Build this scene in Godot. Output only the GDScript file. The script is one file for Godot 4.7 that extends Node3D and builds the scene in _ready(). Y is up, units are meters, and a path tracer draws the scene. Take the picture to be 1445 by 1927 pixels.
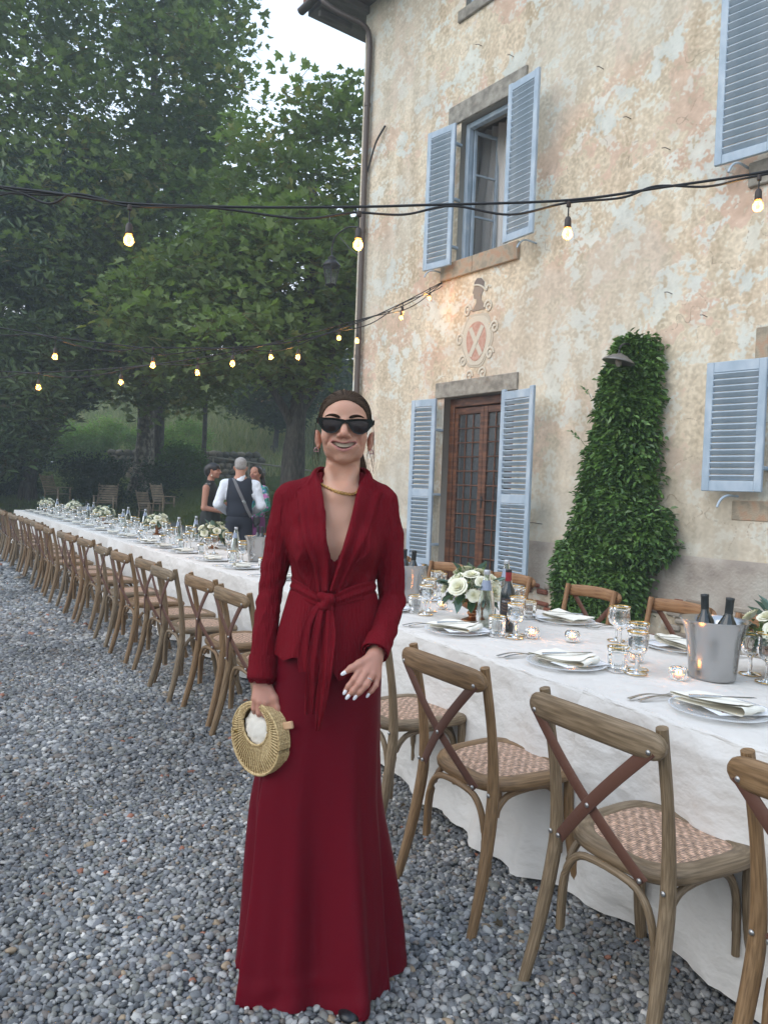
extends Node3D
# A long wedding table on gravel before an old villa, a woman in a dark red suit in front of it.

var rng := RandomNumberGenerator.new()
var names := {}
var M := {}
var cam: Camera3D

# ---------------------------------------------------------------- helpers
func numbered(called: String) -> String:
	if not names.has(called):
		names[called] = 0
		return called
	names[called] += 1
	return "%s_%03d" % [called, names[called]]

func st() -> SurfaceTool:
	var s := SurfaceTool.new()
	s.begin(Mesh.PRIMITIVE_TRIANGLES)
	s.set_smooth_group(0)
	return s

func mesh_of(s: SurfaceTool) -> ArrayMesh:
	s.generate_normals()
	s.index()
	return s.commit()

func put(called: String, m: Mesh, mt: Material, parent: Node3D, at := Transform3D.IDENTITY) -> MeshInstance3D:
	var o := MeshInstance3D.new()
	o.name = numbered(called) if parent == self else called
	o.mesh = m
	o.material_override = mt
	o.transform = at
	parent.add_child(o, true)
	return o

func obj(called: String, s: SurfaceTool, mt: Material, parent: Node3D) -> MeshInstance3D:
	return put(called, mesh_of(s), mt, parent)

func tag(o: Node, label := "", category := "", group := "", kind := "") -> Node:
	if label != "": o.set_meta("label", label)
	if category != "": o.set_meta("category", category)
	if group != "": o.set_meta("group", group)
	if kind != "": o.set_meta("kind", kind)
	return o

func thing(called: String, label: String, category: String, at := Vector3.ZERO, turn := 0.0, group := "") -> Node3D:
	var o := Node3D.new()
	o.name = numbered(called)
	add_child(o)
	o.position = at
	o.rotation.y = turn
	tag(o, label, category, group)
	return o

func dup(root: Node3D, at: Vector3, turn: float, label: String, group := "") -> Node3D:
	var r: Node3D = root.duplicate()
	var base: String = root.name
	if base.length() > 4 and base[base.length() - 4] == "_" and base.right(3).is_valid_int(): base = base.left(base.length() - 4)
	r.name = numbered(base)
	add_child(r)
	r.position = at
	r.rotation = Vector3(0, turn, 0)
	r.set_meta("label", label)
	if group != "": r.set_meta("group", group)
	return r

const ORD := ["first", "second", "third", "fourth", "fifth", "sixth", "seventh", "eighth", "ninth", "tenth", "eleventh", "twelfth", "thirteenth", "fourteenth", "fifteenth", "sixteenth", "seventeenth", "eighteenth", "nineteenth", "twentieth", "twenty-first", "twenty-second", "twenty-third", "twenty-fourth", "twenty-fifth", "twenty-sixth", "twenty-seventh", "twenty-eighth"]

# a grid of points as a surface; uv in metres unless given
func surf(s: SurfaceTool, g: Array, cu := false, cv := false, flip := false, us := 1.0, vs := 1.0, cols = null) -> void:
	var nr := g.size()
	var nc: int = g[0].size()
	var ir := nr if cu else nr - 1
	var ic := nc if cv else nc - 1
	for i in ir:
		var a: PackedVector3Array = g[i]
		var b: PackedVector3Array = g[(i + 1) % nr]
		for j in ic:
			var k := (j + 1) % nc
			var p := [a[j], a[k], b[k], b[j]]
			var uv := [Vector2(j * us, i * vs), Vector2((j + 1) * us, i * vs), Vector2((j + 1) * us, (i + 1) * vs), Vector2(j * us, (i + 1) * vs)]
			var cc = null
			if cols != null: cc = [cols[i][j], cols[i][k], cols[(i + 1) % nr][k], cols[(i + 1) % nr][j]]
			for q in ([0, 1, 2, 0, 2, 3] if not flip else [0, 2, 1, 0, 3, 2]):
				if cc != null: s.set_color(cc[q])
				s.set_uv(uv[q])
				s.add_vertex(p[q])

func fan(s: SurfaceTool, ring: PackedVector3Array, flip := false) -> void:
	var c := Vector3.ZERO
	for p in ring: c += p
	c /= ring.size()
	for j in ring.size():
		var k := (j + 1) % ring.size()
		for p in ([c, ring[j], ring[k]] if not flip else [c, ring[k], ring[j]]):
			s.set_uv(Vector2(p.x, p.z))
			s.add_vertex(p)

# a section (x, y) swept along points; scl holds a scale per point
func sweep(s: SurfaceTool, pts: PackedVector3Array, sec: PackedVector2Array, up := Vector3.UP, scl = null, caps := true, closed := false) -> void:
	var g := []
	var n := pts.size()
	var vlen := 0.0
	for i in n:
		var t: Vector3
		if closed: t = pts[(i + 1) % n] - pts[(i - 1 + n) % n]
		else: t = pts[mini(i + 1, n - 1)] - pts[maxi(i - 1, 0)]
		t = t.normalized()
		var u := up
		if absf(u.dot(t)) > 0.97: u = Vector3.RIGHT if absf(t.x) < 0.9 else Vector3.FORWARD
		var x := u.cross(t).normalized()
		var y := t.cross(x)
		var k := Vector2.ONE
		if scl != null: k = scl[i] if scl[i] is Vector2 else Vector2(scl[i], scl[i])
		var row := PackedVector3Array()
		for q in sec: row.append(pts[i] + x * q.x * k.x + y * q.y * k.y)
		g.append(row)
		if i > 0: vlen += pts[i].distance_to(pts[i - 1])
	surf(s, g, closed, true, false, 0.012, vlen / maxf(n - 1, 1))
	if caps and not closed:
		s.set_smooth_group(-1)
		fan(s, g[0], false)
		fan(s, g[n - 1], true)
		s.set_smooth_group(0)

func circle(r: float, n: int, ry := -1.0) -> PackedVector2Array:
	var o := PackedVector2Array()
	for i in n:
		var a := -TAU * i / n
		o.append(Vector2(cos(a) * r, sin(a) * (r if ry < 0 else ry)))
	return o

func rrect(w: float, h: float, b: float) -> PackedVector2Array:
	var o := PackedVector2Array()
	for q in [[1, 1], [1, -1], [-1, -1], [-1, 1]]:
		var x: float = q[0] * w / 2
		var y: float = q[1] * h / 2
		var p1 := Vector2(x - q[0] * b, y)
		var p2 := Vector2(x, y - q[1] * b)
		if q[0] == q[1]: o.append(p1); o.append(p2)
		else: o.append(p2); o.append(p1)
	return o

func tube(s: SurfaceTool, pts: PackedVector3Array, r, n := 10, caps := true) -> void:
	if r is float: sweep(s, pts, circle(r, n), Vector3.UP, null, caps)
	else: sweep(s, pts, circle(1.0, n), Vector3.UP, r, caps)

func spline(ctrl: Array, per := 6, closed := false) -> PackedVector3Array:
	var o := PackedVector3Array()
	var n := ctrl.size()
	for i in (n if closed else n - 1):
		var p0: Vector3 = ctrl[(i - 1 + n) % n] if closed else ctrl[maxi(i - 1, 0)]
		var p1: Vector3 = ctrl[i]
		var p2: Vector3 = ctrl[(i + 1) % n]
		var p3: Vector3 = ctrl[(i + 2) % n] if closed else ctrl[mini(i + 2, n - 1)]
		for k in per: o.append(p1.cubic_interpolate(p2, p0, p3, float(k) / per))
	if not closed: o.append(ctrl[n - 1])
	return o

# value of a smooth curve through (x, y) pairs
func curve(tab: Array, x: float) -> float:
	var n := tab.size()
	if x <= tab[0][0]: return tab[0][1]
	if x >= tab[n - 1][0]: return tab[n - 1][1]
	for i in n - 1:
		if x <= tab[i + 1][0]:
			var a: float = tab[maxi(i - 1, 0)][1]
			var d: float = tab[mini(i + 2, n - 1)][1]
			var t: float = (x - tab[i][0]) / (tab[i + 1][0] - tab[i][0])
			return lerpf(cubic_interpolate(tab[i][1], tab[i + 1][1], a, d, t), lerpf(tab[i][1], tab[i + 1][1], t), 0.35)
	return tab[n - 1][1]

func lathe(s: SurfaceTool, prof: Array, n := 24, at := Vector3.ZERO, flute := 0.0, nf := 0, f0 := 0.0, f1 := 9.0) -> void:
	var g := []
	for p in prof:
		var row := PackedVector3Array()
		for j in n:
			var a := TAU * j / n
			var r: float = p[0]
			if flute > 0.0 and p[1] >= f0 and p[1] <= f1: r *= 1.0 - flute * absf(sin(a * nf / 2.0))
			row.append(at + Vector3(cos(a) * r, p[1], sin(a) * r))
		g.append(row)
	surf(s, g, false, true, true, 1.0 / n, 1.0 / prof.size())

func box(s: SurfaceTool, t: Transform3D, size: Vector3, b := 0.004) -> void:
	s.set_smooth_group(-1)
	var h := size / 2
	b = minf(b, minf(h.x, minf(h.y, h.z)) * 0.6)
	var q := func(v: Vector3): s.set_uv(Vector2(v.x + v.z, v.y)); s.add_vertex(t * v)
	for ax in 3:
		var ay := (ax + 1) % 3
		var az := (ax + 2) % 3
		for d in [-1, 1]:
			var p := []
			for e in [[-1, -1], [1, -1], [1, 1], [-1, 1]]:
				var v := Vector3.ZERO
				v[ax] = d * h[ax]; v[ay] = e[0] * (h[ay] - b); v[az] = e[1] * (h[az] - b)
				p.append(v)
			for k in ([0, 2, 1, 0, 3, 2] if d > 0 else [0, 1, 2, 0, 2, 3]): q.call(p[k])
		if b > 0.0:
			for d in [-1, 1]:
				for e in [-1, 1]:
					var v1 := Vector3.ZERO
					v1[ay] = d * h[ay]; v1[az] = e * (h[az] - b)
					var v2 := Vector3.ZERO
					v2[ay] = d * (h[ay] - b); v2[az] = e * h[az]
					var w := Vector3.ZERO
					w[ax] = h[ax] - b
					var p := [v1 - w, v1 + w, v2 + w, v2 - w]
					for k in ([0, 1, 2, 0, 2, 3] if d * e > 0 else [0, 2, 1, 0, 3, 2]): q.call(p[k])
	if b > 0.0:
		for x in [-1, 1]:
			for y in [-1, 1]:
				for z in [-1, 1]:
					var p := [Vector3(x * h.x, y * (h.y - b), z * (h.z - b)), Vector3(x * (h.x - b), y * h.y, z * (h.z - b)), Vector3(x * (h.x - b), y * (h.y - b), z * h.z)]
					for k in ([0, 2, 1] if x * y * z > 0 else [0, 1, 2]): q.call(p[k])
	s.set_smooth_group(0)

func boxm(size: Vector3, b := 0.004) -> ArrayMesh:
	var s := st()
	box(s, Transform3D.IDENTITY, size, b)
	return mesh_of(s)

func ball(s: SurfaceTool, c: Vector3, r: Vector3, n := 12, basis := Basis.IDENTITY) -> void:
	var g := []
	var h := maxi(4, n / 2)
	for i in h + 1:
		var a := PI * i / h
		var row := PackedVector3Array()
		for j in n:
			var p := TAU * j / n
			row.append(c + basis * (Vector3(sin(a) * cos(p), cos(a), sin(a) * sin(p)) * r))
		g.append(row)
	surf(s, g, false, true, false, 1.0 / n, 1.0 / h)

# a flat outline with thickness: points in (x, y), extruded from z = 0 to -d
func plate(s: SurfaceTool, poly: PackedVector2Array, d: float, t := Transform3D.IDENTITY) -> void:
	s.set_smooth_group(-1)
	var idx := Geometry2D.triangulate_polygon(poly)
	if not Geometry2D.is_polygon_clockwise(poly):
		pass
	for k in range(0, idx.size(), 3):
		var a := poly[idx[k]]
		var b := poly[idx[k + 1]]
		var c := poly[idx[k + 2]]
		if (b - a).cross(c - a) > 0.0:
			var w := b
			b = c
			c = w
		for p in [a, b, c]: s.set_uv(p); s.add_vertex(t * Vector3(p.x, p.y, 0))
		for p in [a, c, b]: s.set_uv(p); s.add_vertex(t * Vector3(p.x, p.y, -d))
	var n := poly.size()
	var cw := Geometry2D.is_polygon_clockwise(poly)
	for i in n:
		var a := poly[i]
		var b := poly[(i + 1) % n]
		var v := [Vector3(a.x, a.y, 0), Vector3(b.x, b.y, 0), Vector3(b.x, b.y, -d), Vector3(a.x, a.y, -d)]
		for k in ([0, 1, 2, 0, 2, 3] if not cw else [0, 2, 1, 0, 3, 2]): s.set_uv(Vector2(v[k].x, v[k].y)); s.add_vertex(t * v[k])
	s.set_smooth_group(0)

# ---------------------------------------------------------------- textures and materials
func noise(freq: float, sd: int, oct := 3, type := FastNoiseLite.TYPE_SIMPLEX_SMOOTH) -> FastNoiseLite:
	var n := FastNoiseLite.new()
	n.noise_type = type
	n.frequency = freq
	n.seed = sd
	n.fractal_octaves = oct
	n.fractal_type = FastNoiseLite.FRACTAL_FBM if oct > 1 else FastNoiseLite.FRACTAL_NONE
	return n

func noise_bytes(w: int, h: int, freq: float, sd: int, oct := 3, sx := 1.0, type := FastNoiseLite.TYPE_SIMPLEX_SMOOTH) -> PackedByteArray:
	var im := noise(freq, sd, oct, type).get_seamless_image(int(w / sx), h, false, false, 0.1, true)
	im.convert(Image.FORMAT_L8)
	if int(w / sx) != w: im.resize(w, h, Image.INTERPOLATE_CUBIC)
	return im.get_data()

func ramp_tex(w: int, h: int, freq: float, sd: int, oct: int, sx: float, stops: Array) -> ImageTexture:
	# noise through a ramp of [t, linear colour] stops
	var d := noise_bytes(w, h, freq, sd, oct, sx)
	var lut := PackedByteArray()
	for v in 256:
		var t := v / 255.0
		var c: Color = stops[0][1]
		for k in stops.size() - 1:
			if t >= stops[k][0]: c = stops[k][1].lerp(stops[k + 1][1], clampf((t - stops[k][0]) / (stops[k + 1][0] - stops[k][0]), 0, 1))
		c = c.linear_to_srgb()
		lut.append_array([c.r8, c.g8, c.b8])
	var o := PackedByteArray()
	o.resize(w * h * 3)
	for i in w * h:
		var v := d[i] * 3
		o[i * 3] = lut[v]
		o[i * 3 + 1] = lut[v + 1]
		o[i * 3 + 2] = lut[v + 2]
	return ImageTexture.create_from_image(Image.create_from_data(w, h, false, Image.FORMAT_RGB8, o))

func grey_tex(w: int, h: int, freq: float, sd: int, oct := 3, sx := 1.0, type := FastNoiseLite.TYPE_SIMPLEX_SMOOTH) -> ImageTexture:
	return ImageTexture.create_from_image(Image.create_from_data(w, h, false, Image.FORMAT_L8, noise_bytes(w, h, freq, sd, oct, sx, type)))

func mat(col: Color, rough := 0.8, o := {}) -> StandardMaterial3D:
	var m := StandardMaterial3D.new()
	m.albedo_color = col.linear_to_srgb()
	m.roughness = rough
	m.cull_mode = BaseMaterial3D.CULL_DISABLED
	if o.has("tex"): m.albedo_texture = o.tex
	if o.has("metal"): m.metallic = o.metal
	if o.has("spec"): m.metallic_specular = o.spec
	if o.has("vc"): m.vertex_color_use_as_albedo = true
	if o.has("bump"):
		m.heightmap_enabled = true
		m.heightmap_texture = o.bump
		m.heightmap_scale = o.get("depth", 0.2)
	if o.has("tri"):
		m.uv1_triplanar = true
		m.uv1_scale = o.tri
		if o.has("world"): m.uv1_world_triplanar = true
	elif o.has("uv"): m.uv1_scale = o.uv
	if o.has("back"):
		m.backlight_enabled = true
		m.backlight = o.back
	if o.has("coat"):
		m.clearcoat_enabled = true
		m.clearcoat = o.coat
		m.clearcoat_roughness = 0.15
	if o.has("rim"):
		m.rim_enabled = true
		m.rim = o.rim
		m.rim_tint = 0.5
	if o.has("sss"):
		m.subsurf_scatter_enabled = true
		m.subsurf_scatter_strength = o.sss
	if o.has("emit"):
		m.emission_enabled = true
		m.emission = o.emit
		m.emission_energy_multiplier = o.get("power", 1.0)
	if o.has("alpha"):
		m.transparency = BaseMaterial3D.TRANSPARENCY_ALPHA
		m.albedo_color.a = o.alpha
	if o.has("refract"):
		m.refraction_enabled = true
		m.albedo_color.a = 0.0
		m.refraction_scale = o.refract
	return m

func lin(r: int, g: int, b: int) -> Color:
	return Color8(r, g, b).srgb_to_linear()

func _ready() -> void:
	rng.seed = 7
	# ---- camera, sky, sun, exposure
	cam = Camera3D.new()
	cam.name = "camera"
	cam.position = Vector3(0, 1.44, 0)
	cam.rotation_order = EULER_ORDER_YXZ
	cam.rotation_degrees = Vector3(-1.417, -36.65, 2.206)
	cam.fov = 67.94
	cam.near = 0.05
	cam.far = 4000.0
	add_child(cam)
	cam.current = true
	var sky := ProceduralSkyMaterial.new()
	sky.sky_top_color = Color(0.67, 0.755, 0.865)
	sky.sky_horizon_color = Color(1.0, 0.985, 0.95)
	sky.sky_curve = 0.2
	sky.ground_bottom_color = Color(0.35, 0.36, 0.34)
	sky.ground_horizon_color = Color(0.75, 0.76, 0.72)
	sky.sky_energy_multiplier = 1.0
	sky.sun_angle_max = 40.0
	sky.sun_curve = 0.12
	var env := Environment.new()
	env.background_mode = Environment.BG_SKY
	env.sky = Sky.new()
	env.sky.sky_material = sky
	env.ambient_light_source = Environment.AMBIENT_SOURCE_SKY
	env.tonemap_mode = Environment.TONE_MAPPER_LINEAR
	env.tonemap_exposure = 2.45
	env.sdfgi_enabled = true
	env.ssao_enabled = true
	env.ssil_enabled = true
	env.fog_enabled = true
	env.fog_light_color = Color(0.86, 0.92, 0.94)
	env.fog_density = 0.0042
	var we := WorldEnvironment.new()
	we.name = "world_environment"
	we.environment = env
	add_child(we)
	var sun := DirectionalLight3D.new()
	sun.name = "sun"
	sun.light_energy = 0.2
	sun.light_color = Color(1.0, 0.96, 0.91)
	sun.light_angular_distance = 50.0
	sun.shadow_enabled = true
	sun.sky_mode = DirectionalLight3D.SKY_MODE_LIGHT_ONLY
	add_child(sun)
	sun.look_at_from_position(Vector3(-10.4, 8.0, -1.5) * 4.0, Vector3.ZERO)
	make_materials()
	make_ground()
	make_villa()
	make_trees()
	make_background()
	make_tables()
	make_chairs()
	make_settings()
	make_string_lights()
	make_woman()
	make_guests()

# ---------------------------------------------------------------- table frame: u across from the near edge, v along away from the camera
const TO := Vector3(2.10, 0.0, -0.6)
const TT := Vector3(0.11425, 0, -0.99345)
const TN := Vector3(0.99345, 0, 0.11425)
const TTURN := -0.1145
const BEND := 4.42       # the left run of tables stands at a slightly different angle
const TT2 := Vector3(0.06586, 0, -0.99783)
const TN2 := Vector3(0.99783, 0, 0.06586)
const TTURN2 := -0.0659
func tturn(v: float) -> float:
	return TTURN if v < BEND else TTURN2
func tp(u: float, y: float, v: float) -> Vector3:
	if v < BEND: return TO + TN * u + TT * v + Vector3.UP * y
	return TO + TT * BEND + TN2 * u + TT2 * (v - BEND) + Vector3.UP * y

func sm(a: float, b: float, x: float) -> float:
	return smoothstep(a, b, x)

var hill_noise: FastNoiseLite
func height(x: float, z: float) -> float:
	var d := 0.597 * x - 0.802 * z
	var side := 0.802 * x + 0.597 * z
	var p := Vector3(x, 0, z) - TO
	var u := p.dot(TN)
	var v := p.dot(TT)
	var k := maxf(sm(1.6, 3.6, u), sm(18.6, 21.0, v)) * sm(-9.0, -12.5, z)
	var h := 0.11 * clampf(d - 12.0, 0.0, 16.0)
	var hill := 0.36 * clampf(d - 29.0, 0.0, 38.0) * (0.8 + 0.2 * sm(-10, 10, side))
	hill *= sm(-60.0, -25.0, side)
	return h * k + hill + 0.12 * hill_noise.get_noise_2d(x * 2.0, z * 2.0) * sm(20, 32, d)

func make_materials() -> void:
	hill_noise = noise(0.05, 5, 3)
	var speck := grey_tex(512, 512, 0.12, 3, 4)
	M.speck = speck
	M.gravel_base = mat(Color(0.10, 0.105, 0.11), 0.95, {"tex": ramp_tex(1024, 1024, 0.09, 11, 3, 1.0, [[0.0, Color(0.25, 0.25, 0.25)], [0.45, Color(0.7, 0.7, 0.72)], [0.75, Color(1, 1, 1)]]), "tri": Vector3(0.7, 0.7, 0.7), "world": 1, "bump": grey_tex(512, 512, 0.09, 12, 2, 1.0, FastNoiseLite.TYPE_CELLULAR), "depth": 1.5})
	M.pebble = mat(Color(0.86, 0.82, 0.77), 0.62, {"vc": 1, "tex": ramp_tex(256, 256, 0.05, 21, 4, 1.0, [[0.2, Color(0.72, 0.72, 0.72)], [0.6, Color(1, 1, 1)]]), "tri": Vector3(6, 6, 6)})
	M.lawn = mat(Color(1, 1, 1), 0.95, {"tex": ramp_tex(512, 512, 0.03, 31, 5, 1.0, [[0.2, Color(0.045, 0.06, 0.018)], [0.5, Color(0.06, 0.085, 0.025)], [0.8, Color(0.12, 0.105, 0.05)]]), "tri": Vector3(0.12, 0.12, 0.12), "world": 1, "bump": speck, "depth": 3.0})
	M.hill = mat(Color(1, 1, 1), 0.95, {"tex": ramp_tex(512, 512, 0.03, 32, 5, 1.0, [[0.2, Color(0.12, 0.15, 0.06)], [0.5, Color(0.22, 0.22, 0.11)], [0.8, Color(0.34, 0.30, 0.19)]]), "tri": Vector3(0.06, 0.06, 0.06), "world": 1, "bump": speck, "depth": 6.0})
	M.stone = mat(Color(1, 1, 1), 0.85, {"tex": ramp_tex(512, 512, 0.02, 41, 5, 1.0, [[0.2, lin(128, 122, 112)], [0.5, lin(150, 144, 132)], [0.8, lin(166, 160, 148)]]), "tri": Vector3(0.6, 0.6, 0.6), "bump": speck, "depth": 0.25})
	M.sill = mat(Color(1, 1, 1), 0.85, {"tex": ramp_tex(512, 512, 0.015, 42, 4, 1.0, [[0.25, lin(150, 140, 122)], [0.5, lin(172, 156, 134)], [0.75, lin(178, 146, 120)]]), "tri": Vector3(0.7, 0.7, 0.7), "bump": speck, "depth": 0.25})
	M.blue = mat(Color(1, 1, 1), 0.5, {"tex": ramp_tex(256, 512, 0.012, 43, 4, 1.0, [[0.2, lin(156, 174, 188)], [0.6, lin(174, 189, 201)], [0.9, lin(188, 200, 208)]]), "tri": Vector3(1.2, 0.4, 1.2)})
	M.brown_wood = mat(Color(1, 1, 1), 0.45, {"tex": ramp_tex(512, 512, 0.02, 44, 4, 6.0, [[0.2, lin(72, 44, 30)], [0.5, lin(98, 62, 42)], [0.8, lin(118, 78, 54)]]), "tri": Vector3(0.5, 1.5, 1.5)})
	M.iron = mat(lin(62, 60, 60), 0.5, {"metal": 0.6})
	M.pipe = mat(lin(92, 82, 76), 0.45, {"metal": 0.4, "bump": speck, "depth": 0.05, "tri": Vector3(1, 1, 1)})
	M.glass = mat(Color(0.30, 0.32, 0.33), 0.05, {"alpha": 0.10, "spec": 0.3})
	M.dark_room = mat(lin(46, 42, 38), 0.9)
	M.plaster = mat(lin(206, 198, 186), 0.9)
	M.soffit = mat(Color(1, 1, 1), 0.8, {"tex": ramp_tex(256, 256, 0.02, 45, 3, 3.0, [[0.2, lin(98, 92, 86)], [0.8, lin(128, 122, 116)]]), "tri": Vector3(0.6, 0.6, 0.6)})
	M.tile = mat(Color(1, 1, 1), 0.85, {"tex": ramp_tex(256, 256, 0.02, 46, 4, 1.0, [[0.2, lin(140, 92, 70)], [0.5, lin(172, 122, 92)], [0.8, lin(170, 148, 124)]]), "tri": Vector3(0.8, 0.8, 0.8)})
	M.curtain = mat(lin(226, 222, 216), 0.9, {"back": Color(0.4, 0.4, 0.4)})

# ---------------------------------------------------------------- ground
func in_lawn(x: float, z: float) -> bool:
	var p := Vector3(x, 0, z) - TO
	var u := p.dot(TN)
	var v := p.dot(TT)
	var w := 0.4 * hill_noise.get_noise_2d(x * 9.0, z * 9.0)
	return (u > 2.9 + w and z < -11.2 + w) or v > 19.6 + w or x < -9.0 + w

func make_ground() -> void:
	var xs := PackedFloat32Array([-1800, -500, -160, -80, -50, -30, -20])
	var x := -14.0
	while x < 18.0:
		xs.append(x)
		x += 0.5
	for e in [18, 20, 23, 26, 29, 32, 36, 40, 46, 54, 64, 80, 110, 200, 600, 1800]: xs.append(e)
	var zs := PackedFloat32Array([1800, 500, 160, 80, 40, 20, 10])
	var z := 5.0
	while z > -30.0:
		zs.append(z)
		z -= 0.5
	for e in [-30, -32, -34, -37, -40, -44, -48, -53, -58, -64, -72, -82, -100, -140, -260, -600, -1800]: zs.append(e)
	var sg := st()
	var sl := st()
	var sh := st()
	for i in zs.size() - 1:
		for j in xs.size() - 1:
			var cx := (xs[j] + xs[j + 1]) / 2
			var cz := (zs[i] + zs[i + 1]) / 2
			var s := sg
			if in_lawn(cx, cz): s = sl
			if 0.597 * cx - 0.802 * cz > 29.5: s = sh
			var p := []
			for e in [[j, i], [j + 1, i], [j + 1, i + 1], [j, i + 1]]:
				p.append(Vector3(xs[e[0]], height(xs[e[0]], zs[e[1]]), zs[e[1]]))
			for k in [0, 2, 1, 0, 3, 2]: s.set_uv(Vector2(p[k].x, p[k].z)); s.add_vertex(p[k])
	tag(obj("gravel_ground", sg, M.gravel_base, self), "grey gravel yard that the long table stands on", "ground", "", "structure")
	tag(obj("lawn", sl, M.lawn, self), "rough green lawn rising behind the long table", "lawn", "", "structure")
	tag(obj("hillside", sh, M.hill, self), "brown and green grassy hillside behind the trees", "hill", "", "structure")
	# pebbles
	var s := st()
	var g := []
	var pn := noise(1.1, 9, 2)
	for i in 6:
		var a := PI * i / 5
		var row := PackedVector3Array()
		for j in 8:
			var b := TAU * j / 8
			var d := Vector3(sin(a) * cos(b), cos(a), sin(a) * sin(b))
			row.append(d * (0.5 + 0.16 * pn.get_noise_3dv(d * 1.3)))
		g.append(row)
	surf(s, g, false, true)
	var pm := mesh_of(s)
	var xf := []
	var cols := PackedColorArray()
	var pal := [Color(0.16, 0.175, 0.19), Color(0.20, 0.215, 0.23), Color(0.25, 0.265, 0.28), Color(0.31, 0.32, 0.33), Color(0.13, 0.14, 0.15), Color(0.22, 0.23, 0.215), Color(0.28, 0.285, 0.27), Color(0.18, 0.19, 0.21), Color(0.42, 0.43, 0.43), Color(0.24, 0.21, 0.185)]
	var r := RandomNumberGenerator.new()
	r.seed = 99
	var bands := [[0.0, 4.0, 0.0160], [4.0, 7.0, 0.0215], [7.0, 12.0, 0.032], [12.0, 23.0, 0.058]]
	for bd in bands:
		var sp: float = bd[2]
		var zz := 0.6
		while zz > -22.0:
			zz -= sp
			var xx := -8.0
			while xx < 6.9:
				xx += sp
				var px := xx + r.randf_range(-0.5, 0.5) * sp
				var pz := zz + r.randf_range(-0.5, 0.5) * sp
				var d := 0.597 * px - 0.802 * pz
				if d < 0.8 or d < bd[0] * 0.88: continue
				var side := 0.802 * px + 0.597 * pz
				if absf(side) > d * 0.56 + 0.55: continue
				var rad := sqrt(d * d + side * side) + r.randf_range(-0.3, 0.3)
				if rad < bd[0] or rad >= bd[1]: continue
				if in_lawn(px, pz) or px > 6.75: continue
				var big := pow(r.randf(), 3.0)
				var sz := sp * lerpf(1.15, 2.1, big)
				if r.randf() < 0.004 and rad < 7.0: sz *= 1.5
				var sc := Vector3(sz * r.randf_range(0.9, 1.35), sz * r.randf_range(0.45, 0.8), sz * r.randf_range(0.75, 1.0))
				var bs := Basis.from_euler(Vector3(r.randf_range(-0.5, 0.5), r.randf() * TAU, r.randf_range(-0.5, 0.5))) * Basis.from_scale(sc)
				xf.append(Transform3D(bs, Vector3(px, height(px, pz) + sc.y * 0.12 + r.randf_range(-0.1, 0.5) * sp * 0.7, pz)))
				var c: Color = pal[r.randi() % pal.size()]
				var q := r.randf()
				if q < 0.035: c = Color(0.62, 0.62, 0.60)
				elif q < 0.075: c = Color(0.48, 0.49, 0.49)
				elif q < 0.079: c = Color(0.36, 0.15, 0.09)
				elif q < 0.092: c = Color(0.36, 0.28, 0.19)
				c = c * r.randf_range(0.8, 1.18) * (1.0 + 0.55 * hill_noise.get_noise_2d(px * 16.0, pz * 16.0))
				c.a = 1.0
				cols.append(c)
	multi("gravel", pm, M.pebble, xf, self, cols)
	tag(get_node("gravel"), "loose grey and white rounded gravel covering the yard", "gravel", "", "stuff")

func multi(called: String, m: Mesh, mt: Material, xf: Array, parent: Node3D, cols = null) -> MultiMeshInstance3D:
	var mm := MultiMesh.new()
	mm.transform_format = MultiMesh.TRANSFORM_3D
	mm.use_colors = cols != null
	mm.mesh = m
	mm.instance_count = xf.size()
	var buf := PackedFloat32Array()
	var stride := 16 if cols != null else 12
	buf.resize(xf.size() * stride)
	for i in xf.size():
		var t: Transform3D = xf[i]
		var b := t.basis
		var o := i * stride
		buf[o] = b.x.x; buf[o + 1] = b.y.x; buf[o + 2] = b.z.x; buf[o + 3] = t.origin.x
		buf[o + 4] = b.x.y; buf[o + 5] = b.y.y; buf[o + 6] = b.z.y; buf[o + 7] = t.origin.y
		buf[o + 8] = b.x.z; buf[o + 9] = b.y.z; buf[o + 10] = b.z.z; buf[o + 11] = t.origin.z
		if cols != null:
			var c: Color = cols[i]
			buf[o + 12] = c.r; buf[o + 13] = c.g; buf[o + 14] = c.b; buf[o + 15] = c.a
	mm.buffer = buf
	var o := MultiMeshInstance3D.new()
	o.name = numbered(called) if parent == self else called
	o.multimesh = mm
	o.material_override = mt
	parent.add_child(o, true)
	o.set_meta("kind", "stuff")
	return o

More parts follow.
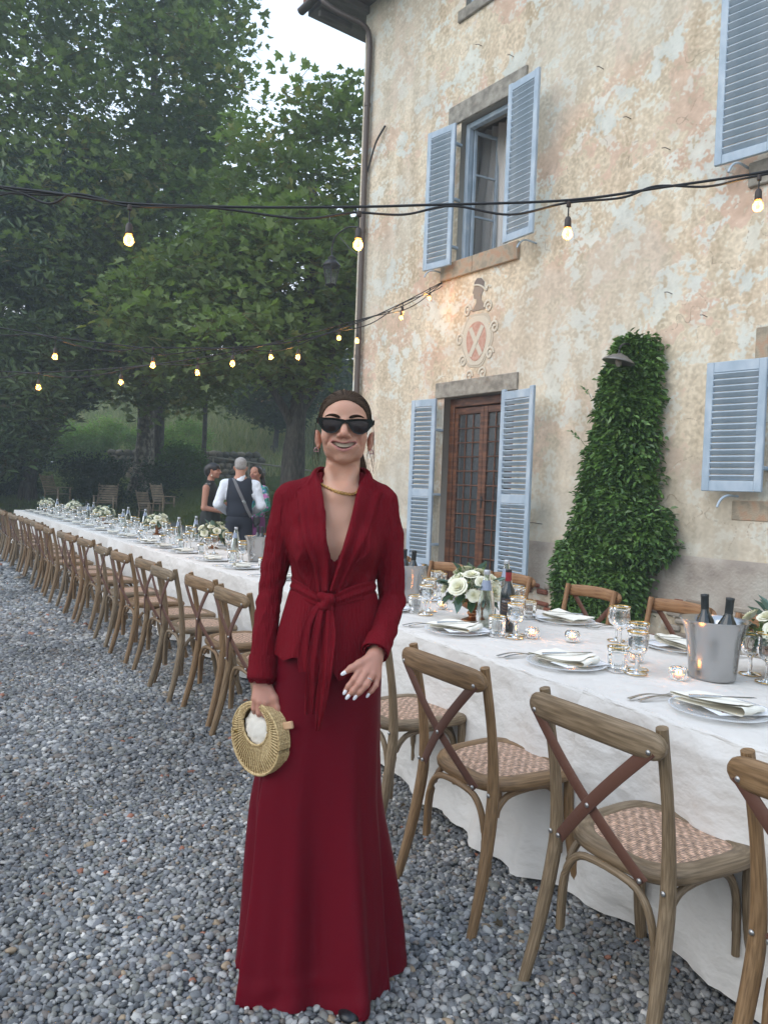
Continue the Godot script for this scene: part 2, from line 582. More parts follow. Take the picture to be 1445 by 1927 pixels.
# ---------------------------------------------------------------- the villa
const WX := 7.0
const WZ0 := -10.4
const WL := 8.2
const WH := 9.4
func wall_textures() -> Array:
	var w := 1100
	var h := 1260
	var n1 := noise(0.0062, 101, 5)
	var n2 := noise(0.0085, 102, 5)
	var n3 := noise(0.032, 103, 4)
	var n4 := noise(0.11, 104, 2)
	var n5 := noise(0.006, 105, 3)
	var warp := noise(0.02, 106, 3)
	var st1 := noise(0.02, 107, 3)
	var a1 := n1.get_image(w, h, false, false, false).get_data()
	var a2 := n2.get_image(w, h, false, false, false).get_data()
	var a3 := n3.get_image(w, h, false, false, false).get_data()
	var a4 := n4.get_image(w, h, false, false, false).get_data()
	var a5 := n5.get_image(w, h, false, false, false).get_data()
	var a6 := noise(0.016, 108, 5).get_image(w, h, false, false, false).get_data()
	var aw := warp.get_image(w, h, false, false, false).get_data()
	var a8 := noise(0.0022, 109, 2).get_image(w, h, false, false, false).get_data()
	var a9 := noise(0.0075, 110, 3).get_image(w, h, false, false, false).get_data()
	var sim := st1.get_image(w, h / 14, false, false, false)
	sim.resize(w, h, Image.INTERPOLATE_CUBIC)
	sim.convert(Image.FORMAT_L8)
	var a7 := sim.get_data()
	var o := PackedByteArray()
	o.resize(w * h * 3)
	var hb := PackedByteArray()
	hb.resize(w * h)
	var cream := Vector3(218, 203, 178)
	var cream2 := Vector3(212, 194, 168)
	var salmon := Vector3(207, 176, 155)
	var lime := Vector3(220, 221, 210)
	var greyb := Vector3(194, 189, 174)
	var aqua := Vector3(206, 211, 204)
	var dirt := Vector3(160, 150, 134)
	var i := 0
	for y in h:
		var yy := 1.0 - float(y) / h
		var low := clampf(1.0 - (yy - 0.06) / 0.30, 0.0, 1.0)      # the lower third is softer and greyer
		var up := 1.0 - low
		for x in w:
			var wv := aw[i] - 128
			var e3 := a3[i] - 128
			var e4 := a4[i] - 128
			var f1 := (a1[i] - 128) + 0.42 * e3 + 0.16 * e4 + 0.25 * (a7[i] - 128)
			var f2 := (a2[i] - 128) + 0.45 * e3 + 0.26 * e4 + 0.22 * wv
			var f6 := (a6[i] - 128) + 0.5 * e3 + 0.4 * e4
			var c := cream.lerp(cream2, clampf((a5[i] - 110) / 40.0, 0, 1))
			c += Vector3(1, 1, 1) * (0.13 * e3 + 0.16 * e4 + 0.20 * (a7[i] - 128))
			var ht := 150.0
			# worn salmon underlayer
			var k1 := clampf((f1 - 16.0) / (9.0 + 16.0 * low), 0.0, 1.0)
			k1 *= 0.22 + 0.34 * up + 0.22 * clampf((a8[i] - 128) / 40.0, -1.0, 1.0)
			c = c.lerp(salmon + Vector3(1, 1, 1) * (0.16 * e3 + 0.1 * wv), k1)
			ht -= 34.0 * k1
			# pale bare lime where paint has flaked
			var k2 := clampf((f2 - 35.0) / (8.0 + 16.0 * low), 0.0, 1.0)
			var tone := lime.lerp(aqua, clampf((a5[i] - 100) / 40.0, 0, 1))
			c = c.lerp(tone + Vector3(1, 1, 1) * (0.15 * e3), k2 * (0.42 + 0.40 * up))
			ht -= 46.0 * k2 * (0.4 + 0.6 * up)
			# thin cream crumbs along the edges of the flakes
			if f2 > 22.0 and f2 < 36.0 and e4 + 0.5 * e3 > 6: c = c.lerp(Vector3(232, 222, 200), 0.42 * up); ht += 26.0 * up
			if f1 > 6.0 and f1 < 17.0 and e4 > 14: c = c.lerp(Vector3(228, 212, 186), 0.38 * up); ht += 18.0 * up
			var k6 := clampf((f6 - 36.0) / 6.0, 0.0, 1.0)
			c = c.lerp(lime, 0.6 * k6)
			ht -= 20.0 * k6
			if low > 0.0:
				c = c.lerp(greyb + Vector3(1, 1, 1) * (0.25 * (a6[i] - 128) + 0.2 * (a7[i] - 128)), low * clampf(0.45 + 0.012 * (a5[i] - 128), 0.1, 0.8))
			# soft grey-blue weathering clouds
			c = c.lerp(aqua, clampf((a2[(i * 7 + 5000) % (w * h)] - 150) / 120.0, 0.0, 0.0))
			# long wandering cracks in some parts of the plaster
			var cr := absi(a9[i] - 128)
			if cr < 1 and a8[i] > 132: c = c.lerp(Vector3(128, 112, 96), 0.45); ht -= 50.0
			c = c.lerp(Vector3(200, 196, 184), clampf((118 - a8[i]) / 60.0, 0.0, 0.35))
			if f6 < -62.0: c = c.lerp(dirt, 0.15)
			o[i * 3] = clampi(int(c.x), 0, 255)
			o[i * 3 + 1] = clampi(int(c.y), 0, 255)
			o[i * 3 + 2] = clampi(int(c.z), 0, 255)
			hb[i] = clampi(int(ht + 0.45 * e3 + 0.35 * e4), 0, 255)
			i += 1
	var t := ImageTexture.create_from_image(Image.create_from_data(w, h, false, Image.FORMAT_RGB8, o))
	var b := ImageTexture.create_from_image(Image.create_from_data(w, h, false, Image.FORMAT_L8, hb))
	return [t, b]

func wall_quad(s: SurfaceTool, z0: float, z1: float, y0: float, y1: float) -> void:
	var p := [Vector3(WX, y0, z0), Vector3(WX, y1, z0), Vector3(WX, y1, z1), Vector3(WX, y0, z1)]
	for k in [0, 2, 1, 0, 3, 2]:
		s.set_uv(Vector2((p[k].z - WZ0) / WL, 1.0 - p[k].y / WH))
		s.add_vertex(p[k])

const HOLES := [[-8.10, -6.75, 0.26, 2.80], [-7.97, -6.98, 4.67, 6.57], [-7.98, -7.0, 8.12, 8.95], [-3.50, -2.50, 1.55, 2.75], [-3.50, -2.50, 4.67, 6.57]]

func shutter(v: Node3D, called_label: String, hinge: Vector3, free: Vector3, y0: float, y1: float, rails: Array, n_slats: Array, mesh_cache: Dictionary) -> Node3D:
	# a louvred leaf between two upright edges: local x from hinge to free edge, local z towards the viewer
	var d := free - hinge
	d.y = 0
	var w := d.length()
	var sh := Node3D.new()
	sh.name = "shutter"
	v.add_child(sh, true)
	sh.position = Vector3(hinge.x, y0, hinge.z)
	sh.rotation.y = atan2(-d.z, d.x)
	if called_label != "": sh.set_meta("label", called_label)
	var hh := y1 - y0
	var sw := 0.072
	var th := 0.042
	var s := st()
	for xx in [sw / 2, w - sw / 2]: box(s, Transform3D(Basis(), Vector3(xx, hh / 2, 0)), Vector3(sw, hh, th), 0.006)
	for r in rails: box(s, Transform3D(Basis(), Vector3(w / 2, r[0], 0.001)), Vector3(w - 2 * sw + 0.004, r[1], th - 0.006), 0.005)
	# thin cover strips round the louvres
	var f := obj("frame", s, M.blue, sh)
	for i in n_slats.size():
		var a: float = rails[i][0] + rails[i][1] / 2
		var b: float = rails[i + 1][0] - rails[i + 1][1] / 2
		var n: int = n_slats[i]
		var key := "%.3f" % w
		if not mesh_cache.has(key): mesh_cache[key] = boxm(Vector3(w - 2 * sw + 0.006, 0.017, 0.060), 0.004)
		for k in n:
			var yy := lerpf(a, b, (k + 0.5) / n)
			var side := 1.0 if d.z < 0.0 else -1.0
			put("slat", mesh_cache[key], M.blue, sh, Transform3D(Basis(Vector3.RIGHT, deg_to_rad(48.0) * side), Vector3(w / 2, yy, -0.002)))
	return sh

func make_villa() -> void:
	var wt := wall_textures()
	M.wall = mat(Color(1, 1, 1), 0.92, {"tex": wt[0], "bump": wt[1], "depth": 0.7, "spec": 0.2})
	M.reveal = mat(lin(150, 146, 136), 0.9, {"bump": M.speck, "depth": 0.2, "tri": Vector3(1, 1, 1)})
	var v := thing("villa", "old villa with peeling cream and salmon plaster and pale blue shutters", "house", Vector3.ZERO)
	# front wall with openings
	var zc := [WZ0, 16.0]
	var yc := [0.0, WH]
	for hq in HOLES:
		for q in [hq[0], hq[1]]:
			if not zc.has(q): zc.append(q)
		for q in [hq[2], hq[3]]:
			if not yc.has(q): yc.append(q)
	zc.sort()
	yc.sort()
	var s := st()
	for i in zc.size() - 1:
		for j in yc.size() - 1:
			var inside := false
			for hq in HOLES:
				if zc[i] >= hq[0] - 0.001 and zc[i + 1] <= hq[1] + 0.001 and yc[j] >= hq[2] - 0.001 and yc[j + 1] <= hq[3] + 0.001: inside = true
			if not inside: wall_quad(s, zc[i], zc[i + 1], yc[j], yc[j + 1])
	obj("wall", s, M.wall, v)
	# end wall, back and a closed top, so that the house keeps the light out
	s = st()
	for q in [[Vector3(7, 0, WZ0), Vector3(7, WH, WZ0), Vector3(18, WH, WZ0), Vector3(18, 0, WZ0)], [Vector3(18, 0, WZ0), Vector3(18, WH, WZ0), Vector3(18, WH, 16), Vector3(18, 0, 16)], [Vector3(18, 0, 16), Vector3(18, WH, 16), Vector3(7, WH, 16), Vector3(7, 0, 16)]]:
		for k in [0, 1, 2, 0, 2, 3]:
			s.set_uv(Vector2((q[k].x + q[k].z) / WL, 1.0 - q[k].y / WH))
			s.add_vertex(q[k])
	obj("end_wall", s, M.wall, v)
	# reveals and the rooms behind
	for n in HOLES.size():
		var hq: Array = HOLES[n]
		s = st()
		var dpt := 0.34
		var a := [Vector3(WX, hq[2], hq[0]), Vector3(WX, hq[3], hq[0]), Vector3(WX, hq[3], hq[1]), Vector3(WX, hq[2], hq[1])]
		for e in 4:
			var p: Vector3 = a[e]
			var q: Vector3 = a[(e + 1) % 4]
			var dd := Vector3(dpt, 0, 0)
			for k in [p, q, q + dd, p, q + dd, p + dd]: s.set_uv(Vector2(k.x + k.z, k.y)); s.add_vertex(k)
		obj("reveal", s, M.reveal, v)
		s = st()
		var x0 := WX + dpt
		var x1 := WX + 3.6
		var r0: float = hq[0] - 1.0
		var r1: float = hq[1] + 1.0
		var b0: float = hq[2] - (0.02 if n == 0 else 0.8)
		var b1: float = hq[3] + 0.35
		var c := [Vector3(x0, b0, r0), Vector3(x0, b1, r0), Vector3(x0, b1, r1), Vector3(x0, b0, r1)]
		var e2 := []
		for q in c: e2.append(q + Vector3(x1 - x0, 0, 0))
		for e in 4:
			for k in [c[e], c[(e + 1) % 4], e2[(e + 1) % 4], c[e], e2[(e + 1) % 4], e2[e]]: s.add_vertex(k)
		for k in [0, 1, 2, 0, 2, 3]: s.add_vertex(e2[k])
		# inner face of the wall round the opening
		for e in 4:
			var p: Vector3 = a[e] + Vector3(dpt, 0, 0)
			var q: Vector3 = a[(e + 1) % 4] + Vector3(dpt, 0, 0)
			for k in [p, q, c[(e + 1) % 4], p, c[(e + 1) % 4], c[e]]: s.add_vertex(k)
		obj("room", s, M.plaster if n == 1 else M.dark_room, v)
	# stone lintels and sills
	var stones := [["lintel", -8.27, -6.70, 2.80, 3.02, 0.03, M.stone], ["lintel", -8.22, -6.76, 6.572, 6.84, 0.03, M.stone], ["sill", -8.25, -7.60, 4.44, 4.668, 0.045, M.sill], ["sill", -7.597, -6.77, 4.44, 4.668, 0.045, M.sill], ["sill", -3.83, -2.2, 4.44, 4.668, 0.045, M.stone], ["lintel", -3.8, -2.2, 6.572, 6.84, 0.03, M.stone], ["sill", -8.1, -6.9, 7.96, 8.118, 0.04, M.stone], ["apron", -3.85, -2.2, 1.31, 1.50, 0.008, M.sill], ["lintel", -3.70, -2.3, 2.78, 3.12, 0.008, M.sill], ["doorstep", -8.3, -6.6, 0.0, 0.255, 0.35, M.stone], ["doorstep", -8.5, -6.4, 0.0, 0.13, 0.7, M.stone]]
	for q in stones:
		s = st()
		box(s, Transform3D(Basis(), Vector3(WX - q[5] / 2 + 0.06, (q[3] + q[4]) / 2, (q[1] + q[2]) / 2)), Vector3(q[5] + 0.12, q[4] - q[3], q[2] - q[1]), 0.008)
		obj(q[0], s, q[6], v)
	# plinth of rougher grey plaster, bricks bare at its foot
	s = st()
	var pn := noise(0.9, 71, 4)
	for seg in [[WZ0, -8.3], [-6.55, 16.0]]:
		var g := []
		for j in 17:
			var y := lerpf(0.30, 0.93, j / 16.0)
			var row := PackedVector3Array()
			var n := int((seg[1] - seg[0]) / 0.06)
			for i in n + 1:
				var z := lerpf(seg[0], seg[1], float(i) / n)
				var yy := y
				if j == 0: yy = 0.36 + 0.16 * pn.get_noise_2d(z * 2.0, 0.0) + 0.05 * pn.get_noise_2d(z * 9.0, 3.0)
				elif j < 5: yy = lerpf(0.36 + 0.16 * pn.get_noise_2d(z * 2.0, 0.0) + 0.05 * pn.get_noise_2d(z * 9.0, 3.0), lerpf(0.30, 0.93, 5 / 16.0), j / 5.0)
				row.append(Vector3(WX - 0.028 + (0.02 if j == 16 else 0.0), yy, z))
			g.append(row)
		surf(s, g, false, false, true, 0.05, 0.05)
	M.plinth = mat(Color(1, 1, 1), 0.92, {"tex": ramp_tex(512, 512, 0.008, 72, 5, 1.0, [[0.2, lin(142, 132, 122)], [0.5, lin(170, 160, 148)], [0.8, lin(182, 176, 164)]]), "tri": Vector3(0.4, 0.4, 0.4), "bump": M.speck, "depth": 0.5})
	obj("plinth", s, M.plinth, v)
	M.brick = mat(lin(150, 96, 76), 0.9, {"bump": M.speck, "depth": 0.4, "tri": Vector3(3, 3, 3)})
	M.brick2 = mat(lin(142, 130, 116), 0.9, {"bump": M.speck, "depth": 0.4, "tri": Vector3(3, 3, 3)})
	M.brick3 = mat(lin(166, 156, 142), 0.9, {"bump": M.speck, "depth": 0.4, "tri": Vector3(3, 3, 3)})
	var bm := [boxm(Vector3(0.05, 0.055, 0.23), 0.012), boxm(Vector3(0.06, 0.06, 0.16), 0.014), boxm(Vector3(0.055, 0.05, 0.20), 0.016)]
	for row in 7:
		var z := -6.4 + (0.12 if row % 2 else 0.0)
		while z < -2.4:
			var q := rng.randi() % 3
			if rng.randf() < 0.85: put("brick", bm[q], [M.brick, M.brick2, M.brick3, M.brick3][rng.randi() % 4], v, Transform3D(Basis.from_euler(Vector3(rng.randf_range(-0.08, 0.08), rng.randf_range(-0.06, 0.06), 0)), Vector3(WX - 0.012 + rng.randf_range(-0.01, 0.012), 0.05 + row * 0.07, z)))
			z += 0.25
	# roof and eaves
	s = st()
	var e := [Vector3(6.36, 9.26, -11.2), Vector3(19, 9.26, -11.2), Vector3(19, 9.26, 16.9), Vector3(6.36, 9.26, 16.9)]
	box(s, Transform3D(Basis(), Vector3(12.7, 9.33, 2.85)), Vector3(12.66, 0.10, 28.1), 0.01)
	obj("eaves_board", s, M.soffit, v)
	for k in 24:
		s = st()
		box(s, Transform3D(Basis(), Vector3(6.72, 9.22, -10.9 + k * 0.55)), Vector3(0.62, 0.11, 0.08), 0.008)
		obj("rafter_end", s, M.soffit, v)
	s = st()
	var ridge := Vector3(12.5, 12.6, 3.0)
	for q in [[e[0], e[3]], [e[3], e[2]], [e[2], e[1]], [e[1], e[0]]]:
		for p in [q[0] + Vector3(0, 0.13, 0), q[1] + Vector3(0, 0.13, 0), ridge]: s.set_uv(Vector2(p.x, p.z)); s.add_vertex(p)
	obj("roof", s, M.tile, v)
	# rows of round tiles at the eaves edge
	for k in 40:
		s = st()
		var pts := PackedVector3Array([Vector3(6.27, 9.42, -11.1 + k * 0.24), Vector3(6.8, 9.62, -11.1 + k * 0.24)])
		tube(s, pts, 0.085, 8)
		obj("roof_tile", s, M.tile, v)
	for k in 12:
		s = st()
		tube(s, PackedVector3Array([Vector3(6.5 + k * 0.24, 9.42, -11.28), Vector3(6.5 + k * 0.24, 9.6, -10.8)]), 0.085, 8)
		obj("roof_tile", s, M.tile, v)
	# gutter with a downpipe
	s = st()
	var gp := PackedVector2Array()
	for k in 9:
		var a := PI + PI * k / 8
		gp.append(Vector2(cos(a) * 0.075, sin(a) * 0.075))
	for k in 9:
		var a := TAU - PI * k / 8
		gp.append(Vector2(cos(a) * 0.068, sin(a) * 0.068))
	sweep(s, PackedVector3Array([Vector3(6.27, 9.36, -11.25), Vector3(6.27, 9.36, 16.9)]), gp)
	obj("gutter", s, M.pipe, v)
	s = st()
	tube(s, spline([Vector3(6.27, 9.30, -10.6), Vector3(6.29, 9.16, -10.55), Vector3(6.5, 9.0, -10.4), Vector3(6.8, 8.85, -10.2), Vector3(6.92, 8.65, -10.17), Vector3(6.925, 8.0, -10.17)], 5), 0.045, 12)
	tube(s, PackedVector3Array([Vector3(6.925, 8.0, -10.17), Vector3(6.925, 0.1, -10.17)]), 0.045, 12)
	for y in [7.6, 5.6, 3.6, 1.6]: tube(s, PackedVector3Array([Vector3(6.925, y, -10.17), Vector3(6.925, y + 0.05, -10.17)]), 0.053, 12)
	obj("downpipe", s, M.pipe, v)
	# shutters
	var mc := {}
	var door_r := [[0.05, 0.10], [1.02, 0.11], [2.28, 0.10]]
	shutter(v, "left leaf of the door shutters, swung open", Vector3(6.86, 0, -8.10), Vector3(6.80, 0, -8.56), 0.45, 2.78, door_r, [15, 17], mc)
	shutter(v, "right leaf of the door shutters, swung open", Vector3(6.75, 0, -6.72), Vector3(6.68, 0, -6.13), 0.41, 2.77, door_r, [15, 17], mc)
	var win_r := [[0.045, 0.09], [1.875, 0.09]]
	shutter(v, "left leaf of the upper window shutters", Vector3(6.87, 0, -7.93), Vector3(6.80, 0, -8.43), 4.59, 6.51, win_r, [24], mc)
	shutter(v, "right leaf of the upper window shutters", Vector3(6.72, 0, -6.79), Vector3(6.69, 0, -6.27), 4.57, 6.50, win_r, [24], mc)
	shutter(v, "", Vector3(6.86, 0, -3.50), Vector3(6.80, 0, -4.05), 1.58, 2.80, [[0.05, 0.10], [1.17, 0.10]], [17], mc)
	shutter(v, "", Vector3(6.86, 0, -3.53), Vector3(6.80, 0, -4.08), 4.67, 6.60, win_r, [24], mc)
	# hinges and stays
	for q in [[2.35, -8.12, 6.93], [1.45, -8.12, 6.93], [0.75, -8.12, 6.93], [6.25, -7.96, 6.93], [5.5, -7.96, 6.93], [4.85, -7.96, 6.93], [2.55, -3.52, 6.93], [1.8, -3.52, 6.93]]:
		s = st()
		box(s, Transform3D(Basis(), Vector3(q[2], q[0], q[1])), Vector3(0.15, 0.035, 0.05), 0.006)
		obj("hinge", s, M.blue, v)
	for q in [[1.52, -3.8], [4.55, -6.5], [4.55, -8.25], [4.62, -3.85]]:
		s = st()
		tube(s, spline([Vector3(7.0, q[0] + 0.02, q[1]), Vector3(6.82, q[0] + 0.02, q[1]), Vector3(6.74, q[0] - 0.02, q[1] - 0.02), Vector3(6.70, q[0] - 0.09, q[1] - 0.03)], 4), 0.012, 6)
		obj("shutter_stay", s, M.blue, v)
	make_door(v)
	make_windows(v)
	make_crest(v)
	# hooks, nails and cracks
	for q in [[7.45, -7.62, 0.05], [7.05, -7.02, 0.04], [1.14, -6.2, 0.22], [6.8, -9.95, 0.0], [3.6, -4.6, 0.04], [5.6, -5.2, 0.05], [5.1, -4.7, 0.05], [6.3, -5.6, 0.03], [3.3, -4.2, 0.03]]:
		if q[2] == 0.0: continue
		s = st()
		tube(s, PackedVector3Array([Vector3(7.01, q[0], q[1]), Vector3(6.94, q[0] + 0.012, q[1] - q[2] * 0.4), Vector3(6.92, q[0] + 0.01, q[1] - q[2])]), 0.0045, 5)
		obj("nail", s, M.pipe, v)
	s = st()
	tube(s, spline([Vector3(6.97, 7.15, -9.72), Vector3(6.93, 6.98, -9.86), Vector3(6.93, 6.86, -9.95), Vector3(6.94, 6.7, -10.05), Vector3(6.96, 6.45, -10.22)], 4), 0.016, 6)
	obj("cable_bracket", s, M.iron, v)

func make_door(v: Node3D) -> void:
	var d := Node3D.new()
	d.name = "door"
	v.add_child(d)
	d.position = Vector3(WX + 0.16, 0.27, -7.425)
	d.set_meta("label", "brown wooden glazed double door with many small panes")
	# local: z along the wall, y up, x into the house
	var hw := 0.672
	var hh := 2.525
	var s := st()
	for q in [-1, 1]: box(s, Transform3D(Basis(), Vector3(0, hh / 2, q * (hw - 0.045))), Vector3(0.10, hh, 0.09), 0.008)
	box(s, Transform3D(Basis(), Vector3(0.001, hh - 0.06, 0)), Vector3(0.098, 0.118, 2 * hw - 0.182), 0.008)
	obj("door_frame", s, M.brown_wood, d)
	var pane := boxm(Vector3(0.004, 0.186, 0.138), 0.0)
	for leaf in [-1, 1]:
		s = st()
		var c: float = leaf * 0.29
		var lw := 0.575
		var lh := hh - 0.13
		for q in [-1, 1]: box(s, Transform3D(Basis(), Vector3(-0.01, lh / 2, c + q * (lw / 2 - 0.035))), Vector3(0.05, lh - 0.01, 0.07), 0.006)
		box(s, Transform3D(Basis(), Vector3(-0.009, lh - 0.05, c)), Vector3(0.046, 0.09, lw - 0.142), 0.006)
		box(s, Transform3D(Basis(), Vector3(-0.009, 0.075, c)), Vector3(0.046, 0.14, lw - 0.142), 0.006)
		obj("door_leaf", s, M.brown_wood, d)
		s = st()
		var a0 := 0.145
		var a1 := lh - 0.095
		var rows := 11
		for k in range(1, rows): box(s, Transform3D(Basis(), Vector3(-0.012, lerpf(a0, a1, float(k) / rows), c)), Vector3(0.026, 0.016, lw - 0.142), 0.004)
		for k in [1, 2]: box(s, Transform3D(Basis(), Vector3(-0.0125, (a0 + a1) / 2, c - (lw - 0.14) / 2 + (lw - 0.14) * k / 3.0)), Vector3(0.023, a1 - a0, 0.016), 0.004)
		obj("glazing_bar", s, M.brown_wood, d)
		for k in rows:
			for j in 3:
				put("pane", pane, M.glass, d, Transform3D(Basis(), Vector3(-0.006, lerpf(a0, a1, (k + 0.5) / rows), c - (lw - 0.14) / 2 + (lw - 0.14) * (j + 0.5) / 3.0)))
	s = st()
	box(s, Transform3D(Basis(), Vector3(-0.04, 1.1, 0.02)), Vector3(0.012, 0.16, 0.03), 0.003)
	tube(s, PackedVector3Array([Vector3(-0.045, 1.13, 0.02), Vector3(-0.09, 1.13, 0.02), Vector3(-0.09, 1.128, 0.12)]), 0.008, 6)
	obj("handle", s, M.iron, d)

func make_windows(v: Node3D) -> void:
	for q in [[-7.475, 4.675, 0.99, 1.89, true], [-3.0, 4.675, 1.0, 1.89, false], [-3.0, 1.555, 1.0, 1.19, false], [-7.49, 8.125, 0.98, 0.82, false]]:
		var w := Node3D.new()
		w.name = "window"
		v.add_child(w, true)
		w.position = Vector3(WX + 0.13, q[1], q[0])
		var hw: float = q[2] / 2
		var hh: float = q[3]
		var s := st()
		for k in [-1, 1]: box(s, Transform3D(Basis(), Vector3(0, hh / 2, k * (hw - 0.035))), Vector3(0.09, hh - 0.004, 0.068), 0.008)
		box(s, Transform3D(Basis(), Vector3(0.001, hh - 0.037, 0)), Vector3(0.086, 0.07, 2 * hw - 0.14), 0.008)
		box(s, Transform3D(Basis(), Vector3(0.001, 0.027, 0)), Vector3(0.086, 0.05, 2 * hw - 0.14), 0.008)
		obj("frame", s, M.blue, w)
		# casements opened inwards
		for k in [-1, 1]:
			var c := Node3D.new()
			c.name = "casement"
			w.add_child(c, true)
			c.position = Vector3(0.05, 0.05, k * (hw - 0.07))
			c.rotation.y = (deg_to_rad(80.0) if k < 0 else deg_to_rad(-78.0)) if q[4] else 0.0
			var cw := hw - 0.075
			s = st()
			var n := 3
			for e in [0.025, cw - 0.025]: box(s, Transform3D(Basis(), Vector3(0, (hh - 0.12) / 2, -k * e)), Vector3(0.036, hh - 0.125, 0.045), 0.005)
			for e in n + 1: box(s, Transform3D(Basis(), Vector3(0.001, lerpf(0.025, hh - 0.15, float(e) / n), -k * cw / 2)), Vector3(0.03, 0.045 if e % n == 0 else 0.026, cw - 0.095), 0.004)
			s.set_smooth_group(-1)
			obj("casement_frame", s, M.blue, c).position = Vector3.ZERO
		for k in [-1, 1]:
			var cs: Node3D = w.get_child(1 if k < 0 else 2)
			var cw := hw - 0.075
			var p := MeshInstance3D.new()
			p.name = "pane"
			p.mesh = boxm(Vector3(0.004, hh - 0.17, cw - 0.09), 0.0)
			p.material_override = M.glass
			p.position = Vector3(0.003, (hh - 0.125) / 2, -k * cw / 2)
			cs.add_child(p)
		if q[4]:
			# curtains gathered inside
			s = st()
			var g := []
			for i in 16:
				var t0 := i / 15.0
				var row := PackedVector3Array()
				for j in 48:
					var t := j / 47.0
					var zz: float = lerpf(0.05, lerpf(-0.70, -0.96, t0) + 0.02 * sin(i * 0.7), t)
					row.append(Vector3(0.46 + 0.035 * sin(t * 34.0) + 0.012 * sin(t * 81.0 + i * 0.3), hh + 0.12 - (hh + 0.4) * t0, zz))
				g.append(row)
			surf(s, g)
			obj("curtain", s, M.curtain, w)
		else:
			s = st()
			var g := []
			for i in 4:
				var row := PackedVector3Array()
				for j in 30: row.append(Vector3(0.25 + 0.02 * sin(j * 1.6), hh * i / 3.0, lerpf(-hw + 0.05, hw - 0.05, j / 29.0)))
				g.append(row)
			surf(s, g)
			obj("curtain", s, M.curtain, w)

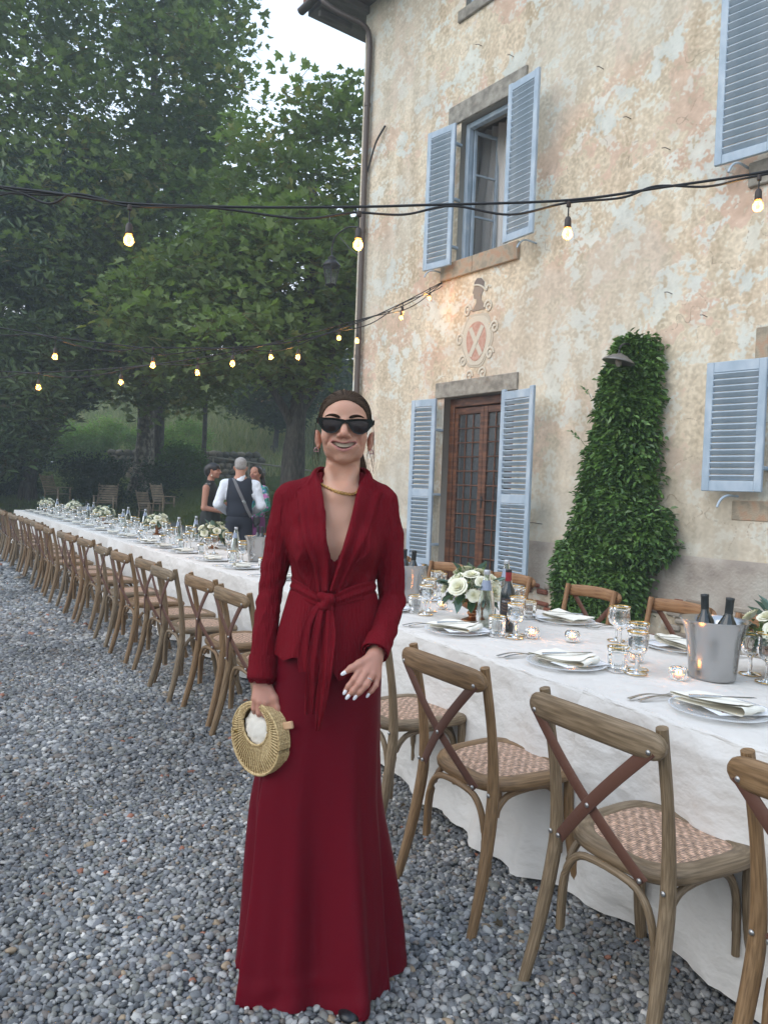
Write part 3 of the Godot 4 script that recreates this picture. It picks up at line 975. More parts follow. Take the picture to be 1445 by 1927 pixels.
# painted coat of arms over the door: thin plates of lime paint in relief, local x along the wall towards the viewer's right, y up
func make_crest(v: Node3D) -> void:
	var c := Node3D.new()
	c.name = "coat_of_arms"
	v.add_child(c)
	c.transform = Transform3D(Basis(Vector3(0, 0, 1), Vector3(0, 1, 0), Vector3(-1, 0, 0)), Vector3(WX - 0.002, 3.52, -7.49))
	c.set_meta("label", "faded painted coat of arms with a red oval shield and a white saltire")
	var pal := {"cream": mat(lin(212, 203, 184), 0.95, {"bump": M.speck, "depth": 0.15, "tri": Vector3(4, 4, 4)}), "shade": mat(lin(194, 184, 165), 0.95), "red": mat(Color(1, 1, 1), 0.95, {"tex": ramp_tex(128, 128, 0.03, 77, 3, 1.0, [[0.3, lin(190, 146, 128)], [0.7, lin(200, 164, 146)]]), "tri": Vector3(3, 3, 3)}), "white": mat(lin(206, 199, 182), 0.95), "dark": mat(lin(152, 139, 126), 0.95), "hair": mat(lin(124, 114, 107), 0.95)}
	var oval := func(rx: float, ry: float, n: int, wob: float, ph: float) -> PackedVector2Array:
		var o := PackedVector2Array()
		for i in n:
			var a := TAU * i / n
			var k := 1.0 + wob * cos(a * 6.0 + ph)
			# the shield narrows to its foot
			var yy := sin(a) * ry * k
			o.append(Vector2(cos(a) * rx * k * (1.0 + 0.16 * sin(a)), yy))
		return o
	var s := st()
	plate(s, oval.call(0.30, 0.37, 48, 0.05, 0.4), 0.006, Transform3D(Basis(), Vector3(0, 0, 0.004)))
	obj("cartouche", s, pal.shade, c)
	s = st()
	plate(s, oval.call(0.265, 0.335, 48, 0.03, 0.4), 0.006, Transform3D(Basis(), Vector3(0, 0, 0.009)))
	obj("cartouche_face", s, pal.cream, c)
	s = st()
	plate(s, oval.call(0.185, 0.262, 40, 0.0, 0.0), 0.005, Transform3D(Basis(), Vector3(0, -0.01, 0.013)))
	obj("red_field", s, pal.red, c)
	for k in [-1, 1]:
		s = st()
		var a := Vector2(0.12 * k, 0.19)
		var b := Vector2(-0.105 * k, -0.19)
		var n := (b - a).normalized().orthogonal() * 0.034
		plate(s, PackedVector2Array([a + n, b + n, b - n, a - n]), 0.004, Transform3D(Basis(), Vector3(0, -0.01, 0.016 + 0.0015 * k)))
		obj("saltire_band", s, pal.white, c)
	s = st()
	var rd := PackedVector2Array()
	for i in 16: rd.append(Vector2(cos(TAU * i / 16) * 0.04, sin(TAU * i / 16) * 0.045))
	plate(s, rd, 0.004, Transform3D(Basis(), Vector3(0, -0.01, 0.021)))
	obj("boss", s, pal.cream, c)
	# scrolls round the frame
	for q in [[-0.20, 0.42, 1], [0.20, 0.42, -1], [-0.33, 0.05, 1], [0.33, 0.13, -1], [-0.25, -0.25, -1], [0.26, -0.2, 1], [-0.12, -0.47, 1], [0.14, -0.45, -1]]:
		s = st()
		var pts := PackedVector3Array()
		for i in 22:
			var a := i * 0.42
			var r := 0.09 - i * 0.0036
			pts.append(Vector3(q[0] + q[2] * cos(a) * r * 0.8, q[1] + sin(a) * r, 0.008))
		sweep(s, pts, rrect(0.034, 0.005, 0.002), Vector3(0, 0, 1))
		obj("scroll", s, pal.cream, c)
	# crest: a dark profile head with a white headband
	var head := [[-0.11, 0.40], [0.13, 0.40], [0.11, 0.47], [0.06, 0.53], [0.055, 0.58], [0.10, 0.66], [0.10, 0.75], [0.05, 0.81], [-0.03, 0.82], [-0.08, 0.78], [-0.088, 0.71], [-0.115, 0.645], [-0.085, 0.635], [-0.09, 0.60], [-0.075, 0.565], [-0.03, 0.555], [-0.035, 0.50]]
	var hp := PackedVector2Array()
	for q in head: hp.append(Vector2(q[0], q[1]))
	s = st()
	plate(s, hp, 0.004, Transform3D(Basis(), Vector3(0, 0, 0.006)))
	obj("profile_head", s, pal.dark, c)
	s = st()
	plate(s, PackedVector2Array([Vector2(-0.082, 0.735), Vector2(0.10, 0.70), Vector2(0.105, 0.76), Vector2(0.05, 0.82), Vector2(-0.03, 0.83), Vector2(-0.082, 0.785)]), 0.004, Transform3D(Basis(), Vector3(0, 0, 0.009)))
	obj("hair", s, pal.hair, c)
	s = st()
	sweep(s, spline([Vector3(-0.09, 0.745, 0.012), Vector3(0.0, 0.735, 0.012), Vector3(0.09, 0.69, 0.012), Vector3(0.15, 0.64, 0.01), Vector3(0.19, 0.70, 0.01), Vector3(0.23, 0.66, 0.01)], 5), rrect(0.024, 0.006, 0.002), Vector3(0, 0, 1))
	obj("headband", s, pal.white, c)

# ---------------------------------------------------------------- foliage
func leaf(s: SurfaceTool, b: Vector3, d: Vector3, n: Vector3, l: float, kind: int, col: Color) -> void:
	d = d.normalized()
	var x := d.cross(n).normalized()
	n = x.cross(d).normalized()
	var half: Array
	if kind == 0: half = [Vector2(0.30, 0.06), Vector2(0.50, 0.28), Vector2(0.30, 0.36), Vector2(0.46, 0.70), Vector2(0.17, 0.62)]
	elif kind == 1: half = [Vector2(0.15, 0.22), Vector2(0.21, 0.50), Vector2(0.13, 0.80)]
	else: half = [Vector2(0.22, 0.28), Vector2(0.22, 0.66)]
	for sd in [-1, 1]:
		var prev := b
		for k in half.size() + 1:
			var p := b + d * l
			if k < half.size(): p = b + x * (half[k].x * l * sd) + d * (half[k].y * l) + n * (half[k].x * l * 0.35 - half[k].y * half[k].y * l * 0.18)
			else: p -= n * l * 0.2
			if k > 0:
				for q in ([b, prev, p] if sd > 0 else [b, p, prev]):
					s.set_color(col)
					s.set_uv(Vector2.ZERO)
					s.add_vertex(q)
			prev = p

func spray(kind: int, n: int, size: float, ll: float, sd: int, droop := 0.3) -> ArrayMesh:
	var r := RandomNumberGenerator.new()
	r.seed = sd
	var s := st()
	s.set_smooth_group(-1)
	for i in n:
		var t := (i + 0.5) / n
		var out := Vector3(r.randf_range(-1, 1), r.randf_range(-0.25, 0.9), r.randf_range(-1, 1)).normalized()
		var p := Vector3(r.randf_range(-1, 1), r.randf_range(-0.7, 0.7), r.randf_range(-1, 1)) * size * 0.5
		var d := (out + p.normalized() * 0.6 - Vector3(0, droop, 0)).normalized()
		var up := (Vector3.UP * 1.1 + out * 0.8 + Vector3(r.randf_range(-0.5, 0.5), 0, r.randf_range(-0.5, 0.5))).normalized()
		if absf(up.dot(d)) > 0.9: up = d.cross(Vector3(1, 0.2, 0.3)).normalized()
		var k := r.randf_range(0.75, 1.2)
		leaf(s, p, d, up, ll * r.randf_range(0.7, 1.15), kind, Color(k, k * r.randf_range(0.95, 1.06), k * 0.95))
	for i in 3:
		var a := Vector3(r.randf_range(-1, 1), r.randf_range(-0.6, 0.6), r.randf_range(-1, 1)) * size * 0.5
		s.set_color(Color(0.9, 0.6, 0.5))
		tube(s, PackedVector3Array([Vector3.ZERO, a]), size * 0.008, 3, false)
	s.generate_normals()
	return s.commit()

# leaves spread through ellipsoids: [centre, radii, count]
func crown(t: Node3D, called: String, m: Array, mt: Material, blobs: Array, pal: Array, r: RandomNumberGenerator, shell := 0.65, keep = null) -> void:
	var xf := [[], []]
	var cols := [PackedColorArray(), PackedColorArray()]
	var cn := noise(0.35, r.randi() % 1000, 2)
	for b in blobs:
		var c: Vector3 = b[0]
		var rd: Vector3 = b[1]
		for i in b[2]:
			var d := Vector3(r.randfn(), r.randfn(), r.randfn()).normalized()
			var k := lerpf(pow(r.randf(), 0.34), r.randf_range(0.78, 1.0), shell)
			k *= 1.0 + 0.20 * cn.get_noise_3dv(d * 3.2 + c) + 0.10 * cn.get_noise_3dv(d * 9.0 + c)
			var p := c + d * rd * k
			# gaps where the sky shows
			if cn.get_noise_3dv(p * 1.5 + Vector3(40, 0, 0)) > 0.30: continue
			if keep != null and not keep.call(p): continue
			var bs := Basis.from_euler(Vector3(r.randf_range(-0.35, 0.35), r.randf() * TAU, r.randf_range(-0.35, 0.35))).scaled(Vector3.ONE * r.randf_range(0.75, 1.3))
			var w := r.randi() % 2
			xf[w].append(Transform3D(bs, p - t.position))
			var g := clampf(0.5 + 0.9 * cn.get_noise_3dv(p * 1.1) + r.randf_range(-0.2, 0.2), 0, 1)
			var col: Color = pal[0].lerp(pal[1], g)
			if r.randf() < 0.04: col = pal[2]
			cols[w].append(col)
	for w in 2: multi(called, m[w], mt, xf[w], t, cols[w])

func limb(s: SurfaceTool, ctrl: Array, r0: float, r1: float, n := 9) -> void:
	var pts := spline(ctrl, 5)
	var rr := []
	var bn := noise(3.0, 17, 2)
	for i in pts.size(): rr.append(lerpf(r0, r1, pow(float(i) / (pts.size() - 1), 0.7)) * (1.0 + 0.10 * bn.get_noise_2d(i * 0.37, r0 * 50)))
	tube(s, pts, rr, n)

func trunk(t: Node3D, mt: Material, limbs: Array) -> void:
	for k in limbs.size():
		var q: Array = limbs[k]
		var s := st()
		limb(s, q[0], q[1], q[2], 14 if k == 0 else 8)
		if k == 0:
			# root flare
			for j in 5:
				var a := TAU * j / 5 + 0.4
				var b: Vector3 = q[0][0]
				limb(s, [b + Vector3(cos(a) * q[1] * 2.0, -0.15, sin(a) * q[1] * 2.0), b + Vector3(cos(a) * q[1] * 1.2, 0.08, sin(a) * q[1] * 1.2), b + Vector3(cos(a) * q[1] * 0.6, 0.7, sin(a) * q[1] * 0.6)], q[1] * 0.28, q[1] * 0.4, 7)
		obj("trunk" if k == 0 else "limb", s, mt, t)

func gy(x: float, z: float) -> Vector3:
	return Vector3(x, height(x, z), z)

func make_trees() -> void:
	var r := RandomNumberGenerator.new()
	r.seed = 4242
	M.leaf = mat(Color.WHITE, 0.55, {"vc": 1, "back": Color(0.8, 0.9, 0.5), "spec": 0.4})
	M.gloss_leaf = mat(Color.WHITE, 0.32, {"vc": 1, "back": Color(0.15, 0.18, 0.08), "spec": 0.5})
	M.bark = mat(Color(1, 1, 1), 0.9, {"tex": ramp_tex(512, 512, 0.018, 81, 4, 1.0, [[0.25, Color(0.07, 0.06, 0.045)], [0.48, Color(0.12, 0.105, 0.08)], [0.56, Color(0.22, 0.20, 0.15)], [0.8, Color(0.30, 0.28, 0.21)]]), "tri": Vector3(0.8, 0.5, 0.8), "bump": M.speck, "depth": 2.0})
	M.dark_bark = mat(Color(1, 1, 1), 0.95, {"tex": ramp_tex(512, 512, 0.02, 82, 4, 1.0, [[0.25, Color(0.04, 0.035, 0.028)], [0.6, Color(0.085, 0.075, 0.06)], [0.85, Color(0.13, 0.12, 0.095)]]), "tri": Vector3(1.6, 0.4, 1.6), "bump": M.speck, "depth": 2.5})
	var plane_m := [spray(0, 12, 0.75, 0.21, 1), spray(0, 11, 0.8, 0.19, 2)]
	var mag_m := [spray(1, 13, 0.55, 0.21, 3, 0.0), spray(1, 12, 0.6, 0.23, 4, 0.1)]
	var shrub_m := [spray(2, 16, 0.42, 0.085, 5, 0.1), spray(2, 15, 0.45, 0.095, 6, 0.1)]
	M.sprays = [plane_m, mag_m, shrub_m]
	var gp := [Color(0.14, 0.18, 0.070), Color(0.26, 0.325, 0.125), Color(0.32, 0.30, 0.11)]
	# great plane tree behind the end of the table
	var a := thing("plane_tree", "tall plane tree with a mottled trunk behind the far end of the table", "tree", gy(7.5, -21.9))
	trunk(a, M.bark, [[[Vector3(0, -0.2, 0), Vector3(0.05, 2.2, 0.1), Vector3(-0.1, 5.0, 0), Vector3(0.1, 9.0, -0.2), Vector3(0, 13.5, 0)], 0.34, 0.08], [[Vector3(0, 3.0, 0), Vector3(-1.2, 5.0, 0.3), Vector3(-2.6, 8.5, 0.6)], 0.17, 0.05], [[Vector3(0, 3.6, 0), Vector3(1.0, 5.4, 0.6), Vector3(1.8, 9.0, 0.6)], 0.16, 0.04], [[Vector3(0, 2.6, 0), Vector3(-0.4, 3.6, 1.2), Vector3(-0.9, 4.2, 2.6)], 0.10, 0.03], [[Vector3(0, 5.0, 0), Vector3(-0.5, 7.5, -1.6), Vector3(-0.8, 11.0, -2.0)], 0.13, 0.04]])
	crown(a, "crown", plane_m, M.leaf, [[Vector3(5.9, 12.5, -21.9), Vector3(3.9, 5.2, 3.2), 1302], [Vector3(3.6, 11.5, -23.6), Vector3(3.2, 6.0, 3.0), 806], [Vector3(7.9, 13.4, -21.0), Vector3(1.8, 4.8, 2.4), 560], [Vector3(7.2, 7.6, -21.2), Vector3(3.6, 3.2, 2.4), 430], [Vector3(6.9, 4.6, -19.9), Vector3(2.6, 1.3, 1.4), 260], [Vector3(5.0, 7.8, -20.5), Vector3(2.4, 2.6, 1.8), 300]], gp, r)
	var a2 := thing("plane_tree", "darker plane trunk close behind the mottled plane trunk", "tree", gy(8.55, -23.5))
	trunk(a2, M.dark_bark, [[[Vector3(0, -0.2, 0), Vector3(0.0, 2.5, 0), Vector3(0.2, 6.0, 0), Vector3(0.3, 10.0, -0.4)], 0.24, 0.07], [[Vector3(0, 4.0, 0), Vector3(0.9, 6.0, -0.3), Vector3(1.5, 9.0, -0.8)], 0.11, 0.04]])
	crown(a2, "crown", plane_m, M.leaf, [[Vector3(9.2, 9.0, -23.6), Vector3(2.6, 3.6, 2.2), 434]], gp, r)
	# plane tree beside the corner of the villa
	var b := thing("plane_tree", "thick dark plane tree beside the corner of the villa", "tree", gy(8.5, -14.9))
	trunk(b, M.dark_bark, [[[Vector3(0, -0.2, 0), Vector3(0.0, 1.2, 0), Vector3(0.05, 2.4, 0), Vector3(0.35, 4.4, -0.2), Vector3(0.5, 8.0, -0.4)], 0.40, 0.09], [[Vector3(0, 2.2, 0), Vector3(-0.55, 2.95, 0.1), Vector3(-1.3, 3.6, 0.2), Vector3(-1.7, 4.2, 0.2)], 0.12, 0.035], [[Vector3(0.1, 2.6, 0), Vector3(0.9, 3.8, -0.1), Vector3(1.6, 6.0, -0.4)], 0.14, 0.04], [[Vector3(0, 3.2, 0), Vector3(-0.8, 5.0, -0.8), Vector3(-1.0, 7.5, -1.2)], 0.13, 0.04]])
	crown(b, "crown", plane_m, M.leaf, [[Vector3(10.0, 8.1, -16.9), Vector3(3.0, 3.4, 2.4), 900], [Vector3(8.6, 6.2, -15.6), Vector3(2.5, 1.9, 2.0), 558], [Vector3(7.6, 4.4, -14.6), Vector3(1.7, 0.9, 1.2), 120], [Vector3(6.9, 5.2, -16.4), Vector3(2.1, 1.6, 1.4), 297]], gp, r, 0.45, func(p): return p.z < -11.2)
	# magnolia at the left
	var m := thing("magnolia_tree", "dark glossy magnolia at the left edge behind the row of chairs", "tree", gy(4.4, -21.6))
	trunk(m, M.dark_bark, [[[Vector3(0, -0.2, 0), Vector3(0.1, 2.5, 0), Vector3(-0.1, 6.0, 0.1), Vector3(0, 9.0, 0)], 0.20, 0.05]])
	var gm := [Color(0.060, 0.100, 0.036), Color(0.15, 0.205, 0.070), Color(0.15, 0.13, 0.06)]
	crown(m, "crown", mag_m, M.gloss_leaf, [[Vector3(4.2, 6.4, -21.2), Vector3(2.6, 3.6, 2.2), 1350], [Vector3(2.4, 7.6, -22.4), Vector3(2.4, 3.2, 2.2), 800], [Vector3(4.5, 4.2, -20.6), Vector3(1.5, 1.2, 1.3), 600], [Vector3(3.2, 3.0, -21.4), Vector3(1.9, 1.7, 1.6), 900], [Vector3(5.6, 5.6, -21.0), Vector3(1.5, 1.8, 1.4), 600]], gm, r)
	# slender trees and the trees on the slope
	var sl := thing("slender_tree", "slender straight tree between the two plane trees", "tree", gy(10.5, -24.6))
	trunk(sl, M.dark_bark, [[[Vector3(0, -0.2, 0), Vector3(0.05, 2.0, 0), Vector3(0, 5.0, 0), Vector3(0.1, 7.0, 0)], 0.10, 0.05]])
	crown(sl, "crown", plane_m, M.leaf, [[Vector3(10.4, 6.8, -24.6), Vector3(2.2, 3.0, 2.0), 420]], gp, r)
	var far := [[15.6, -29.0, 4.0, 1.9, "small olive tree standing on the grassy slope"], [17.6, -30.5, 4.2, 2.0, "leafy tree higher on the grassy slope"], [23.0, -32.5, 5.0, 2.2, "tree on the slope close to the yellow house"]]
	for q in far:
		var t := thing("slope_tree", q[4], "tree", gy(q[0], q[1]))
		trunk(t, M.dark_bark, [[[Vector3(0, -0.2, 0), Vector3(0.1, 1.4, 0), Vector3(0, q[2] * 0.8, 0)], 0.16, 0.06]])
		var c := gy(q[0], q[1])
		crown(t, "crown", plane_m, M.leaf, [[c + Vector3(0, q[2] * 0.72, 0), Vector3(q[3], q[2] * 0.42, q[3]), 620]], [Color(0.04, 0.07, 0.025), Color(0.08, 0.11, 0.04), Color(0.12, 0.11, 0.04)], r)
	# clipped hedge, round bush, ivy bank
	var box_blobs := []
	for i in 14: box_blobs.append([gy(1.6 + i * 0.45, -23.6 + i * 0.25) + Vector3(0, 0.55, 0), Vector3(0.42, 0.66, 0.42), 130])
	var hd := thing("hedge", "long dark clipped hedge behind the garden chairs", "hedge", gy(4.4, -22.2))
	crown(hd, "foliage", shrub_m, M.leaf, box_blobs, [Color(0.018, 0.040, 0.014), Color(0.035, 0.065, 0.02), Color(0.05, 0.07, 0.02)], r, 0.7)
	var bs := thing("round_bush", "rounded green bush right of the mottled plane trunk", "bush", gy(9.1, -22.9))
	crown(bs, "foliage", shrub_m, M.leaf, [[gy(9.1, -22.9) + Vector3(0, 0.6, 0), Vector3(0.75, 0.8, 0.7), 620]], [Color(0.07, 0.13, 0.04), Color(0.14, 0.24, 0.06), Color(0.16, 0.24, 0.06)], r, 0.7)
	var bk := thing("ivy_bank", "bright green ivy covered bank behind the hedge", "shrub", gy(8.3, -29.8))
	var ib := []
	for i in 9: ib.append([gy(6.4 + i * 0.62, -31.0 + i * 0.35) + Vector3(0, 0.9 + 0.3 * sin(i * 1.7), 0), Vector3(0.9, 1.1 + 0.25 * sin(i * 2.3), 0.8), 330])
	crown(bk, "foliage", shrub_m, M.leaf, ib, [Color(0.16, 0.26, 0.07), Color(0.28, 0.42, 0.12), Color(0.32, 0.40, 0.11)], r, 0.75)
	for q in [[6.3, -13.6, 0.45, 0.9, "low yellowish shrub left of the woman in black"], [5.6, -12.4, 0.4, 0.6, "small green shrub just behind the guests"], [7.6, -14.6, 0.5, 0.8, "shrub at the foot of the thick plane tree"]]:
		var t := thing("low_shrub", q[4], "shrub", gy(q[0], q[1]))
		crown(t, "foliage", shrub_m, M.leaf, [[gy(q[0], q[1]) + Vector3(0, q[3] * 0.5, 0), Vector3(q[2], q[3] * 0.6, q[2]), 260]], [Color(0.05, 0.09, 0.02), Color(0.12, 0.15, 0.04), Color(0.17, 0.16, 0.04)], r, 0.6)
	# climbing shrub on the villa
	var cs := thing("climbing_shrub", "tall dark green climbing shrub clipped against the villa wall", "shrub", Vector3(6.9, 0, -5.2))
	var xf := [[], []]
	var cols := [PackedColorArray(), PackedColorArray()]
	var lft := [[0.0, -5.62], [0.5, -5.74], [0.8, -5.70], [1.2, -5.52], [1.8, -5.36], [2.4, -5.28], [2.7, -5.24], [2.95, -5.12], [3.06, -5.0], [3.12, -4.92]]
	var rgt := [[0.0, -4.85], [0.4, -4.68], [0.75, -4.62], [0.85, -4.42], [1.2, -4.42], [1.40, -4.64], [1.8, -4.66], [2.4, -4.68], [2.9, -4.70], [3.06, -4.74], [3.12, -4.80]]
	var cn := noise(1.2, 55, 3)
	for i in 3900:
		var y := pow(r.randf(), 1.05) * 3.08
		var z0 := curve(lft, y)
		var z1 := curve(rgt, y)
		var t := r.randf()
		var z := lerpf(z0, z1, t)
		var dep := lerpf(0.50, 0.24, y / 3.1) * sqrt(maxf(0.0, 1.0 - pow(absf(2 * t - 1), 3.0))) * (1.0 + 0.35 * cn.get_noise_2d(y * 2.0, z * 2.0))
		var x := 6.93 - dep * lerpf(0.55, 1.0, r.randf()) + 0.05
		var bb := Basis.from_euler(Vector3(r.randf_range(-0.5, 0.5), r.randf() * TAU, r.randf_range(-0.3, 0.8))).scaled(Vector3.ONE * r.randf_range(0.6, 0.95))
		var w := r.randi() % 2
		xf[w].append(Transform3D(bb, Vector3(x, y + 0.04, z + 0.05 * cn.get_noise_2d(y * 6, 9)) - cs.position))
		var g := clampf(0.5 + 0.8 * cn.get_noise_2d(y * 3, z * 3) + r.randf_range(-0.3, 0.3), 0, 1)
		cols[w].append(Color(0.055, 0.120, 0.032).lerp(Color(0.155, 0.285, 0.065), g) if r.randf() > 0.05 else Color(0.10, 0.17, 0.04))
	M.climb_leaf = mat(Color.WHITE, 0.38, {"vc": 1, "back": Color(0.2, 0.25, 0.1), "spec": 0.5})
	for w in 2: multi("foliage", [spray(2, 13, 0.20, 0.085, 15, 0.5), spray(2, 12, 0.22, 0.095, 16, 0.6)][w], M.climb_leaf, xf[w], cs, cols[w])
	var s := st()
	limb(s, [Vector3(0, 0, 0), Vector3(-0.08, 0.8, -0.05), Vector3(-0.02, 1.8, 0.05), Vector3(0, 2.9, 0.2)], 0.04, 0.012, 7)
	obj("stem", s, M.dark_bark, cs)
	for i in 7:
		var y := r.randf_range(0.6, 3.1)
		var left := r.randf() < 0.5
		var p0 := Vector3(6.62, y, curve(lft, y) if left else curve(rgt, y)) - cs.position
		var p1 := p0 + Vector3(r.randf_range(-0.14, 0.0), r.randf_range(-0.05, 0.16), r.randf_range(0.06, 0.16) * (-1.0 if left else 1.0))
		s = st()
		s.set_color(Color(0.07, 0.09, 0.03))
		tube(s, spline([p0, p0.lerp(p1, 0.5) + Vector3(0, 0.03, 0), p1], 3), 0.0025, 4, false)
		for k in 6:
			s.set_smooth_group(-1)
			s.set_color(Color.WHITE)
			leaf(s, p0.lerp(p1, 0.4 + k * 0.12), (p1 - p0).normalized() + Vector3(r.randf_range(-0.8, 0.8), r.randf_range(-0.4, 0.6), r.randf_range(-0.8, 0.8)), Vector3.UP + Vector3(-0.4, 0, 0.1), 0.055, 2, Color(0.09, 0.18, 0.04))
		tag(obj("stray_shoot", s, M.climb_leaf, cs), "", "", "", "stuff")
	# leaves blown on to the gravel
	var fs := st()
	fs.set_smooth_group(-1)
	leaf(fs, Vector3(0, 0, -0.5), Vector3(0, 0.1, 1), Vector3.UP, 1.0, 0, Color.WHITE)
	fs.generate_normals()
	var fx := []
	var fcol := PackedColorArray()
	for i in 46:
		var d := r.randf_range(1.6, 10.0)
		var sd := r.randf_range(-0.52, 0.3) * d
		var p := Vector3(0.597 * d + 0.802 * sd, 0.022, -0.802 * d + 0.597 * sd)
		fx.append(Transform3D(Basis.from_euler(Vector3(r.randf_range(-0.3, 0.3), r.randf() * TAU, r.randf_range(-0.3, 0.3))).scaled(Vector3.ONE * r.randf_range(0.018, 0.04)), p))
		fcol.append([Color(0.16, 0.10, 0.05), Color(0.10, 0.07, 0.04), Color(0.20, 0.16, 0.07)][r.randi() % 3])
	tag(multi("fallen_leaves", fs.commit(), M.leaf, fx, self, fcol), "small dry leaves scattered on the gravel", "leaves", "", "stuff")
	# grass tufts on the lawn
	var gs := st()
	gs.set_smooth_group(-1)
	for i in 14:
		var p := Vector3(r.randf_range(-0.1, 0.1), 0, r.randf_range(-0.1, 0.1))
		var tip := p + Vector3(r.randf_range(-0.06, 0.06), r.randf_range(0.06, 0.16), r.randf_range(-0.06, 0.06))
		var k := r.randf_range(0.7, 1.3)
		for q in [p + Vector3(-0.008, 0, 0), tip, p + Vector3(0.008, 0, 0)]:
			gs.set_color(Color(k, k, k))
			gs.set_uv(Vector2.ZERO)
			gs.add_vertex(q)
	gs.generate_normals()
	var gx := []
	var gc := PackedColorArray()
	for i in 26000:
		var d := r.randf_range(12.5, 29.0)
		var sd := r.randf_range(-0.62, 0.05) * d
		var p := Vector3(0.597 * d + 0.802 * sd, 0, -0.802 * d + 0.597 * sd)
		if not in_lawn(p.x, p.z): continue
		gx.append(Transform3D(Basis(Vector3.UP, r.randf() * TAU).scaled(Vector3.ONE * r.randf_range(0.7, 1.5)), gy(p.x, p.z)))
		gc.append(Color(0.08, 0.13, 0.03).lerp(Color(0.16, 0.17, 0.06), r.randf()))
	tag(multi("grass", gs.commit(), M.leaf, gx, self, gc), "short rough grass of the lawn behind the table", "grass", "", "stuff")
	gx = []
	gc = PackedColorArray()
	for i in 16000:
		var d := r.randf_range(29.0, 60.0)
		var sd := r.randf_range(-0.62, 0.02) * d
		var p := Vector3(0.597 * d + 0.802 * sd, 0, -0.802 * d + 0.597 * sd)
		gx.append(Transform3D(Basis(Vector3.UP, r.randf() * TAU).scaled(Vector3.ONE * r.randf_range(2.0, 5.0)), gy(p.x, p.z)))
		gc.append(Color(0.14, 0.19, 0.06).lerp(Color(0.34, 0.31, 0.17), r.randf()))
	tag(multi("hill_grass", gs.commit(), M.leaf, gx, self, gc), "dry tall grass on the hillside", "grass", "", "stuff")

# ---------------------------------------------------------------- things in the garden
func garden_chair(label: String, at: Vector3, turn: float, wide: float) -> void:
	var c := thing("garden_chair", label, "garden chair", at, turn, "wooden garden chairs on the lawn")
	c.scale = Vector3.ONE * 0.76
	var s := st()
	for k in 6: 
		s = st()
		box(s, Transform3D(Basis(Vector3.RIGHT, 0.1), Vector3(0, 0.40 - k * 0.006, 0.22 - k * 0.09)), Vector3(wide, 0.02, 0.07))
		obj("seat_slat", s, M.teak, c)
	for k in 7:
		s = st()
		box(s, Transform3D(Basis(Vector3.RIGHT, -0.35), Vector3(0, 0.46 + k * 0.085, -0.26 - k * 0.031)), Vector3(wide, 0.07, 0.02))
		obj("back_slat", s, M.teak, c)
	for k in [-1, 1]:
		var x: float = k * (wide / 2 + 0.02)
		s = st()
		box(s, Transform3D(Basis(), Vector3(x, 0.3, 0.26)), Vector3(0.05, 0.6, 0.05))
		obj("leg", s, M.teak, c)
		s = st()
		tube(s, PackedVector3Array([Vector3(x, 0, -0.3), Vector3(x, 0.42, -0.24), Vector3(x, 1.06, -0.48)]), 0.026, 6)
		obj("leg", s, M.teak, c)
		s = st()
		box(s, Transform3D(Basis(), Vector3(x, 0.62, 0.0)), Vector3(0.07, 0.03, 0.66))
		obj("armrest", s, M.teak, c)

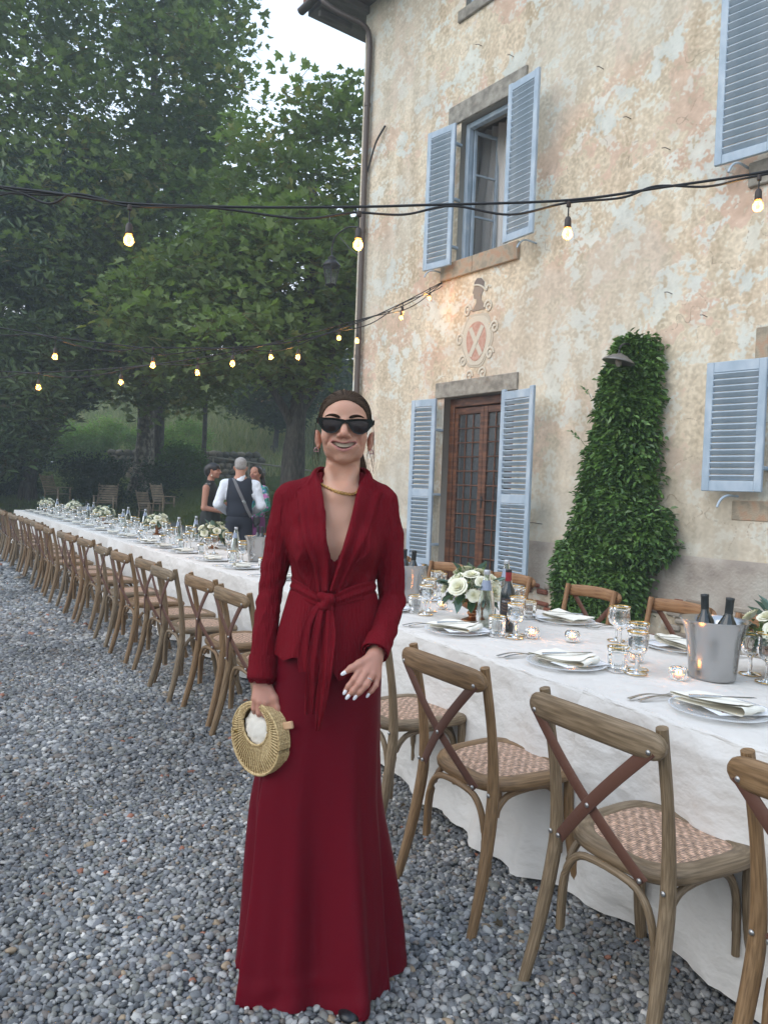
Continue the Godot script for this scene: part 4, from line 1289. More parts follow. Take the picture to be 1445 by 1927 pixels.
func make_background() -> void:
	M.teak = mat(Color(1, 1, 1), 0.7, {"tex": ramp_tex(256, 256, 0.03, 91, 3, 4.0, [[0.2, lin(120, 104, 84)], [0.8, lin(158, 140, 114)]]), "tri": Vector3(2, 2, 2)})
	garden_chair("wooden garden chair low at the left, turned to the right before the hedge", gy(5.0, -21.0), 0.7, 0.6)
	garden_chair("wooden garden chair with a tall slatted back left of the mottled plane trunk", gy(6.05, -20.4), -0.5, 0.6)
	garden_chair("folding garden chair at the foot of the mottled plane trunk", gy(6.95, -19.6), 0.3, 0.42)
	garden_chair("right-hand one of the two garden chairs at the mottled plane trunk", gy(7.25, -19.4), 0.3, 0.42)
	# handrail on the slope
	var h := thing("handrail", "pale handrail climbing the slope behind the woman in black", "railing", gy(9.6, -23.4))
	var s := st()
	var hp := h.position
	var p0 := gy(9.0, -23.9) + Vector3(0, 1.15, 0) - hp
	var p1 := gy(12.4, -20.6) + Vector3(0, 0.75, 0) - hp
	tube(s, PackedVector3Array([p0, p1]), 0.03, 6)
	M.rail = mat(lin(168, 160, 146), 0.7)
	obj("rail", s, M.rail, h)
	for k in 4:
		s = st()
		var p := p0.lerp(p1, (k + 0.3) / 4.0)
		tube(s, PackedVector3Array([p, p - Vector3(0, 1.1, 0)]), 0.028, 6)
		obj("post", s, M.rail, h)
	# rough stone retaining wall
	var w := thing("retaining_wall", "rough grey brown stone retaining wall below the slope", "wall", gy(10.4, -25.6))
	var wm := [mat(lin(112, 104, 90), 0.95, {"bump": M.speck, "depth": 1.0, "tri": Vector3(2, 2, 2)}), mat(lin(132, 122, 104), 0.95, {"bump": M.speck, "depth": 1.0, "tri": Vector3(2, 2, 2)}), mat(lin(96, 92, 80), 0.95, {"bump": M.speck, "depth": 1.0, "tri": Vector3(2, 2, 2)})]
	var r := RandomNumberGenerator.new()
	r.seed = 5
	var stm := []
	for k in 4:
		s = st()
		var g := []
		var sn := noise(1.3, 200 + k, 2)
		for i in 5:
			var row := PackedVector3Array()
			for j in 7:
				var d := Vector3(sin(PI * i / 4) * cos(TAU * j / 7), cos(PI * i / 4), sin(PI * i / 4) * sin(TAU * j / 7))
				row.append(d * (0.5 + 0.25 * sn.get_noise_3dv(d)))
			g.append(row)
		surf(s, g, false, true)
		stm.append(mesh_of(s))
	for row in 5:
		for k in 20:
			var x := -2.6 + k * 0.27 + r.randf_range(-0.05, 0.05) + 0.13 * (row % 2)
			var p := Vector3(x * 0.9, 0.1 + row * 0.2, x * 0.35 - row * 0.05)
			p.y += height(p.x + w.position.x, p.z + w.position.z) - w.position.y
			put("stone", stm[r.randi() % 4], wm[r.randi() % 3], w, Transform3D(Basis(Vector3.UP, r.randf() * 6).scaled(Vector3(0.36, 0.27, 0.36)), p))
	# far house
	var f := thing("far_house", "small ochre house with a tiled roof on the slope", "house", gy(21.2, -37.2), 0.9)
	s = st()
	box(s, Transform3D(Basis(), Vector3(0, 2.2, 0)), Vector3(5.5, 4.4, 5.0), 0.0)
	obj("wall", s, mat(lin(196, 156, 100), 0.9, {"bump": M.speck, "depth": 0.5, "tri": Vector3(1, 1, 1)}), f)
	s = st()
	for q in [[Vector3(-3.2, 4.2, 3.0), Vector3(3.2, 4.2, 3.0), Vector3(3.2, 5.7, 0), Vector3(-3.2, 5.7, 0)], [Vector3(3.2, 4.2, -3.0), Vector3(-3.2, 4.2, -3.0), Vector3(-3.2, 5.7, 0), Vector3(3.2, 5.7, 0)]]:
		for k in [0, 2, 1, 0, 3, 2]: s.set_uv(Vector2(q[k].x, q[k].y)); s.add_vertex(q[k])
	obj("roof", s, M.tile, f)
	for k in [-1, 1]:
		s = st()
		box(s, Transform3D(Basis(), Vector3(k * 1.4, 2.6, 2.5)), Vector3(0.9, 1.3, 0.08))
		obj("window", s, M.dark_room, f)
	# lantern on the villa corner
	var l := thing("wall_lantern", "old iron lantern with glass panes on the villa corner", "lantern", Vector3(6.85, 4.86, -10.95))
	s = st()
	lathe(s, [[0.0, 0.0], [0.03, 0.0], [0.05, 0.03], [0.09, 0.04], [0.09, 0.055], [0.0, 0.055]], 8)
	lathe(s, [[0.155, 0.35], [0.165, 0.36], [0.13, 0.41], [0.07, 0.46], [0.06, 0.48], [0.08, 0.49], [0.03, 0.53], [0.0, 0.54]], 8)
	obj("cap", s, M.iron, l)
	for k in 6:
		s = st()
		var a := TAU * k / 6
		tube(s, PackedVector3Array([Vector3(cos(a) * 0.088, 0.05, sin(a) * 0.088), Vector3(cos(a) * 0.15, 0.36, sin(a) * 0.15)]), 0.008, 5)
		obj("bar", s, M.iron, l)
		s = st()
		var b := TAU * (k + 1) / 6
		var q := [Vector3(cos(a) * 0.084, 0.06, sin(a) * 0.084), Vector3(cos(a) * 0.146, 0.355, sin(a) * 0.146), Vector3(cos(b) * 0.146, 0.355, sin(b) * 0.146), Vector3(cos(b) * 0.084, 0.06, sin(b) * 0.084)]
		for e in [0, 1, 2, 0, 2, 3]: s.add_vertex(q[e])
		obj("pane", s, M.glass, l)
	s = st()
	tube(s, spline([Vector3(0.15, 0.9, 0.56), Vector3(0.1, 0.95, 0.3), Vector3(0.02, 0.85, 0.08), Vector3(0, 0.68, 0), Vector3(0, 0.53, 0)], 5), 0.012, 6)
	tube(s, spline([Vector3(0.15, 0.45, 0.56), Vector3(0.12, 0.6, 0.35), Vector3(0.05, 0.82, 0.15)], 5), 0.009, 6)
	obj("bracket", s, M.iron, l)
	# lamp over the climbing shrub
	var wl := thing("wall_lamp", "round metal lamp shade on an arm over the climbing shrub", "lamp", Vector3(6.44, 2.86, -4.80))
	s = st()
	lathe(s, [[0.0, 0.075], [0.03, 0.075], [0.05, 0.06], [0.08, 0.055], [0.09, 0.045], [0.15, 0.01], [0.165, -0.012], [0.155, -0.014], [0.085, 0.03], [0.0, 0.04]], 28)
	obj("lamp_shade", s, mat(lin(128, 124, 120), 0.4, {"metal": 0.5}), wl).rotation = Vector3(0.15, 0, -0.12)
	s = st()
	tube(s, spline([Vector3(0, 0.07, 0), Vector3(0.02, 0.15, 0.0), Vector3(0.16, 0.20, -0.02), Vector3(0.40, 0.16, -0.04), Vector3(0.58, 0.10, -0.04)], 5), 0.011, 6)
	obj("arm", s, M.iron, wl)
	s = st()
	ball(s, Vector3(0, -0.01, 0), Vector3(0.035, 0.05, 0.035), 10)
	obj("unlit_bulb", s, mat(lin(150, 146, 136), 0.2), wl)

# ---------------------------------------------------------------- tables and cloths
func make_tables() -> void:
	M.cloth = mat(lin(218, 213, 205), 0.85, {"bump": grey_tex(512, 512, 0.014, 131, 6, 1.0), "depth": 0.8, "uv": Vector3(0.9, 0.9, 1), "rim": 0.1})
	M.table_wood = mat(lin(150, 128, 100), 0.7)
	var cuts := [[-2.0, 1.16], [1.10, 4.46], [4.42, 7.6], [7.54, 10.7], [10.64, 13.8], [13.74, 17.9]]
	var where := ["at the right edge, under the big ice bucket", "under the wine bottle right of the woman in red", "just left of the woman in red", "on the middle of the table left of the woman", "on the far half of the long table", "at the farthest end of the long table"]
	var fn := noise(0.55, 140, 2)
	var fn2 := noise(1.7, 141, 2)
	var wn := noise(1.3, 142, 3)
	for k in cuts.size():
		var v0: float = cuts[k][0]
		var v1: float = cuts[k][1]
		var t := thing("banquet_table", "folding table under the white cloth %s" % where[k], "table", tp(0, 0, v0), tturn(v0), "folding tables under the white cloths")
		var s := st()
		box(s, Transform3D(Basis(), Vector3(0.6, 0.735, -(v1 - v0) / 2)), Vector3(1.16, 0.03, v1 - v0 - 0.1))
		obj("tabletop", s, M.table_wood, t)
		for u in [0.25, 0.95]:
			for v in [0.35, v1 - v0 - 0.35]:
				s = st()
				tube(s, PackedVector3Array([Vector3(u, 0, -v), Vector3(u, 0.72, -v)]), 0.018, 8)
				obj("leg", s, M.table_wood, t)
		# the cloth: down to the gravel on both sides, over the top, loose folds
		var near := k <= 2
		var dv := 0.035 if k < 2 else (0.06 if k < 4 else 0.12)
		var nd := 26 if near else 12
		var nt := 30 if near else 12
		var g := []
		var n := int((v1 - v0) / dv)
		for i in n + 1:
			var v := lerpf(v0, v1, float(i) / n)
			var row := PackedVector3Array()
			var lift := 0.757
			if i < n * 0.3 and k > 0: lift -= 0.003 * sm(v0 + 0.16, v0 + 0.07, v)
			if k < cuts.size() - 1: lift += 0.0045 * sm(v1 - 0.16, v1 - 0.07, v)
			for side in [0, 1]:
				for j in nd:
					var h: float = float(j) / nd if side == 0 else 1.0 - float(j + 1) / nd   # 0 at the hem
					var q := 1.0 - h
					var f := fn.get_noise_2d(v * 3.0, 7.0 + side * 50.0) * 0.062 + fn2.get_noise_2d(v * 2.2, h * 0.5 + side * 20) * 0.022
					f += 0.030 * sin(v * 5.1 + 1.3 * sin(v * 2.3) + side) * q
					var out := 0.004 + 0.05 * q + f * (0.3 + 1.35 * pow(q, 0.6)) + 0.0035 * exp(-pow((fposmod(v, 0.42) - 0.21) / 0.010, 2)) + 0.010 * q * fn2.get_noise_2d(v * 6.0, 33.0 + side) + 0.006 * fn2.get_noise_2d(v * 7.0, h * 9.0) + 0.004 * fn2.get_noise_2d(v * 2.5 + h * 6.0, h * 16.0)
					if k == 0: out += 0.012
					out = maxf(out, 0.002 + 0.012 * q)
					# a tuck near the ground
					out += 0.05 * sm(0.14, 0.0, h) * fn.get_noise_2d(v * 2.0, 90.0)
					var y := lerpf(0.030 + 0.012 * fn2.get_noise_2d(v * 1.3, 3.0 + side * 9), lift - 0.022, h)
					if k == 1 and side == 0: y = maxf(y, y + 0.05 * sm(0.35, 0.0, h) * sm(2.2, 3.2, v))
					row.append(Vector3(-out if side == 0 else 1.2 + out, y, -(v - v0)))
				if side == 0:
					for a in 5:
						var an := PI / 2 * (a + 0.5) / 5
						row.append(Vector3(0.012 - 0.016 * cos(an), lift - 0.022 + 0.022 * sin(an), -(v - v0)))
					for j in nt + 1:
						var u := lerpf(0.02, 1.18, float(j) / nt)
						var w := 0.0028 * wn.get_noise_2d(u * 2.6, v * 2.6) + 0.0016 * wn.get_noise_2d(u * 9.0, v * 1.4)
						row.append(Vector3(u, lift + w, -(v - v0)))
					for a in 5:
						var an := PI / 2 * (a + 0.5) / 5
						row.append(Vector3(1.188 + 0.016 * sin(an), lift - 0.022 + 0.022 * cos(an), -(v - v0)))
			g.append(row)
		s = st()
		surf(s, g, false, false, true, 0.04, dv)
		if k == cuts.size() - 1:
			# the far end hangs down too
			var e := []
			for j in 8:
				var row := PackedVector3Array()
				for i in 16: row.append(Vector3(lerpf(0.0, 1.2, i / 15.0), 0.755 - j * 0.1, -(v1 - v0) - 0.002 - 0.01 * j * (1.0 + sin(i * 1.9))))
				e.append(row)
			surf(s, e, false, false, true, 0.08, 0.1)
		var c := obj("tablecloth", s, M.cloth, self)
		c.position = tp(0, 0, v0)
		c.rotation.y = tturn(v0)
		tag(c, "white cloth %s" % where[k], "tablecloth", "white cloths along the table")

# ---------------------------------------------------------------- chairs
func weave_tex() -> Array:
	var w := 128
	var o := PackedByteArray()
	o.resize(w * w * 3)
	var hb := PackedByteArray()
	hb.resize(w * w)
	var nz := noise_bytes(w, w, 0.05, 150, 3)
	for y in w:
		for x in w:
			# herringbone twill: strands of eight pixels, over two and under two
			var a := int(x / 8)
			var b := int(y / 8)
			var over := ((a + b) % 4) < 2
			var fx := (x % 8) / 7.0 - 0.5
			var fy := (y % 8) / 7.0 - 0.5
			var e := fy if over else fx
			var l := (x % 16) / 15.0 - 0.5 if over else (y % 16) / 15.0 - 0.5
			var hgt := 1.0 - 2.6 * e * e - 0.5 * l * l
			var t := 0.62 + 0.42 * hgt + (nz[y * w + x] - 128) / 420.0 + (0.0 if over else -0.05)
			var c := Vector3(204, 168, 142) if over else Vector3(190, 153, 125)
			c *= clampf(t, 0.35, 1.15)
			var i := y * w + x
			o[i * 3] = clampi(int(c.x), 0, 255)
			o[i * 3 + 1] = clampi(int(c.y), 0, 255)
			o[i * 3 + 2] = clampi(int(c.z), 0, 255)
			hb[i] = clampi(int(hgt * 200), 0, 255)
	return [ImageTexture.create_from_image(Image.create_from_data(w, w, false, Image.FORMAT_RGB8, o)), ImageTexture.create_from_image(Image.create_from_data(w, w, false, Image.FORMAT_L8, hb))]

func make_chair(wood: Material, label: String) -> Node3D:
	var c := thing("cross_back_chair", label, "chair", Vector3.ZERO, 0.0, "cross back chairs along the table")
	var s: SurfaceTool
	var post := func(k: float) -> Array: return [Vector3(-0.035, 0.0, k * 0.222), Vector3(0.012, 0.18, k * 0.212), Vector3(0.045, 0.36, k * 0.203), Vector3(0.052, 0.48, k * 0.200), Vector3(0.035, 0.66, k * 0.202), Vector3(-0.012, 0.885, k * 0.208)]
	for k in [-1.0, 1.0]:
		s = st()
		var p := spline(post.call(k), 5)
		var sc := []
		for i in p.size():
			var t := float(i) / (p.size() - 1)
			sc.append(Vector2(lerpf(0.0155, 0.021, sin(PI * minf(t * 1.25, 1.0))), lerpf(0.0165, 0.022, sin(PI * minf(t * 1.25, 1.0)))))
		sweep(s, p, circle(1.0, 12), Vector3(1, 0, 0), sc)
		obj("rear_leg", s, wood, c)
	# curved top rail behind the posts
	s = st()
	var rp := PackedVector3Array()
	var rs := []
	for i in 21:
		var t := sin((i / 20.0 * 2 - 1) * PI / 2)
		rp.append(Vector3(-0.028 - 0.034 * (1 - t * t), 0.838 + 0.012 * (1 - t * t), t * 0.238))
		var e := sqrt(maxf(0.0, 1.0 - pow(absf(t), 14.0)))
		rs.append(Vector2(0.6 + 0.4 * e, maxf(0.15, e)))
	var sec := PackedVector2Array()
	for i in 14:
		var a := -TAU * i / 14
		var q := Vector2(cos(a), sin(a))
		sec.append(Vector2(signf(q.x) * pow(absf(q.x), 0.7) * 0.0165, signf(q.y) * pow(absf(q.y), 0.75) * 0.038))
	sweep(s, rp, sec, Vector3.UP, rs)
	obj("top_rail", s, wood, c)
	# crossed straps
	for k in [-1.0, 1.0]:
		s = st()
		var pts := PackedVector3Array()
		for i in 25:
			var t := i / 24.0
			var z := lerpf(0.207 * k, -0.150 * k, t)
			var y := lerpf(0.835, 0.462, t)
			var x: float = lerpf(-0.048, 0.018, t) - 0.024 * sin(PI * t) - 0.0025 * k * sin(PI * t)
			pts.append(Vector3(x, y, z))
		sweep(s, pts, rrect(0.036, 0.0045, 0.0012), Vector3(-1, 0.001, 0), null)
		obj("strap", s, M.strap, c)
	# seat
	var ring := func(off: float, y: float) -> PackedVector3Array:
		var o := PackedVector3Array()
		for i in 56:
			var a := TAU * i / 56
			var q := Vector2(cos(a), sin(a))
			var x: float = signf(q.x) * pow(absf(q.x), 0.55) * (0.212 - off)
			var zz: float = signf(q.y) * pow(absf(q.y), 0.55) * (lerpf(0.198, 0.228, (x + 0.21) / 0.42) - off)
			o.append(Vector3(0.265 + x, y + 0.006 * (q.y * q.y) - 0.004 * (q.x * q.x), zz))
		return o
	s = st()
	var prof := [ring.call(0.052, 0.452), ring.call(0.006, 0.440), ring.call(0.0, 0.446), ring.call(-0.002, 0.462), ring.call(0.003, 0.474), ring.call(0.012, 0.479), ring.call(0.046, 0.479), ring.call(0.050, 0.476), ring.call(0.052, 0.452)]
	var along := []
	for i in 56:
		var row := PackedVector3Array()
		for p in prof: row.append(p[i])
		along.append(row)
	surf(s, along, true, false, true, 0.012, 0.025)
	obj("seat_frame", s, wood, c)
	s = st()
	var sg := []
	for r in 7:
		var q: float = r / 6.0
		var row := PackedVector3Array()
		var rr: PackedVector3Array = ring.call(0.0505, 0.4745)
		for p in rr:
			var pp := Vector3(0.265, 0.4745, 0).lerp(p, 1.0 - q)
			pp.y = lerpf(p.y, 0.4745, q) + 0.007 * (1.0 - (1 - q) * (1 - q))
			row.append(pp)
		sg.append(row)
	for r in 6:
		for j in 56:
			var jj := (j + 1) % 56
			for p in [sg[r][j], sg[r][jj], sg[r + 1][jj], sg[r][j], sg[r + 1][jj], sg[r + 1][j]]:
				s.set_uv(Vector2(p.x, p.z) * 7.0)
				s.add_vertex(p)
	obj("rattan_seat", s, M.rattan, c)
	# front legs
	for k in [-1.0, 1.0]:
		s = st()
		var p := spline([Vector3(0.475, 0.0, k * 0.215), Vector3(0.437, 0.16, k * 0.200), Vector3(0.418, 0.32, k * 0.190), Vector3(0.415, 0.445, k * 0.188)], 5)
		sweep(s, p, circle(0.0185, 10), Vector3(1, 0, 0))
		obj("front_leg", s, wood, c)
	# bent braces under the seat
	var arch := func(a: Vector3, b: Vector3, top: float) -> void:
		var ss := st()
		var pts := []
		var m := (a + b) / 2
		m.y = top
		for i in 13:
			var an := PI * i / 12.0
			var w := cos(an)
			var flat := signf(w) * pow(absf(w), 0.55)
			var p := m + (a - m) * Vector3(1, 0, 1) * flat
			p.y = lerpf(a.y, top, pow(sin(an), 0.62))
			pts.append(p)
		sweep(ss, spline(pts, 2), circle(0.0115, 8), Vector3(0.1, 1, 0.1))
		obj("brace", ss, wood, c)
	for k in [-1.0, 1.0]: arch.call(Vector3(0.065, 0.17, k * 0.176), Vector3(0.405, 0.24, k * 0.165), 0.434)
	arch.call(Vector3(0.052, 0.17, -0.17), Vector3(0.052, 0.17, 0.17), 0.430)
	arch.call(Vector3(0.400, 0.24, -0.165), Vector3(0.400, 0.24, 0.165), 0.428)
	# bolts
	var bm := SphereMesh.new()
	bm.radius = 0.0075
	bm.height = 0.010
	bm.radial_segments = 10
	bm.rings = 5
	var fl := Basis(Vector3(0, 0, 1), PI / 2)
	for k in [-1.0, 1.0]:
		put("bolt", bm, M.bolt, c, Transform3D(fl, Vector3(-0.053, 0.828, k * 0.203)))
		put("bolt", bm, M.bolt, c, Transform3D(fl, Vector3(0.006, 0.468, k * 0.146)))
		put("bolt", bm, M.bolt, c, Transform3D(fl, Vector3(0.030, 0.455, k * 0.202)))
	put("bolt", bm, M.bolt, c, Transform3D(fl, Vector3(-0.0385, 0.6187, 0.0)))
	return c

func make_chairs() -> void:
	var wt := func(sd: int, a: Color, b: Color, d: Color) -> ImageTexture: return ramp_tex(256, 512, 0.018, sd, 5, 1.0, [[0.15, a], [0.42, b], [0.62, b.lerp(d, 0.5)], [0.85, d]])
	var gr := grey_tex(256, 256, 0.05, 155, 4)
	var woods := []
	for q in [[151, lin(98, 77, 52), lin(118, 94, 65), lin(142, 117, 86)], [152, lin(102, 77, 49), lin(124, 95, 62), lin(144, 114, 80)], [153, lin(96, 79, 58), lin(114, 95, 70), lin(140, 120, 94)], [154, lin(112, 78, 48), lin(136, 98, 64), lin(156, 119, 83)]]:
		woods.append(mat(Color(1, 1, 1), 0.55, {"tex": wt.call(q[0], q[1], q[2], q[3]), "uv": Vector3(26, 0.9, 1), "bump": gr, "depth": 0.03}))
	M.strap = mat(lin(98, 66, 53), 0.5, {"bump": M.speck, "depth": 0.05, "spec": 0.4})
	M.bolt = mat(lin(170, 168, 164), 0.3, {"metal": 0.9})
	var wv := weave_tex()
	M.rattan = mat(Color(1, 1, 1), 0.6, {"tex": wv[0], "bump": wv[1], "depth": 0.15})
	var protos := []
	# right of the woman: [v, u, turn, wood, label]
	var first := [[1.325, -0.48, 0.03, 1, "cross back chair standing free just right of the woman in red"], [0.635, -0.46, 0.02, 2, "big grey brown cross back chair in front of the ice bucket, lower right"], [0.02, -0.40, 0.04, 1, "cross back chair cut off by the right edge of the photograph"], [2.02, -0.45, 0.02, 2, "cross back chair half hidden behind the skirt of the woman in red"]]
	for q in first:
		var key: int = q[3]
		var c := make_chair(woods[key], q[4])
		c.position = tp(q[1], 0, q[0])
		c.rotation.y = TTURN + q[2]
		if protos.size() < 2: protos.append(c)
	protos.append(make_chair(woods[0], "cross back chair of the left row, nearest to the woman in red"))
	# the long row left of the woman
	var zs := [-3.82, -4.42, -5.02, -5.55, -6.20, -6.85, -7.72, -8.36, -8.80, -9.60, -10.35, -10.95, -11.60, -12.25, -12.90, -13.60, -14.30, -15.00, -15.70]
	for k in zs.size():
		var z: float = zs[k]
		var at := Vector3(1.86 + 0.07 * (-z - 4.0) + rng.randf_range(-0.035, 0.035), 0, z)
		var tn := TTURN2 + rng.randf_range(-0.10, 0.10)
		if k == 0:
			protos[2].position = at
			protos[2].rotation.y = TTURN2
		else:
			dup(protos[[2, 0, 1][k % 3]], at, tn, "cross back chair in the left row, %s from the woman in red" % ORD[k])
	# the far side, seen from the front over the table
	var fv := [0.55, 1.45, 2.05, 2.72, 3.5, 4.3, 5.0, 5.75, 6.5, 7.2, 7.9]
	var fproto := make_chair(woods[3], "reddish cross back chair across the table behind the big ice bucket")
	fproto.position = tp(1.62, 0, fv[0])
	fproto.rotation.y = TTURN + PI - 0.05
	for k in range(1, fv.size()):
		dup(fproto, tp(1.60 + rng.randf_range(-0.04, 0.05), 0, fv[k]), TTURN + PI + rng.randf_range(-0.08, 0.08), "reddish cross back chair on the wall side, %s after the rightmost" % ORD[k - 1])

# ---------------------------------------------------------------- things on the table
func petal_rose(sd: int) -> ArrayMesh:
	var r := RandomNumberGenerator.new()
	r.seed = sd
	var s := st()
	var k := 0
	for lay in [[3, 0.009, 0.018, 0.05], [4, 0.015, 0.020, 0.25], [5, 0.022, 0.022, 0.55], [6, 0.030, 0.023, 0.95], [5, 0.036, 0.022, 1.35]]:
		for i in lay[0]:
			var a: float = TAU * i / lay[0] + k * 0.7 + r.randf_range(-0.2, 0.2)
			var o := Vector3(cos(a), 0, sin(a))
			var t := Vector3(-sin(a), 0, cos(a))
			var g := []
			var wd: float = lay[1] * 1.15
			for y in 5:
				var q := y / 4.0
				var row := PackedVector3Array()
				for x in 5:
					var p := x / 2.0 - 1
					var bend: float = lay[3] * q * q * 0.016
					var rad: float = lay[1] * (0.35 + 0.75 * sqrt(q)) - 0.30 * lay[1] * p * p * (1.0 - 0.4 * q) + bend
					var h: float = -0.012 + lay[2] * 1.75 * q - bend * 0.8 * q - 0.004 * p * p * q - (lay[1] - 0.009) * 0.35
					row.append(o * rad + t * (wd * p * sin(PI * (0.18 + 0.62 * q))) + Vector3(0, h, 0))
				g.append(row)
			surf(s, g)
		k += 1
	return mesh_of(s)

func make_flowers(label: String, sd: int, big: bool) -> Node3D:
	var r := RandomNumberGenerator.new()
	r.seed = sd
	var f := thing("flower_arrangement", label, "flowers", Vector3.ZERO, 0.0, "white rose arrangements in footed bowls")
	var c := Vector3(0, 0.155, 0)
	var n := 15 if big else 13
	for i in n:
		var ph := i * 2.39996
		var y := 1.0 - (i + 0.6) / n * 1.12
		var rr := sqrt(maxf(0.0, 1 - y * y))
		var d := Vector3(cos(ph) * rr, y, sin(ph) * rr)
		var p := c + d * Vector3(0.125, 0.098, 0.125) * r.randf_range(0.9, 1.15)
		var b := Basis(Quaternion(Vector3.UP, (d + Vector3(0, 0.25, 0)).normalized())) * Basis(Vector3.UP, r.randf() * TAU)
		put("rose", M.roses[r.randi() % 2], M.petal, f, Transform3D(b.scaled(Vector3.ONE * r.randf_range(0.55, 0.95)), p))
	for i in 26:
		var ph := i * 2.39996 + 1.0
		var y := r.randf_range(-0.65, 0.9)
		var rr := sqrt(maxf(0.0, 1 - y * y))
		var d := Vector3(cos(ph) * rr, y, sin(ph) * rr)
		var p := c + d * Vector3(0.10, 0.085, 0.10)
		var s := st()
		s.set_smooth_group(-1)
		leaf(s, Vector3.ZERO, Vector3(0, 0, 1), Vector3.UP, 1.0, 2, Color.WHITE)
		var z := (d + Vector3(0, -0.35 if y < 0.2 else 0.25, 0)).normalized()
		var x := Vector3.UP.cross(z).normalized()
		put("leaf", M.flower_leaf, M.dark_leaf if i % 3 else M.eucalyptus, f, Transform3D(Basis(x, z.cross(x), z).scaled(Vector3.ONE * r.randf_range(0.06, 0.095)), p))
	var xf := []
	for i in 260:
		var d := Vector3(r.randfn(), r.randfn() * 0.8, r.randfn()).normalized()
		var p := c + d * Vector3(0.105, 0.095, 0.105) * r.randf_range(0.75, 1.18)
		if p.y < 0.10: continue
		xf.append(Transform3D(Basis.from_euler(Vector3(r.randf() * 6, r.randf() * 6, 0)).scaled(Vector3.ONE * r.randf_range(0.02, 0.036)), p))
	multi("greenery", M.flower_leaf, M.sprig, xf, f)
	f.scale = Vector3(1.2, 1.08, 1.2)
	return f

func make_compote(label: String) -> Node3D:
	var t := thing("footed_bowl", label, "bowl", Vector3.ZERO, 0.0, "bronze footed bowls under the flowers")
	var s := st()
	lathe(s, [[0.0, 0.0], [0.058, 0.0], [0.060, 0.006], [0.045, 0.012], [0.022, 0.022], [0.018, 0.028], [0.024, 0.034], [0.030, 0.044], [0.025, 0.053], [0.016, 0.058], [0.020, 0.062]], 28, Vector3.ZERO, 0.06, 14, 0.0, 0.02)
	obj("foot", s, M.bronze, t)
	s = st()
	lathe(s, [[0.018, 0.060], [0.035, 0.066], [0.062, 0.082], [0.080, 0.104], [0.083, 0.112], [0.078, 0.110], [0.058, 0.088], [0.0, 0.076]], 48, Vector3.ZERO, 0.05, 24, 0.062, 0.108)
	obj("bowl", s, M.bronze, t)
	return t

func glass_mesh(prof: Array, inner: Array, n: int, nf: int, fl: float, f0: float, f1: float) -> ArrayMesh:
	var s := st()
	lathe(s, prof, n, Vector3.ZERO, fl, nf, f0, f1)
	if inner.size(): lathe(s, inner, n)
	return mesh_of(s)

func ring_mesh(r: float, y: float, w := 0.0016) -> ArrayMesh:
	var s := st()
	lathe(s, [[r - w, y - w], [r + w * 0.6, y - w * 1.6], [r + w * 0.7, y + w * 0.2], [r - w * 0.2, y + w * 0.8], [r - w, y - w]], 32)
	return mesh_of(s)

func make_goblet(label: String, big: bool) -> Node3D:
	var t := thing("goblet", label, "glass", Vector3.ZERO, 0.0, "cut crystal goblets with gold rims")
	var k := 1.0 if big else 0.88
	var p := [[0.0, 0.0], [0.037, 0.0], [0.0375, 0.002], [0.020, 0.006], [0.008, 0.011], [0.0055, 0.02], [0.0075, 0.035], [0.0055, 0.055], [0.006, 0.066], [0.012, 0.072], [0.028, 0.084], [0.036, 0.100], [0.0372, 0.115], [0.0345, 0.135], [0.0335, 0.150], [0.0365, 0.168], [0.0352, 0.168], [0.0322, 0.150], [0.0330, 0.135], [0.0355, 0.115], [0.0340, 0.100], [0.025, 0.086], [0.0, 0.079]]
	for q in p: q[1] *= k
	put("bowl", glass_mesh(p, [], 48, 20, 0.07, 0.075 * k, 0.150 * k), M.crystal, t)
	put("gold_rim", ring_mesh(0.0360, 0.168 * k), M.gold, t)
	put("gold_rim", ring_mesh(0.0370, 0.0022, 0.0011), M.gold, t)
	t.scale = Vector3.ONE * 1.14
	return t

func make_tumbler(label: String) -> Node3D:
	var t := thing("tumbler", label, "glass", Vector3.ZERO, 0.0, "cut crystal tumblers with gold rims")
	var p := [[0.0, 0.0], [0.032, 0.0], [0.0365, 0.004], [0.038, 0.02], [0.0385, 0.045], [0.039, 0.070], [0.040, 0.092], [0.0385, 0.092], [0.0368, 0.070], [0.036, 0.03], [0.033, 0.014], [0.0, 0.012]]
	put("body", glass_mesh(p, [], 48, 18, 0.07, 0.003, 0.072), M.crystal, t)
	put("gold_rim", ring_mesh(0.0393, 0.092), M.gold, t)
	t.scale = Vector3.ONE * 1.08
	return t

func make_votive(label: String, globe: bool) -> Node3D:
	var t := thing("candle_holder", label, "candle", Vector3.ZERO)
	var p := [[0.0, 0.0], [0.024, 0.0], [0.034, 0.008], [0.038, 0.026], [0.034, 0.044], [0.027, 0.052], [0.025, 0.051], [0.031, 0.043], [0.035, 0.026], [0.031, 0.010], [0.0, 0.005]]
	put("holder", glass_mesh(p, [], 48, 14, 0.0 if globe else 0.10, 0.004, 0.047), M.clear_glass, t)
	var s := st()
	lathe(s, [[0.0, 0.006], [0.020, 0.006], [0.020, 0.022], [0.017, 0.023], [0.0, 0.021]], 20)
	obj("candle", s, M.wax, t)
	s = st()
	lathe(s, [[0.0, 0.023], [0.0045, 0.028], [0.0042, 0.033], [0.0018, 0.041], [0.0, 0.046]], 10)
	var fl := obj("flame", s, M.flame, t)
	var l := OmniLight3D.new()
	l.name = "candle_light"
	l.light_color = Color(1.0, 0.62, 0.28)
	l.light_energy = 0.003
	l.omni_range = 30.0
	l.light_size = 0.006
	l.omni_attenuation = 2.0
	l.shadow_enabled = true
	l.position = Vector3(0, 0.034, 0)
	fl.add_child(l)
	return t

